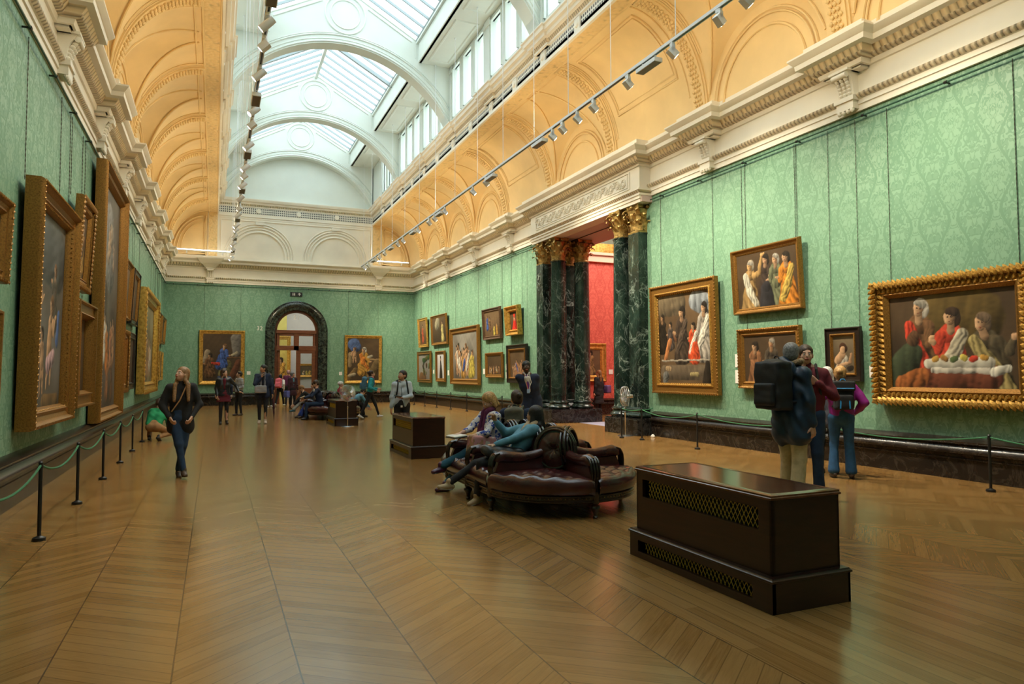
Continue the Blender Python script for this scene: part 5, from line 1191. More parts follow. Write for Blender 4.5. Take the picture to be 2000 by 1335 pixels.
# ================================================================ BUTTONED LEATHER SOFA
def leather():
    a = N('oxblood leather', .22, .6); co = a.coord(); n = a.noise(co, 5, 4)
    a.col(a.ramp(n, [(.3, (.034, .007, .008)), (.7, (.075, .015, .015))])); a.bump(a.noise(co, 55, 3, .6), .12, .004); a.set('Coat Weight', .25); a.set('Coat Roughness', .25); return a.m
M_LEATH = leather()
M_SWOOD = wood('ebonised carved mahogany', (.010, .005, .004), (.028, .012, .008), .22, 4, (1, 1, 1), .5)
def sofa():
    r = empty('leather_sofa'); HL, R0 = .80, .90        # stadium half length, radius
    def outer(t, rad=R0):     # t in turns 0..1 around; returns x,y and outward normal
        per = 4*HL+2*PI*rad; s = (t % 1)*per
        if s < 2*HL: return (-rad, -HL+s, -1, 0)
        s -= 2*HL
        if s < PI*rad: a = PI-s/rad; return (rad*math.cos(a), HL+rad*math.sin(a), math.cos(a), math.sin(a))
        s -= PI*rad
        if s < 2*HL: return (rad, HL-s, 1, 0)
        s -= 2*HL; a = -s/rad; return (rad*math.cos(a), -HL+rad*math.sin(a), math.cos(a), math.sin(a))
    per = 4*HL+2*PI*R0; tq = PI*R0/2/per; ts = HL/per
    brk = [0, ts, 2*ts, 2*ts+tq, 2*ts+2*tq, 3*ts+2*tq, 4*ts+2*tq, 4*ts+3*tq]; brk.append(1.0)
    path = [(outer(i/96)[0], outer(i/96)[1], 0) for i in range(96)]
    MB().sweep(path, [(-.02, .175), (0, .17), (.014, .18), (.014, .192), (0, .20), (.0, .225), (.016, .235), (.016, .25), (0, .26), (-.02, .27), (-.10, .27), (-.10, .175)], closed=True, pclosed=True, side=1).build('seat_rail', M_SWOOD, r, 50)
    sb = MB()
    for i in range(0, 192):
        x, y, nx_, ny_ = outer(i/192); sb.lathe([(0, -.006), (.006, 0), (0, .006)], (x+nx_*.004, y+ny_*.004, .222), 5)
    sb.build('brass_nails', M_BRASS, r, 0)
    # seats
    for k in range(8):
        t0, t1 = brk[k], brk[k+1]; n = 34; m = 22; rows = []
        for i in range(n+1):
            t = t0+(t1-t0)*(i/n*.96+.02); x, y, nx_, ny_ = outer(t); sy = min(HL, max(-HL, y)); ix, iy = nx_*.16, sy+ny_*.16 if abs(y) > HL else y
            row = []
            for j in range(m+1):
                q = j/m; px_, py_ = ix+(x-ix)*q*.985, iy+(y-iy)*q*.985
                u, v = (i/n)*4 if abs(t1-t0-ts) < 1e-6 else (i/n)*5, q*3
                tuft = .034*abs(math.sin(PI*(u+v)/1.0))**.6*abs(math.sin(PI*(u-v)))**.6
                z = .435+.012*math.sin(PI*q)+tuft*math.sin(PI*min(1, max(0, (i/n)*1.0)))
                row.append((px_, py_, z))
            ed = [(x*1.0+nx_*.014, y+ny_*.014, .428), (x+nx_*.036, y+ny_*.036, .40), (x+nx_*.044, y+ny_*.044, .35), (x+nx_*.034, y+ny_*.034, .30), (x+nx_*.006, y+ny_*.006, .262)]
            rows.append([( *p[:2], p[2]-(.02 if i in (0, n) else 0)) for p in row+ed])
        MB().grid(rows).build('seat_cushion', M_LEATH, r, 70)
    # legs
    lg = [(0, 0), (.024, 0), (.030, .014), (.020, .03), (.024, .055), (.044, .095), (.056, .115), (.050, .135), (.028, .146), (.036, .155), (.044, .165), (.044, .29), (0, .29)]
    arms = [0, ts, 2*ts, 2*ts+tq, 2*ts+2*tq, 3*ts+2*tq, 4*ts+2*tq, 4*ts+3*tq]
    for t in arms:
        x, y, nx_, ny_ = outer(t); MB().lathe(lg, (x-nx_*.02, y-ny_*.02, 0), 14).build('leg', M_SWOOD, r)
        # arm: leather pad and carved wooden scroll
        sy = min(HL, max(-HL, y)); c = Vector((nx_*.14, sy+ny_*.14, 0)); e = Vector((x, y, 0)); dv = e-c; sd = Vector((-ny_, nx_, 0))
        ar = empty('arm', (0, 0, 0)); ar.parent = r
        pr = [(.05, .66, .055), (.25, .61, .06), (.45, .59, .062), (.65, .60, .07), (.80, .615, .075), (.88, .60, .07), (.90, .56, .05)]
        MB().tube([c+dv*q+Vector((0, 0, z)) for q, z, _ in pr], [rr for _, _, rr in pr], 12).build('arm_pad', M_LEATH, ar)
        MB().loops([[tuple(c+dv*q+sd*s2*.035+Vector((0, 0, z))) for q, z in ((.1, .42), (.1, .64), (.5, .58), (.86, .57), (.93, .44))] for s2 in (-1, 1)]).build('arm_panel', M_LEATH, ar)
        w2 = MB()
        for o2, rr in ((-.05, .014), (-.018, .017), (.018, .017), (.05, .014)):
            w2.tube([c+dv*q+sd*o2+Vector((0, 0, z)) for q, z in ((.86, .655), (.93, .635), (.975, .58), (.99, .50), (.985, .42), (.97, .36), (.975, .30), (.98, .20))], rr, 8)
        w2.build('arm_scroll', M_SWOOD, ar)
    # oval backs, one per seat
    for k in range(8):
        t = (brk[k]+brk[k+1])/2; x, y, nx_, ny_ = outer(t); sy = min(HL-.0, max(-HL, y)); cx, cy_ = nx_*.17, (sy if abs(y) > HL else y)+ny_*.17
        g = empty('backrest', (cx, cy_, .44)); g.parent = r; g.rotation_euler = (math.radians(-7), 0, math.atan2(-nx_, ny_)+PI)   # local -Y faces outwards
        rows = []
        for i in range(9):
            q = i/8; row = []
            for j in range(32):
                a = 2*PI*j/32; rx, rz_ = .205, .22; dd = .03+.05*(1-q*q)-.045*math.exp(-(q*4)**2)+.006*math.cos(a*10)*math.sin(PI*q)
                row.append((rx*q*math.cos(a), -dd, .235+rz_*q*math.sin(a)))
            rows.append(row)
        MB().loops(rows, cap=False).build('back_pad', M_LEATH, g, 70)
        MB().loops([[(.21*math.cos(2*PI*j/32), yy, .235+.225*math.sin(2*PI*j/32)) for j in range(32)] for yy in (-.035, .05)]).build('back_board', M_SWOOD, g, 40)
        f = MB()
        for rr, yy, th in ((.222, -.045, .017), (.246, -.015, .020), (.255, .03, .017)): f.tube([(rr*math.cos(a)*1.0, yy, .235+(rr+.02)*math.sin(a)) for a in [math.radians(-35+250*i/28) for i in range(29)]], th, 8)
        f.build('carved_crest', M_SWOOD, g)
    MB().box(-.12, .12, -HL-.1, HL+.1, .29, .74).build('centre_spine', M_SWOOD, r, 0)
    return r
sf = sofa(); sf.location = (6.17, 8.32, 0); tag(sf, 'oxblood buttoned leather sofa in the foreground with people seated on its left side', 'sofa')
s2 = copy_tree(sf); s2.location = (6.17, 25.6, 0); tag(s2, 'oxblood leather sofa far away beyond the chrome fan with visitors reading', 'sofa')

# ================================================================ FANS, small things
def fan():
    r = empty('pedestal_fan')
    MB().lathe([(0, 0), (.20, 0), (.205, .012), (.17, .03), (.04, .045), (0, .045)], n=28).build('base', M_STEEL, r)
    MB().lathe([(0, .04), (.014, .04), (.014, .55), (.022, .56), (.022, .60), (.011, .61), (.011, .86), (0, .86)], n=12).build('pole', M_STEEL, r)
    h = empty('fan_head', (0, 0, 1.0)); h.parent = r
    MB().lathe([(0, 0), (.05, .01), (.06, .08), (.05, .16), (0, .18)], (0, .03, 0), 14, 'y').tube([(0, .08, -.16), (0, .1, -.08), (0, .1, 0)], .02, 8).build('motor', M_STEEL, h)
    g = MB()
    for rr, y in ((.25, .0), (.245, -.05), (.245, .05), (.20, -.085), (.14, -.10), (.08, -.11)): g.tube([(rr*math.cos(2*PI*i/36), y, rr*math.sin(2*PI*i/36)) for i in range(36)], .0032, 5, closed=True)
    for i in range(48):
        a = 2*PI*i/48; g.tube([(rr*math.cos(a), y, rr*math.sin(a)) for rr, y in ((.05, -.112), (.14, -.102), (.20, -.087), (.245, -.05), (.25, 0), (.245, .05), (.15, .085), (.05, .09))], .0020, 4)
    g.lathe([(0, -.12), (.05, -.118), (.05, -.108), (0, -.105)], (0, 0, 0), 14, 'y').build('wire_cage', M_STEEL, h)
    for k in range(3):
        a0 = 2*PI*k/3; rows = []
        for i in range(6):
            q = i/5; rows.append([((.04+.18*q)*math.cos(a0+w_*(.35+.5*q)), -.03+w_*.03, (.04+.18*q)*math.sin(a0+w_*(.35+.5*q))) for w_ in (-1, -.5, 0, .5, 1)])
        MB().grid(rows).build('blade', M_STEEL, h)
    return r
f1 = fan(); f1.location = (5.98, 20.85, 0); f1.rotation_euler = (0, 0, .2); tag(f1, 'chrome pedestal fan in front of the farthest mahogany box', 'fan')
f2 = copy_tree(f1); f2.location = (11.80, 14.78, 0); f2.rotation_euler = (0, 0, -PI/2+.25+.6-1.2); tag(f2, 'chrome pedestal fan in front of the near marble columns', 'fan')
b = MB(); rg = random.Random(2)
b.loops([[(.06*math.cos(a)*q*(.8+.4*rg.random()), .05*math.sin(a)*q*(.8+.4*rg.random()), z) for a in [2*PI*i/9 for i in range(9)]] for q, z in ((.8, 0), (1, .02), (.7, .05), (.25, .075))])
o = b.build('crumpled_paper', M_CARD, None, 30); o.location = (12.25, 14.25, 0); tag(o, 'crumpled white paper on the floor beside the near plinth', 'paper')
#@@PART3
# ================================================================ PEOPLE: signed distance bodies meshed with surface nets
V = lambda *a: np.array(a, float)
def sdf_mesh(prims, vox, k=.02, fold=0.0, fseed=0, clipz=None):
    lo = np.full(3, 1e9); hi = -lo
    def bb(p):
        t = p[0].lstrip('-')
        if t == 'c': a, ra, b, rb = p[1:5]; r = max(ra, rb); return np.minimum(a, b)-r, np.maximum(a, b)+r
        r = (max(p[2]) if t == 'e' else math.sqrt(sum(x*x for x in p[2]))+p[3]); return p[1]-r, p[1]+r
    for p in prims:
        if p[0][0] != '-': a, b = bb(p); lo = np.minimum(lo, a); hi = np.maximum(hi, b)
    lo -= 3*vox; hi += 3*vox; n = np.ceil((hi-lo)/vox).astype(int)+1
    ax = [lo[i]+vox*np.arange(n[i]) for i in range(3)]; F = np.full(n, .08)
    for p in prims:
        a, b = bb(p); m = .045
        i0 = np.maximum(0, ((a-m-lo)/vox).astype(int)); i1 = np.minimum(n, ((b+m-lo)/vox).astype(int)+2)
        if np.any(i1 <= i0): continue
        X, Y, Z = np.meshgrid(ax[0][i0[0]:i1[0]], ax[1][i0[1]:i1[1]], ax[2][i0[2]:i1[2]], indexing='ij')
        t = p[0].lstrip('-'); S = (slice(i0[0], i1[0]), slice(i0[1], i1[1]), slice(i0[2], i1[2]))
        if t == 'c':
            _, A, ra, B, rb = p[:5]; d = B-A; L = d@d+1e-12
            tt = np.clip(((X-A[0])*d[0]+(Y-A[1])*d[1]+(Z-A[2])*d[2])/L, 0, 1)
            D_ = np.sqrt((X-A[0]-tt*d[0])**2+(Y-A[1]-tt*d[1])**2+(Z-A[2]-tt*d[2])**2)-(ra+(rb-ra)*tt)
        else:
            R = p[-1] if p[-1] is not None else np.eye(3); q = [(X-p[1][0])*R[0][i]+(Y-p[1][1])*R[1][i]+(Z-p[1][2])*R[2][i] for i in range(3)]
            if t == 'e':
                r = p[2]; k0 = np.sqrt(sum((q[i]/r[i])**2 for i in range(3)))+1e-9; k1 = np.sqrt(sum((q[i]/r[i]**2)**2 for i in range(3)))+1e-9; D_ = k0*(k0-1)/k1
            else:
                hx = p[2]; e = [np.abs(q[i])-hx[i] for i in range(3)]
                D_ = np.sqrt(sum(np.maximum(v, 0)**2 for v in e))+np.minimum(np.maximum(e[0], np.maximum(e[1], e[2])), 0)-p[3]
        f = F[S]
        if p[0][0] == '-': F[S] = np.maximum(f, -D_)
        else:
            kk = p[5] if t == 'c' and len(p) > 5 else k; h = np.maximum(kk-np.abs(f-D_), 0)/kk; F[S] = np.minimum(f, D_)-h*h*kk*.25
    if fold:
        X, Y, Z = np.meshgrid(*ax, indexing='ij'); rg = np.random.RandomState(fseed); w = 0
        for sc in (17, 31, 52):
            a, b, c = rg.randn(3); nn = math.sqrt(a*a+b*b+c*c); w = w+np.sin((a*X+b*Y+1.6*c*Z)/nn*sc+rg.rand()*6+1.2*np.sin(9*X+7*Z+5*Y))*17/sc
        F = F+fold*w
    if clipz is not None: F = np.maximum(F, clipz-ax[2][None, None, :])
    ins = F < 0
    c = np.zeros(tuple(n-1), bool); allin = np.ones(tuple(n-1), bool)
    for dx in (0, 1):
        for dy in (0, 1):
            for dz in (0, 1):
                s = ins[dx:n[0]-1+dx, dy:n[1]-1+dy, dz:n[2]-1+dz]; c |= s; allin &= s
    act = c & ~allin; idx = np.argwhere(act)
    if len(idx) == 0: return [], []
    ids = np.full(act.shape, -1); ids[tuple(idx.T)] = np.arange(len(idx))
    acc = np.zeros((len(idx), 3)); cnt = np.zeros(len(idx))
    offs = [(0, 0, 0), (1, 0, 0), (0, 1, 0), (0, 0, 1), (1, 1, 0), (1, 0, 1), (0, 1, 1), (1, 1, 1)]
    for (a, b) in ((0, 1), (0, 2), (0, 3), (1, 4), (1, 5), (2, 4), (2, 6), (3, 5), (3, 6), (4, 7), (5, 7), (6, 7)):
        oa, ob = np.array(offs[a]), np.array(offs[b]); fa = F[tuple((idx+oa).T)]; fb = F[tuple((idx+ob).T)]
        m = (fa < 0) != (fb < 0); t = np.where(m, fa/(fa-fb+1e-12), 0); pt = oa+(ob-oa)*t[:, None]; acc[m] += pt[m]; cnt[m] += 1
    vs = lo+vox*(idx+acc/cnt[:, None]); faces = []
    for axis in range(3):
        sl0 = [slice(None)]*3; sl1 = [slice(None)]*3; sl0[axis] = slice(0, -1); sl1[axis] = slice(1, None)
        ch = ins[tuple(sl0)] != ins[tuple(sl1)]; e = np.argwhere(ch); u, v = (axis+1) % 3, (axis+2) % 3
        e = e[(e[:, u] > 0) & (e[:, v] > 0) & (e[:, u] < n[u]-1) & (e[:, v] < n[v]-1)]
        du = np.zeros(3, int); du[u] = 1; dv = np.zeros(3, int); dv[v] = 1
        q = np.stack([ids[tuple((e-du-dv).T)], ids[tuple((e-dv).T)], ids[tuple(e.T)], ids[tuple((e-du).T)]], 1)
        fl_ = ~ins[tuple(e.T)]; q[fl_] = q[fl_][:, ::-1]; faces.append(q)
    f = np.concatenate(faces); f = f[(f >= 0).all(1)]
    return vs, f
def sbuild(name, prims, m, parent, vox=.012, k=.02, fold=0, seed=0, smooth_it=2, clipz=None, label=None):
    vs, f = sdf_mesh(prims, vox, k, fold, seed, clipz)
    me = bpy.data.meshes.new(name); me.from_pydata([tuple(v) for v in vs], [], [tuple(int(i) for i in q) for q in f]); me.update(); me.shade_smooth(); me.materials.append(m)
    o = bpy.data.objects.new(name, me); COL.objects.link(o); o.parent = parent
    if label: o['label'] = label
    if smooth_it:
        s_ = o.modifiers.new('smooth', 'SMOOTH'); s_.factor = .5; s_.iterations = smooth_it
    return o
def ik(a, b, l1, l2, hint):
    d = b-a; L = np.linalg.norm(d)
    if L > (l1+l2)*.998: b = a+d/L*(l1+l2)*.998; d = b-a; L = np.linalg.norm(d)
    x = (l1*l1-l2*l2+L*L)/(2*L); h = math.sqrt(max(0, l1*l1-x*x)); u = d/L; hn = hint-u*(hint@u); hn = hn/(np.linalg.norm(hn)+1e-9)
    return a+u*x+hn*h, b
def rotm(yaw, pitch, roll=0):
    """columns: right(+x), back(+y), up; yaw>0 turns the face toward the person's left, pitch>0 looks up"""
    cy_, sy_ = math.cos(yaw), math.sin(yaw); Rz = np.array([[cy_, -sy_, 0], [sy_, cy_, 0], [0, 0, 1]])
    cp, sp = math.cos(-pitch), math.sin(-pitch); Rx = np.array([[1, 0, 0], [0, cp, -sp], [0, sp, cp]])
    cr_, sr = math.cos(roll), math.sin(roll); Ry = np.array([[cr_, 0, sr], [0, 1, 0], [-sr, 0, cr_]]); return Rz @ Rx @ Ry
def skin(name, c):
    if name in MC: return MC[name]
    a = N(name, .5, .4, 0, c); co = a.coord(); f = a.noise(co, 14, 3); a.col(a.ramp(f, [(.3, tuple(x*.88 for x in c)), (.7, tuple(min(1, x*1.08) for x in c))])); a.set('Subsurface Weight', .06); MC[name] = a.m; return a.m
SKL = skin('fair skin', (.62, .36, .25)); SKM = skin('tan skin', (.48, .26, .15)); SKB = skin('dark skin', (.085, .042, .025)); SKO = skin('olive skin', (.52, .31, .20))
cloth = lambda n, c, r=.85, **k: mat(n, c, r, var=.18, scale=14, bump=.25, bscale=220, **k)
K_BLK = cloth('black cloth', (.012, .012, .014)); K_NAVY = cloth('navy cloth', (.012, .022, .055)); K_MAR = cloth('maroon knit', (.115, .008, .018)); K_JEAN = cloth('blue denim', (.020, .085, .20)); K_JEAND = cloth('dark blue denim', (.012, .035, .085))
K_KHAKI = cloth('cream chino', (.52, .44, .27)); K_PURP = cloth('purple padded nylon', (.26, .015, .22), .4); K_TURQ = cloth('turquoise fleece', (.02, .32, .38)); K_GREEN = cloth('bright green cloth', (.01, .26, .10)); K_TAN = cloth('tan cloth', (.35, .19, .08))
K_LTB = cloth('light denim shirt', (.12, .30, .42)); K_WHITE = cloth('white cloth', (.65, .64, .62)); K_GREY = cloth('grey cloth', (.16, .16, .17)); K_LGREY = cloth('light grey trousers', (.42, .42, .38)); K_PINK = cloth('pink cloth', (.62, .12, .16)); K_RED = cloth('red coat cloth', (.34, .02, .04)); K_COBALT = cloth('cobalt blue cloth', (.03, .07, .36)); K_WINE = cloth('dark wine coat', (.045, .012, .022))
K_LEATHB = mat('black leather', (.02, .022, .026), .35, var=.3, bump=.2, bscale=60); K_OLIVE = cloth('olive grey canvas', (.12, .11, .075)); K_FUR = mat('fur trim', (.30, .21, .12), .95, var=.5, scale=60, bump=1, bscale=90); K_TEAL = cloth('teal jeans', (.012, .075, .12)); K_SCARF = cloth('beige scarf', (.52, .38, .24)); K_DKPUR = cloth('purple scarf', (.10, .012, .06))
S_BLK = mat('black shoe', (.012, .011, .010), .4); S_WHT = mat('white shoe', (.62, .62, .62), .5); S_BRN = mat('brown boot', (.06, .035, .02), .5, var=.3); S_PLUM = mat('plum leather shoe', (.075, .018, .05), .35); S_BEIGE = mat('beige canvas shoe', (.40, .29, .17), .7); S_TEAL = mat('teal shoe', (.02, .09, .11), .6)
HB = {n: mat(n+' hair', c, .45, var=.45, scale=45, bump=.5, bscale=110) for n, c in dict(black=(.010, .008, .008), brown=(.045, .022, .012), light=(.25, .13, .05), blond=(.50, .28, .10), grey=(.20, .20, .21), white=(.62, .60, .58), dark=(.022, .013, .009), pinkgrey=(.40, .22, .22)).items()}
def floral(name, base, spot, sc=16, th=.47):
    a = N(name, .8); n = a.noise(a.coord(), sc, 3, .5, .4); a.col(a.mix(a.math('GREATER_THAN', n, th+.06), base, spot)); return a.m
K_FLOR = floral('white cloth with blue flowers', (.66, .62, .64), (.02, .06, .34), 22, .49)
def stripes(name, c0, c1, sc, axis=0):
    a = N(name, .8); p = a.sep(a.coord())[axis]; w = a.math('GREATER_THAN', a.math('SINE', a.math('MULTIPLY', p, sc)), .3); a.col(a.mix(w, c0, c1)); return a.m
K_STR = stripes('pale blue striped shirt', (.55, .60, .66), (.38, .46, .56), 330); K_STRG = stripes('grey and white stripes', (.5, .5, .5), (.08, .08, .1), 150, 2)
M_EYE = mat('eye white', (.7, .68, .65), .3); M_IRIS = mat('dark iris', (.02, .012, .01), .2); M_LIP = mat('lips', (.38, .10, .09), .5)

def person(label, loc, rz, h=1.7, vox=.012, hipz=None, hip=(0, 0), lean=(0, 0), head=(0, 0, 0), wr=None, eh=None, an=None, kh=None, toe=None, foot_p=(0, 0), skinm=SKL,
           top=None, legs=None, shoe=S_BLK, hair=None, hand=None, bust=0, fat=1.0, group=None, extras=None, headoff=(0, 0), skirt=None, face=True, shsw=0.0):
    s = h/1.70; r = empty('person', loc, rz); tag(r, label, 'person', group)
    hz = hipz if hipz is not None else .925*s
    HIP = V(hip[0], hip[1], hz); CH = HIP+V(lean[0]*.55, lean[1]*.55, 0)+V(0, 0, .30*s); SH = HIP+V(lean[0], lean[1], 0); tl = .50*s
    d = V(lean[0], lean[1], math.sqrt(max(.01, tl*tl-lean[0]**2-lean[1]**2))); SH = HIP+d; CH = HIP+d*.58; axis = d/tl
    # body side vector for shoulders may be twisted
    sx = V(math.cos(shsw), math.sin(shsw), 0); hx = V(1, 0, 0)
    NB = SH+axis*.045*s; HC = NB+axis*.045*s+V(headoff[0], headoff[1]-.015*s, .082*s)
    Rh = rotm(*head)
    shl = [SH+sx*.172*s*fat**.3-axis*.035*s, SH-sx*.172*s*fat**.3-axis*.035*s]
    if wr is None: wr = ((.25, -.02, .86*s), (-.25, -.02, .86*s))
    if eh is None: eh = ((.3, .6, -.2), (-.3, .6, -.2))
    arms = []
    for i in (0, 1):
        e, w_ = ik(shl[i], V(*wr[i]), .285*s, .255*s, V(*eh[i])); arms.append((shl[i], e, w_))
    if an is None: an = ((.095, .0, .085*s), (-.095, .0, .085*s))
    if kh is None: kh = ((0, -1, 0), (0, -1, 0))
    hj = [HIP+hx*.092*s, HIP-hx*.092*s]; lg = []
    for i in (0, 1):
        kn, a = ik(hj[i], V(*an[i]), .425*s, .415*s, V(*kh[i])); lg.append((hj[i], kn, a))
    # ---- skin body
    P = []; hs = s**.4
    q = lambda x, y, z: HC+Rh @ (V(x, y, z)*hs)
    P += [('e', q(0, .018, .030), V(.074, .092, .090)*hs, Rh), ('e', q(0, -.022, -.028), V(.060, .066, .078)*hs, Rh), ('e', q(0, -.048, -.078), V(.034, .032, .030)*hs, Rh)]
    P += [('c', q(0, -.080, .012), .009*hs, q(0, -.098, -.022), .0115*hs, .012), ('c', q(-.03, -.066, .028), .012*hs, q(.03, -.066, .028), .012*hs, .015), ('c', q(-.013, -.085, -.050), .010*hs, q(.013, -.085, -.050), .010*hs, .01)]
    for sg in (1, -1): P += [('e', q(sg*.076, .012, -.008), V(.012, .022, .034)*hs, Rh), ('e', q(sg*.038, -.052, -.030), V(.024, .022, .026)*hs, Rh)]
    
    P += [('c', q(0, .02, -.05), .050*s, NB-axis*.02, .056*s), ('c', NB-axis*.02-sx*.05, .05*s, NB-axis*.02+sx*.05, .05*s)]
    fb = min(1, fat)**1.5
    for t in (.065, -.065): P.append(('c', HIP+hx*t*s*fb, .075*s*fb, SH+sx*t*1.2*s*fb-axis*.09*s, .070*s*fb))
    for a, e, w_ in arms: P += [('c', a, .050*s, e, .036*s), ('c', e, .037*s, w_, .024*s)]
    for a, k_, f in lg: P += [('c', a, .075*s, k_, .050*s), ('c', k_, .048*s, f, .034*s)]
    for i, (a, e, w_) in enumerate(arms):      # hands
        hd = (hand or (None, None))[i] or {}
        dv = (w_-e)/np.linalg.norm(w_-e); dv = V(*hd['dir']) if 'dir' in hd else dv; dv = dv/np.linalg.norm(dv)
        pn = V(*hd['palm']) if 'palm' in hd else V((-1, 1)[i], 0.2, 0); pn = pn-dv*(pn@dv); pn = pn/np.linalg.norm(pn); sd = np.cross(dv, pn)*(1 if i == 0 else -1)
        cu = hd.get('curl', .45); R1 = .0098*s if vox < .011 else .0115*s
        for j, (o_, L) in enumerate(((-.030, .070), (-.0105, .078), (.0105, .072), (.030, .056))):
            b0 = w_+dv*.012*s; b1 = w_+dv*.082*s+sd*o_*s*-1; P.append(('c', b0+sd*o_*-.6*s, .015*s, b1, .0125*s, .012))
            ang = cu*.5; p_ = b1
            for m_ in (.45, .31, .24): nd = dv*math.cos(ang)+pn*math.sin(ang); p2 = p_+nd*L*m_*s; P.append(('c', p_, R1, p2, R1*.9, .003)); p_ = p2; ang += cu*(1.0+.15*j)
        tb = w_+dv*.022*s+sd*.026*s; td = dv*.65+sd*.62+pn*.35*cu*2; td = td/np.linalg.norm(td); t2 = tb+td*.040*s; td2 = td+pn*cu*.5+dv*.35; td2 = td2/np.linalg.norm(td2)
        P += [('c', tb, .0145*s, t2, .012*s, .010), ('c', t2, .0118*s, t2+td2*.032*s, .0095*s, .004)]
    for a, k_, f in lg: P += [('c', f, .034*s, f+V(0, -.02, -.03), .03*s)]
    sbuild('body', P, skinm, r, vox*.85 if vox < .0106 else min(vox, .0105), .016, clipz=.012)
    # ---- face details
    if face and vox < .02:
        for sg in (1, -1):
            e_ = empty('eye'); e_.parent = r; c = q(sg*.029, -.0715, .006)
            MB().lathe([(0, -.0125), (.009, -.009), (.0125, 0), (.009, .009), (0, .0125)], tuple(c), 12).build('eyeball', M_EYE, e_); c2 = q(sg*.029, -.0815, .006)
            MB().lathe([(0, -.0055), (.0045, -.003), (.0055, 0), (.0045, .003), (0, .0055)], tuple(c2), 10).build('iris', M_IRIS, e_)
            sbuild('eyebrow', [('c', q(sg*.017, -.0835, .027), .0042, q(sg*.046, -.070, .028), .0036)], hair[0] if hair else HB['dark'], r, .004, smooth_it=1)
        sbuild('lips', [('c', q(-.018, -.0885, -.051), .0052, q(.018, -.0885, -.051), .0052), ('c', q(-.006, -.0945, -.0495), .005, q(.006, -.0945, -.0495), .005)], M_LIP, r, .0035, smooth_it=1)
    # ---- trousers
    if legs:
        m_, rr, fl_ = legs[0], legs[1] if len(legs) > 1 else 1.0, legs[2] if len(legs) > 2 else .055; L = [('c', HIP-hx*.055*s, .115*s*fat**.5, HIP+hx*.055*s, .115*s*fat**.5), ('c', HIP+hx*.05*s+axis*.10*s, .105*s*fat**.5, HIP-hx*.05*s+axis*.10*s, .105*s*fat**.5)]
        for a, k_, f in lg: L += [('c', a, .098*rr*s, k_, .064*rr*s), ('c', k_, .062*rr*s, f+(k_-f)*.06, fl_*s)]
        for a, k_, f in lg: L += [('-b', f+(f-k_)/np.linalg.norm(f-k_)*.085, V(.10, .10, .05), .01, None)] if abs((f-k_)[2])/np.linalg.norm(f-k_) > .93 else []
        sbuild('trousers', L, m_, r, vox, .03, .0035, 3)
    # ---- shoes
    for i, (a, k_, f) in enumerate(lg):
        ty = (toe or (0.12, -0.12))[i]; fp = foot_p[i] if isinstance(foot_p, (tuple, list)) else foot_p
        if isinstance(ty, (tuple, list)): dvf = V(*ty)/np.linalg.norm(V(*ty))
        else: dvf = V(math.sin(ty)*math.cos(fp), -math.cos(ty)*math.cos(fp), -math.sin(fp))
        side = np.cross(dvf, V(0, 0, 1)); side = side/np.linalg.norm(side); up = np.cross(side, dvf); b = f-up*.040*s
        S = [('c', b-dvf*.045*s, .036*s, b+dvf*.03*s-up*.006*s, .036*s), ('c', b+dvf*.03*s+side*.008*s-up*.006*s, .036*s, b+dvf*.125*s+side*.008*s-up*.018*s, .027*s), ('c', b+dvf*.03*s-side*.010*s-up*.008*s, .033*s, b+dvf*.120*s-side*.012*s-up*.018*s, .026*s), ('c', b, .036*s, f+up*.02*s, .042*s)]
        S.append(('-b', b-up*(.045*s+.05), V(.2, .2, .05), 0, np.stack([side, -dvf, up], 1)))
        sbuild('shoe', S, shoe, r, min(vox, .010), .02)
        if vox < .011:
            SB = [('c', b-dvf*.050*s-up*.038*s, .012*s, b+dvf*.135*s-up*.038*s, .012*s), ('c', b-dvf*.03*s-up*.038*s+side*.02*s, .014*s, b+dvf*.11*s-up*.038*s+side*.026*s, .014*s), ('c', b-dvf*.03*s-up*.038*s-side*.02*s, .014*s, b+dvf*.11*s-up*.038*s-side*.028*s, .014*s), ('-b', b-up*(.045*s+.05), V(.2, .2, .05), 0, np.stack([side, -dvf, up], 1))]
            sbuild('shoe_sole', SB, mat('pale sole', (.35, .32, .28), .7) if shoe in (S_BEIGE, S_WHT) else S_BLK, r, .008, .03)
    # ---- top / jacket
    if top:
        m_ = top['m']; t_ = top.get('r', 1.0)*fat**.6; hem = top.get('hem', .0)*s; T = []
        for t in (.075, -.075):
            T += [('c', HIP+hx*t*s*fat+axis*(.06-hem if hem < .06 else .0)*s, .098*s*t_, CH+sx*t*1.05*s*fat, .102*s*t_, .04), ('c', CH+sx*t*1.05*s*fat, .104*s*t_, SH+sx*t*1.15*s-axis*.075*s, .090*s*t_, .04)]
            if hem > .06: T.append(('c', HIP+hx*t*s*1.05, .112*s*t_, HIP+hx*t*s*1.15-V(0, 0, hem), .118*s*t_, .03))
        if bust: T += [('e', CH+V(t*1.1, -.085*s, .02*s), V(.06, .045, .06)*s, None) for t in (.075, -.075)]
        T += [('c', shl[0]-sx*.02*s, .062*s*t_, shl[1]+sx*.02*s, .062*s*t_), ('c', SH-axis*.03*s, .065*s, NB+axis*.01*s, .060*s)]
        for i, (a, e, w_) in enumerate(arms):
            ar_ = top.get('arm', 1.0)
            if top.get('sleeve', 'long') == 'long': T += [('c', a, .066*s*ar_, e, .052*s*ar_), ('c', e, .052*s*ar_, w_-(w_-e)*.04, .036*s*ar_)]
            elif top['sleeve'] == 'short': T.append(('c', a, .062*s, a+(e-a)*.55, .055*s))
            elif top['sleeve'] == 'three': T += [('c', a, .062*s, e, .05*s), ('c', e, .05*s, e+(w_-e)*.45, .044*s)]
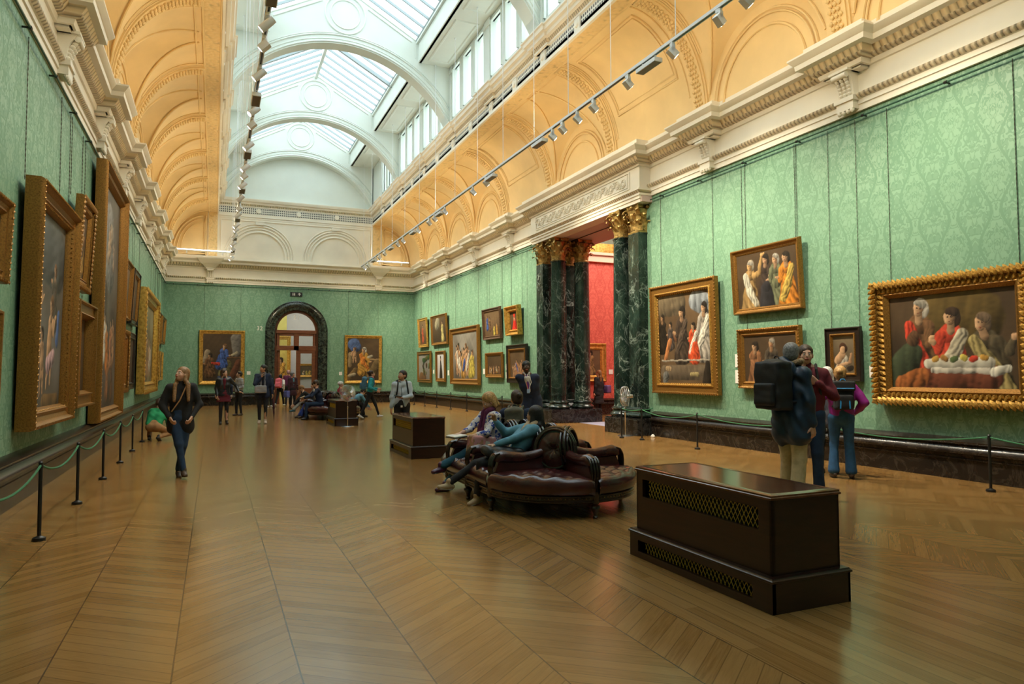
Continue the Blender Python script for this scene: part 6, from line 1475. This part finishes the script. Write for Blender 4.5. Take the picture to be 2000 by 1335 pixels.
        if top.get('open'): T.append(('-c', CH+V(0, -.165*s, -.14), .020, SH+V(0, -.11*s, 0), .050))
        T.append(('-c', NB+axis*.03*s, .050*s, NB+axis*.2*s, .085*s))
        if top.get('hood'):
            T += [('e', SH+V(0, .10*s, .02), V(.15, .09, .12)*s, None)]
        sbuild(top.get('name', 'jacket'), T, m_, r, vox, .035, top.get('fold', .005), 7)
        if top.get('fur'):
            f_ = []
            for i in range(9): a = math.radians(-40+260*i/8); f_.append((HC+V(math.cos(a)*.115*s, .02+math.sin(a)*.10*s, -.09*s-.012*math.sin(a))))
            sbuild('fur_collar', [('c', f_[i], .033*s, f_[i+1], .033*s) for i in range(8)], K_FUR, r, .01, .02, .008, 4)
        if top.get('under'):
            sbuild('shirt', [('c', CH+V(0, -.082*s, -.10*s), .030*s, SH+V(0, -.050*s, -.05*s), .062*s)], top['under'], r, vox, .03)
        if top.get('collar'): sbuild('collar', [('c', NB+V(-.05, -.03, .01)*s, .018*s, NB+V(-.015, -.065, -.035)*s, .014*s), ('c', NB+V(.05, -.03, .01)*s, .018*s, NB+V(.015, -.065, -.035)*s, .014*s), ('c', NB+V(-.05, -.03, .01)*s, .018*s, NB+V(0, .055, .03)*s, .016*s), ('c', NB+V(.05, -.03, .01)*s, .018*s, NB+V(0, .055, .03)*s, .016*s)], top['collar'], r, .009, .015)
    if skirt:
        m_, ln, w1 = skirt; K_ = []
        for t in (-.06, 0, .06): K_.append(('c', HIP+hx*t*s+axis*.08*s, .10*s, HIP+hx*t*1.6*s-V(0, 0, ln*s), w1*s, .05))
        K_.append(('-b', HIP-V(0, 0, ln*s+.12), V(.5, .5, .12), 0, None)); sbuild('coat_skirt', K_, m_, r, vox, .04, .006, 5)
    # ---- hair
    if hair:
        hm_, st = hair[:2]; G = [('e', q(0, .030, .042), V(.090, .100, .094)*hs, Rh), ('e', q(0, .055, -.005), V(.082, .072, .085)*hs, Rh)]
        cut = [('-e', q(0, -.108, -.035), V(.088, .085, .100)*hs, Rh)]
        if st == 'short': G += cut+[('-b', q(0, .08, -.145), V(.12, .12, .06), .01, Rh)]
        elif st == 'bun': G += [('e', q(0, .135, .05), V(.042, .04, .042)*hs, Rh)]+cut+[('-b', q(0, .06, -.15), V(.12, .11, .06), .01, Rh)]
        elif st == 'tail': G += [('e', q(0, .12, .02), V(.03, .035, .03)*hs, Rh), ('c', q(0, .125, .01), .028, q(0, .13, -.13), .02)]+cut+[('-b', q(0, .06, -.15), V(.12, .10, .05), .01, Rh)]
        elif st == 'bob': G += [('c', q(sg*.070, .03, .0), .030, q(sg*.078, .035, -.085), .030) for sg in (1, -1)]+[('c', q(0, .075, 0), .055, q(0, .085, -.085), .045)]+cut
        elif st == 'long':
            ln = hair[2] if len(hair) > 2 else .30; dn = V(0, 0, -1)
            G += cut
            for sg in (1, -1):
                G += [('c', q(sg*.070, .02, .01), .026, q(sg*.080, .018, -.09), .032), ('c', q(sg*.080, .018, -.09), .032, (NB+V(sg*.090, -.095, -.03)) if len(hair) > 3 else q(sg*.085, .03, -.10)+dn*ln*.75, .028)]+([('c', NB+V(sg*.090, -.095, -.03), .034, NB+V(sg*.100, -.155, -ln*.80), .026)] if len(hair) > 3 else [])
            G += [('c', q(0, .08, 0), .06, q(0, .095, -.12), .055), ('c', q(-.04, .095, -.12), .045, q(-.04, .10, -.12)+dn*ln*.8, .028), ('c', q(.04, .095, -.12), .045, q(.04, .10, -.12)+dn*ln*.8, .028)]
        elif st == 'cap': G = [('e', q(0, .022, .045), V(.094, .108, .090)*hs, Rh), ('-b', q(0, -.02, -.075), V(.2, .2, .085), 0, Rh)]
        sbuild('knitted_hat' if st == 'cap' else 'hair', G, hm_, r, min(vox, .011), .014, .0022, 11)
    info = dict(root=r, HIP=HIP, CH=CH, SH=SH, NB=NB, HC=HC, sh=shl, arms=arms, legs=lg, s=s, Rh=Rh, q=q)
    if extras: extras(info)
    return info
def backpack(label, P, m, straps=None, w=.15, hh=.22, dp=.085, trim=None, lid=False, drop=0, vox=.012, strapm=None):
    s = P['s']; r = empty('backpack', P['root'].location, P['root'].rotation_euler.z); tag(r, label, 'backpack')
    c = (P['CH']+P['SH'])/2+V(0, .12*s+dp+.03, -.06-drop); tl = (P['SH']-P['HIP']); an_ = math.atan2(-tl[1], tl[2]); R = rotm(0, 0); ca, sa = math.cos(an_), math.sin(an_); R = np.array([[1, 0, 0], [0, ca, -sa], [0, sa, ca]])
    L = lambda x, y, z: c+R @ V(x, y, z)
    sbuild('bag_body', [('b', c, V(w-.04, dp-.03, hh-.04), .035, R), ('e', L(0, .0, hh-.05), V(w*.95, dp, .08), R)], m, r, vox, .03, .004, 2)
    sbuild('front_pocket', [('b', L(0, dp+.01, -hh*.35), V(w*.6, .02, hh*.35), .03, R)], m, r, vox, .02, .003, 5)
    for sg in (1, -1):
        sh = P['sh'][0 if sg > 0 else 1]; S_ = P['SH']; x = sg*.10*s
        pts = [L(sg*w*.5, -dp*.6, hh*.75), S_+V(x, .09*s, .05*s), S_+V(x, .0, .065*s), S_+V(x, -.09*s, .01), P['CH']+V(x*1.25, -.13*s, .02), P['CH']+V(x*1.5, -.06*s, -.12), L(sg*w*.8, -dp*.4, -hh*.7)]
        MB().tube([tuple(p) for p in pts], .017, 8).build('shoulder_strap', strapm or m, r)
    MB().tube([tuple(L(-.04, -dp*.5, hh+.02)), tuple(L(-.02, -dp*.5, hh+.06)), tuple(L(.02, -dp*.5, hh+.06)), tuple(L(.04, -dp*.5, hh+.02))], .009, 6).build('carry_loop', trim or m, r)
    if trim:
        for sg in (1, -1): MB().tube([tuple(L(sg*.06, dp+.045, -.02)), tuple(L(sg*.06, dp+.055, -.10)), tuple(L(sg*.065, dp+.05, -hh*.85))], .011, 6).build('buckle_strap', trim, r)
    if lid: sbuild('lid', [('b', L(0, .01, hh*.8), V(w-.02, dp, .045), .03, R)], m, r, vox, .02); MB().tube([tuple(L(-w*.9, dp+.045, hh*.62)), tuple(L(w*.9, dp+.045, hh*.62))], .008, 6).build('lid_trim', trim or m, r)
    return r
def item(name, label, cat, P, prims, m, vox=.012, k=.02, fold=.003, subs=None):
    """a carried thing modelled in the person's frame"""
    r = empty(name, P['root'].location, P['root'].rotation_euler.z); tag(r, label, cat); sbuild(name+'_body', prims, m, r, vox, k, fold)
    for n_, pr, mm in (subs or []): sbuild(n_, pr, mm, r, vox, k)
    return r
def strap(P, pts, m, rad=.010, name='strap', parent=None): return MB().tube([tuple(p) for p in pts], rad, 8).build(name, m, parent or P['root'])
A = math.radians

# 1 walking girl, left
def ex(P): 
    strap(P, [P['SH']+V(.09, .0, .06), P['SH']+V(.07, -.10, .0), P['CH']+V(-.02, -.150, -.02), P['HIP']+V(-.13, -.14, .10)], K_TAN, .010, 'bag_strap')
person('young woman with long light brown hair walking in black jacket and jeans, looking up', (1.84, 11.9, 0), A(2), 1.69, .0095, lean=(.0, -.02), head=(A(-46), A(16), 0), wr=((.155, -.15, .93), (-.155, -.15, .93)), eh=((.9, .7, -.1), (-.9, .7, -.1)),
       an=((-.02, .04, .10), (.06, -.18, .085)), kh=((.1, -1, 0), (-.1, -1, 0)), toe=(.1, .15), foot_p=((.25, 0)), skinm=SKL, fat=.86, top=dict(m=K_BLK, r=1.08, hem=.15, arm=1.05), legs=(K_JEAND, .94, .046), shoe=S_BRN, hair=(HB['light'], 'long', .34, 1), extras=ex, hand=({'curl': .7}, {'curl': .7}))
# 2 crouching person in green
person('crouching person in bright green jacket seen from behind near the left wall', (1.02, 18.5, 0), A(165), 1.65, .013, hipz=.33, hip=(0, .06), lean=(.0, -.30), head=(0, A(-35), 0), wr=((.16, -.42, .30), (-.16, -.42, .30)), an=((.13, -.06, .085), (-.13, .10, .10)), kh=((.3, -1, .5), (-.3, -1, .5)), foot_p=(0, .4), top=dict(m=K_GREEN, r=1.15, fold=.007), legs=(K_TAN, 1.05), shoe=S_BLK, hair=(HB['brown'], 'short'), face=False)
# 3 maroon dress woman
w3_ = person('smiling woman in black leather jacket over maroon dress, head turned right', (2.60, 23.6, 0), A(8), 1.72, .013, head=(A(48), 0, 0), wr=((.42, -.12, 1.02), (-.20, -.05, .90)), eh=((.8, .5, -.6), (-.3, 1, 0)), hand=({'dir': (1, -.2, -.2)}, None), top=dict(m=K_LEATHB, r=1.0, hem=.0, open=True, under=K_MAR), skirt=(K_MAR, .22, .115), legs=(K_BLK, .82, .038), shoe=S_BLK, hair=(HB['brown'], 'bob'), skinm=SKL)
person('dark haired person half hidden behind the woman in the maroon dress', (2.62, 25.4, 0), A(170), 1.76, .016, head=(A(20), 0, 0), top=dict(m=K_NAVY, r=1.05), legs=(K_NAVY,), shoe=S_BLK, hair=(HB['dark'], 'short'), face=False)
# 4 striped top woman
p4 = person('short haired woman in striped top and black trousers in profile', (3.19, 28.2, 0), A(-62), 1.66, .014, head=(A(-20), A(5), 0), wr=((.12, -.20, 1.02), (-.14, -.22, 1.0)), an=((.08, .05, .085), (-.09, -.05, .085)), top=dict(m=K_STRG, r=1.05), legs=(K_BLK, .9, .045), shoe=S_BRN, hair=(HB['black'], 'short'), skinm=SKO)
item('handbag', 'grey shoulder bag held by the woman in the striped top', 'bag', p4, [('b', p4['HIP']+V(.05, -.20, .12), V(.13, .05, .10), .03, None)], K_GREY, .014)
# 5 scarf woman
p5 = person('tall woman in dark cardigan with hand at her chin, scarf and black leggings', (3.74, 23.4, 0), A(-4), 1.86, .012, head=(A(-55), A(3), 0), wr=((.30, -.04, .92), (-.04, -.17, 1.47)), eh=((.5, .8, 0), (-.6, -.2, -1)), hand=(None, {'dir': (.2, 0, 1), 'curl': .8}), an=((.09, -.06, .09), (-.09, .03, .09)), top=dict(m=K_NAVY, r=1.06, hem=.10, open=True, under=K_BLK), legs=(K_BLK, .85, .038), shoe=mat('pale flat shoe', (.6, .5, .42), .5), hair=(HB['black'], 'bun'), skinm=SKM,
            extras=lambda P: sbuild('scarf', [('c', P['NB']+V(-.07, -.04, 0), .035, P['CH']+V(-.05, -.15, -.15), .03), ('c', P['NB']+V(.07, -.04, 0), .035, P['CH']+V(.06, -.15, -.10), .03), ('c', P['NB']+V(-.06, .04, .02), .035, P['NB']+V(.06, .04, .02), .035)], K_GREY, P['root'], .012, .02, .003))
item('handbag', 'grey striped cloth bag hanging in front of the woman with the scarf', 'bag', p5, [('b', p5['HIP']+V(-.06, -.19, .08), V(.15, .03, .09), .03, None)], K_STRG, .014, subs=[('bag_strap', [('c', p5['SH']+V(.08, -.08, .03), .012, p5['HIP']+V(-.18, -.17, .16), .012)], K_GREY)])
item('umbrella', 'dark folded umbrella hanging from the hand of the woman with the scarf', 'umbrella', p5, [('c', V(.31, -.05, .86), .022, V(.34, -.04, .50), .034), ('c', V(.34, -.04, .50), .034, V(.35, -.03, .16), .010), ('c', V(.35, -.03, .16), .008, V(.352, -.03, .08), .006)], mat('maroon umbrella cloth', (.05, .01, .02), .7), .009)
# group near the end door
pk = person('person with pink backpack striding in white top and black trousers by the door', (5.24, 34.9, 0), A(150), 1.52, .016, lean=(0, -.05), head=(A(-20), 0, 0), an=((.08, .30, .14), (-.08, -.25, .085)), foot_p=(.7, 0), wr=((.24, -.15, .85), (-.24, .1, .85)), top=dict(m=K_WHITE, r=1.05), legs=(K_BLK, .95), shoe=S_WHT, hair=(HB['black'], 'long', .2), face=False)
backpack('pink rucksack on the back of the person striding by the door', pk, cloth('bright pink nylon', (.75, .16, .22)), vox=.016)
person('dark haired man in dark clothes standing left of the person with the pink backpack', (4.72, 34.6, 0), A(30), 1.60, .016, head=(A(30), 0, 0), top=dict(m=K_NAVY, r=1.05), legs=(K_BLK,), shoe=S_WHT, hair=(HB['black'], 'short'), skinm=SKM, face=False)
mc = person('woman in grey headscarf and long wine red coat standing before the end door', (5.60, 32.8, 0), A(25), 1.64, .014, head=(A(35), A(8), 0), wr=((.24, -.05, .8), (-.22, -.05, .82)), top=dict(m=K_WINE, r=1.12, open=True, under=K_LTB), skirt=(K_WINE, .32, .13), legs=(K_BLK,), shoe=S_BLK, hair=(HB['grey'], 'cap'), skinm=SKL, extras=lambda P: sbuild('headscarf', [('e', P['q'](0, .03, .03), V(.10, .105, .105), P['Rh']), ('c', P['q'](-.06, .02, -.06), .035, P['q'](.06, .02, -.06), .035), ('-e', P['q'](0, -.10, -.02), V(.062, .08, .085), P['Rh'])], K_GREY, P['root'], .012, .02))
item('handbag', 'blue and purple bag at the side of the woman in the headscarf', 'bag', mc, [('b', V(-.32, -.06, .66), V(.06, .12, .12), .03, None)], cloth('blue violet nylon', (.12, .14, .45)), .014)
person('person with pinkish grey hair in dark purple behind the woman in the headscarf', (5.70, 35.9, 0), A(175), 1.74, .016, top=dict(m=K_DKPUR, r=1.1), legs=(K_BLK,), shoe=S_BLK, hair=(HB['pinkgrey'], 'short'), face=False)
# people on the far sofa (centre 6.17, 25.6; seat front about x 5.3)
sit = dict(hipz=.53)
bk = person('young man in dark suit reading a booklet seated on the far sofa', (5.62, 24.75, 0), A(-90), 1.80, .013, hip=(0, .10), lean=(0, -.12), head=(A(-8), A(-32), 0), wr=((.09, -.44, .74), (-.10, -.44, .74)), eh=((1, .3, -.5), (-1, .3, -.5)), hand=({'curl': .5}, {'curl': .5}), an=((.16, -.40, .09), (-.12, -.34, .09)), kh=((0, -1, 1), (0, -1, 1)), top=dict(m=K_NAVY, r=1.06, open=True, under=K_WHITE), legs=(K_JEAND,), shoe=S_BLK, hair=(HB['brown'], 'short'), skinm=SKL, **sit)
item('booklet', 'open booklet in the hands of the young man in the suit', 'book', bk, [('b', V(0, -.50, .78), V(.13, .08, .004), .004, rotm(0, A(-25)))], mat('booklet paper', (.42, .34, .22), .7), .008, fold=0)
person('brown haired woman in grey top seated on the far sofa beside the young man', (5.60, 25.55, 0), A(-90), 1.62, .014, hip=(0, .10), lean=(0, -.08), head=(A(-10), A(-5), 0), wr=((.12, -.34, .66), (-.12, -.36, .66)), an=((.06, -.42, .085), (-.10, -.50, .09)), kh=((0, -1, 1), (0, -1, 1)), top=dict(m=K_GREY, r=1.0, sleeve='short'), legs=(K_COBALT,), shoe=S_BRN, hair=(HB['brown'], 'bob'), skinm=SKL, **sit)
person('blond person bending forward in black top and pale grey trousers, far sofa', (5.60, 26.35, 0), A(-90), 1.72, .014, hip=(0, .10), lean=(0, -.36), head=(0, A(-50), 0), wr=((.10, -.62, .42), (-.12, -.60, .45)), an=((.10, -.62, .28), (-.10, -.34, .085)), kh=((0, -1, 1), (0, -1, 1)), top=dict(m=K_BLK, r=1.08), legs=(K_LGREY,), shoe=S_TEAL, hair=(HB['light'], 'short'), face=False, **sit)
person('person in red coat and white knitted hat seated on the far sofa', (6.75, 26.3, 0), A(95), 1.62, .014, hip=(0, .10), lean=(0, -.02), head=(A(-20), 0, 0), wr=((.14, -.30, .62), (-.14, -.30, .62)), an=((.12, -.38, .085), (-.12, -.38, .085)), kh=((0, -1, 1), (0, -1, 1)), top=dict(m=K_RED, r=1.1), legs=(K_BLK,), shoe=S_BLK, hair=(K_WHITE, 'cap'), face=False, **sit)
person('person in light denim bending down beside the red coat on the far sofa', (6.95, 25.3, 0), A(95), 1.62, .014, hip=(0, .10), lean=(0, -.40), head=(0, A(-60), 0), wr=((.14, -.62, .30), (-.14, -.62, .30)), an=((.12, -.38, .085), (-.12, -.38, .085)), kh=((0, -1, 1), (0, -1, 1)), top=dict(m=K_LTB, r=1.1), legs=(K_BLK,), shoe=S_BLK, hair=(HB['dark'], 'short'), face=False, **sit)
# turquoise walker
tq = person('woman in turquoise jacket and black leggings striding right with white trainers', (7.28, 23.9, 0), A(78), 1.67, .012, lean=(0, -.04), head=(A(6), A(2), 0), wr=((.16, -.26, 1.05), (-.20, -.22, 1.0)), eh=((.4, .8, -.6), (-.4, .8, -.6)), an=((.08, -.32, .10), (-.08, .34, .12)), kh=((0, -1, .2), (0, -1, 0)), toe=(0, 0), foot_p=(-.15, .35), top=dict(m=K_TURQ, r=1.04), legs=(K_BLK, .86, .042), shoe=S_WHT, hair=(HB['brown'], 'bun'), skinm=SKL,
            extras=lambda P: sbuild('scarf', [('c', P['NB']+V(-.06, -.03, .0), .03, P['NB']+V(.06, -.03, .0), .03), ('c', P['NB']+V(0, -.06, 0), .035, P['CH']+V(0, -.13, .0), .025)], K_PINK, P['root'], .012, .02))
backpack('blue grey backpack worn by the striding woman in turquoise', tq, cloth('blue grey nylon', (.06, .16, .24)), vox=.013)
# striped shirt man behind the middle box
sm = person('short haired person in pale striped shirt holding a tablet behind the middle box', (6.12, 14.95, 0), A(-6), 1.64, .010, head=(A(-50), A(10), 0), wr=((-.02, -.24, 1.06), (-.24, -.06, .80)), eh=((1, .2, -.8), (-.5, .8, 0)), hand=({'dir': (-1, -.3, .05), 'palm': (0, 0, 1), 'curl': .35}, {'curl': .4}), top=dict(m=K_STR, r=1.12, hem=.06, name='shirt', fold=.007, collar=K_STR), legs=(K_BLK,), shoe=S_BLK, hair=(HB['black'], 'short'), skinm=SKM,
            extras=lambda P: (strap(P, [P['NB']+V(-.05, -.05, 0), P['CH']+V(-.02, -.135, 0), P['HIP']+V(-.03, -.16, .08)], K_BLK, .005, 'lanyard'), sbuild('badge', [('b', P['HIP']+V(-.03, -.165, .0), V(.035, .008, .05), .008, None)], K_BLK, P['root'], .008), sbuild('badge_card', [('b', P['HIP']+V(-.03, -.18, -.02), V(.02, .003, .02), .003, None)], M_CARD, P['root'], .005)))
backpack('dark backpack on the person in the striped shirt', sm, K_BLK, vox=.013, w=.13)
item('tablet', 'dark tablet held by the person in the striped shirt', 'tablet', sm, [('b', V(-.12, -.27, 1.10), V(.075, .045, .006), .004, rotm(0, 0, A(8)))], mat('dark glass', (.02, .03, .03), .2), .007, fold=0)
# guard
gd = person('man in dark navy suit with a lanyard leaning forward, hands behind his back', (8.55, 13.4, 0), A(-28), 1.86, .0105, hip=(.02, .05), lean=(-.10, -.13), head=(A(10), A(-2), 0), wr=((.06, .25, 1.0), (-.02, .26, 1.02)), eh=((1, .6, .2), (-1, .6, .2)), hand=({'dir': (-1, .1, -.3)}, {'dir': (1, .1, -.3)}), an=((.16, .10, .09), (-.12, -.04, .09)), top=dict(m=K_NAVY, r=1.08, hem=.14, open=True, under=K_WHITE, fold=.004, collar=K_WHITE), legs=(K_NAVY, 1.05, .06), shoe=S_BLK, hair=(HB['black'], 'short'), skinm=SKB,
            extras=lambda P: (strap(P, [P['NB']+V(-.055, -.05, .01), P['CH']+V(-.05, -.150, .08), P['CH']+V(-.02, -.165, -.06)], K_PINK, .008, 'lanyard'), strap(P, [P['NB']+V(.055, -.05, .01), P['CH']+V(.05, -.150, .08), P['CH']+V(.0, -.165, -.06)], M_CARD, .008, 'lanyard'), sbuild('tie', [('c', P['NB']+V(0, -.075, -.04), .02, P['CH']+V(0, -.145, -.05), .026)], cloth('violet tie', (.12, .03, .20)), P['root'], .008), sbuild('badge', [('b', P['CH']+V(-.01, -.175, -.11), V(.028, .003, .038), .004, None)], mat('blue badge', (.35, .5, .75), .4), P['root'], .006)))
# woman in the red room doorway
dw = person('woman with light brown hair in long black coat in the red room beyond the columns', (15.25, 21.9, 0), A(200), 1.66, .013, head=(A(10), 0, 0), top=dict(m=K_BLK, r=1.1, hem=.1), skirt=(K_BLK, .45, .14), legs=(K_BLK,), shoe=S_BLK, hair=(HB['light'], 'long', .2), face=False)
item('handbag', 'violet handbag on the arm of the woman in the red room', 'bag', dw, [('b', V(-.34, .06, .98), V(.07, .13, .10), .05, None)], mat('violet leather', (.14, .08, .22), .35), .012)
# blonde woman on the near sofa (seat front x 5.27, she faces -x)
def exb(P):
    sbuild('scarf', [('c', P['NB']+V(-.07, -.03, .01), .038, P['NB']+V(.07, -.03, .01), .038), ('c', P['NB']+V(-.05, -.07, -.02), .035, P['CH']+V(-.04, -.16, -.06), .028), ('c', P['NB']+V(.05, -.07, -.02), .035, P['CH']+V(.03, -.17, -.14), .030), ('c', P['NB']+V(0, .06, .03), .035, P['NB']+V(.07, 0, .02), .035), ('c', P['NB']+V(0, .06, .03), .035, P['NB']+V(-.07, 0, .02), .035)], K_DKPUR, P['root'], .009, .02, .004)
bw = person('blonde woman in white top with blue flowers sketching, seated on the leather sofa', (5.80, 9.0, 0), A(-90+8), 1.68, .0085, hip=(0, .08), lean=(0, -.02), head=(A(-6), A(-30), 0), wr=((.12, -.34, .73), (-.06, -.38, .76)), eh=((1, .5, -.7), (-1, .5, -.7)), hand=({'dir': (-.5, -1, -.1), 'palm': (0, 0, -1), 'curl': .3}, {'dir': (.3, -1, -.1), 'palm': (0, 0, -1), 'curl': .7}),
            an=((.06, -.72, .36), (-.06, -.60, .085)), kh=((.1, -1, 1), (0, -1, 1)), toe=((0, -1, -.12), (0, -1, 0)), skinm=SKL, fat=1.15, top=dict(m=K_FLOR, r=1.10, sleeve='three', name='blouse', fold=.006), legs=(K_TEAL, 1.0, .052), shoe=S_PLUM, hair=(HB['blond'], 'bob'), extras=exb, bust=1, **sit)
item('sketchbook', 'open sketchbook resting on the knee of the blonde woman', 'book', bw, [('b', V(.02, -.47, .745), V(.13, .09, .008), .004, rotm(0, A(-6)))], M_CARD, .008, fold=0, subs=[('book_cover', [('b', V(.02, -.47, .733), V(.14, .10, .002), .004, rotm(0, A(-6)))], K_BLK)])
item('tote_bag', 'pink bag with black and white triangles on the lap of the blonde woman', 'bag', bw, [('b', V(.17, -.17, .60), V(.05, .16, .11), .035, rotm(A(4), A(8)))], (lambda a: (a.col(a.ramp(a.vor(a.coord(), 15, 'F1', 'Color'), [(.0, (.66, .30, .30)), (.40, (.015, .012, .015)), (.49, (.68, .64, .58)), (.55, (.66, .34, .34)), (.63, (.45, .24, .14))], 'CONSTANT')), a.m)[1])(N('pink triangle print', .8)), .010)
# denim shirt girl
def exd(P):
    sbuild('scarf', [('c', P['NB']+V(-.08, -.03, .0), .042, P['NB']+V(.08, -.03, .0), .042), ('c', P['NB']+V(.0, -.08, -.02), .04, P['CH']+V(.05, -.17, -.10), .032), ('c', P['NB']+V(-.07, .02, .02), .04, P['NB']+V(0, .07, .03), .04), ('c', P['NB']+V(.07, .02, .02), .04, P['NB']+V(0, .07, .03), .04)], K_SCARF, P['root'], .009, .02, .004)
dg_ = person('young woman with long dark hair, denim shirt and beige scarf reclining on the sofa', (5.72, 8.02, 0), A(-90-4), 1.64, .0085, hip=(0, .0), lean=(.02, .30), head=(A(-50), A(0), 0), wr=((.10, -.34, .66), (-.22, -.10, .98)), eh=((1, .3, -.4), (-1, .2, -1)), hand=({'dir': (-.2, -1, 0), 'palm': (0, 0, -1), 'curl': .5}, {'dir': (.2, -.4, 1), 'palm': (.4, -.8, 0), 'curl': .9}),
             an=((.16, -.46, .10), (-.10, -.74, .24)), kh=((.1, -1, 1), (0, -1, 1)), toe=((.15, -1, -.25), (.0, -1, .1)), skinm=SKO, top=dict(m=K_LTB, r=1.0, name='denim_shirt', fold=.006), legs=(K_BLK, .92, .048), shoe=S_BEIGE, hair=(HB['black'], 'long', .24), extras=exd, **sit)
item('leather_jacket', 'black leather jacket lying across the lap of the denim shirt woman', 'jacket', dg_, [('c', V(.14, .10, .60), .075, V(.16, -.30, .64), .06, .04), ('c', V(.24, .12, .54), .06, V(.24, -.22, .58), .05, .04), ('c', V(.02, -.05, .62), .05, V(.10, -.34, .66), .045, .04), ('c', V(.27, .0, .50), .045, V(.30, .06, .30), .05, .04)], K_LEATHB, .009, .03, .010)
# man with olive rucksack on the far side of the near sofa, back to us
bm = person('dark haired person in navy jacket seated behind on the sofa with back to the viewer', (6.44, 9.38, 0), A(150), 1.74, .0100, hip=(0, .12), lean=(0, -.02), head=(A(28), 0, 0), wr=((.16, -.32, .66), (-.16, -.32, .66)), an=((.14, -.40, .085), (-.14, -.40, .085)), kh=((0, -1, 1), (0, -1, 1)), skinm=SKL, top=dict(m=K_NAVY, r=1.12), legs=(K_BLK,), shoe=S_BLK, hair=(HB['brown'], 'bun'), **sit)
backpack('small olive canvas rucksack on the person in the navy jacket on the sofa', bm, K_OLIVE, w=.14, hh=.19, vox=.011, drop=-.02)
# right group
def exp(P): sbuild('sleeve_patch', [('e', (P['arms'][0][0]+P['arms'][0][1])/2+V(.055, .0, .0), V(.02, .035, .045), None)], mat('embroidered badge', (.30, .16, .06), .7, var=.6, scale=60), P['root'], .009)
pm = person('tall grey haired man in navy parka with fur collar and cream trousers', (8.70, 6.30, 0), A(92), 1.93, .0100, head=(A(38), A(-2), 0), wr=((.30, -.14, .88), (-.28, -.04, .90)), eh=((.6, .9, -.2), (-.5, .8, 0)), an=((.12, -.02, .09), (-.11, .06, .09)), skinm=SKL, fat=1.12, top=dict(m=cloth('navy parka nylon', (.010, .030, .065), .45), r=1.17, hem=.16, hood=True, fur=True, fold=.010, arm=1.14), legs=(K_KHAKI, 1.12, .075), shoe=S_BRN, hair=(HB['grey'], 'short'), hand=({'curl': .8}, {'curl': .6}))
backpack('big black backpack on the tall man in the navy parka', pm, cloth('black ballistic nylon', (.010, .011, .014), .6), w=.20, hh=.29, dp=.12, vox=.012)
ym = person('young man in maroon sweater and jeans gripping a shoulder strap, facing the viewer', (9.27, 6.60, 0), A(-44), 1.93, .0100, head=(A(6), A(2), 0), wr=((.12, -.15, 1.46), (-.26, -.04, .90)), eh=((.35, -.2, -1), (-.5, .8, 0)), hand=({'dir': (-.8, -.2, .6), 'palm': (0, 1, .2), 'curl': 1.0}, None), an=((.12, -.02, .09), (-.11, .08, .09)), skinm=SKL, top=dict(m=K_MAR, r=1.10, name='sweater', fold=.007), legs=(K_JEAND, 1.0, .062), shoe=S_BLK, hair=(HB['brown'], 'short'))
backpack('black rucksack with strap held by the young man in maroon', ym, K_BLK, w=.14, vox=.013)
gw = person('grey haired woman in dark clothes with a red bag facing the small painting', (11.20, 8.05, 0), A(112), 1.66, .0105, lean=(0, -.06), head=(A(14), A(4), 0), wr=((.12, -.24, 1.04), (-.14, -.24, 1.02)), eh=((1, .5, -.5), (-1, .5, -.5)), skinm=SKL, top=dict(m=cloth('slate jacket', (.045, .05, .07)), r=1.08, hem=.10), legs=(K_BLK, .95, .05), shoe=S_BLK, hair=(HB['white'], 'bob'))
item('handbag', 'small red bag held by the grey haired woman', 'bag', gw, [('b', V(.08, -.28, .86), V(.10, .05, .06), .03, None)], K_RED, .012)
pw = person('blonde woman in shiny purple padded jacket and blue flared jeans seen from behind', (11.04, 7.62, 0), A(140), 1.66, .0100, head=(A(-12), A(2), 0), wr=((.27, -.06, .94), (-.22, -.14, .98)), eh=((.8, .9, 0), (-.8, .8, 0)), an=((.12, .0, .09), (-.12, .03, .09)), skinm=SKL, top=dict(m=K_PURP, r=1.06, fold=.008, arm=1.12), legs=(K_JEAN, 1.0, .085), shoe=S_BRN, hair=(HB['blond'], 'bun'), hand=({'curl': .6}, {'curl': .6}))
backpack('black backpack with bright blue straps on the woman in purple', pw, K_BLK, w=.14, hh=.20, trim=mat('bright blue webbing', (.03, .30, .70), .5), lid=True, vox=.011)
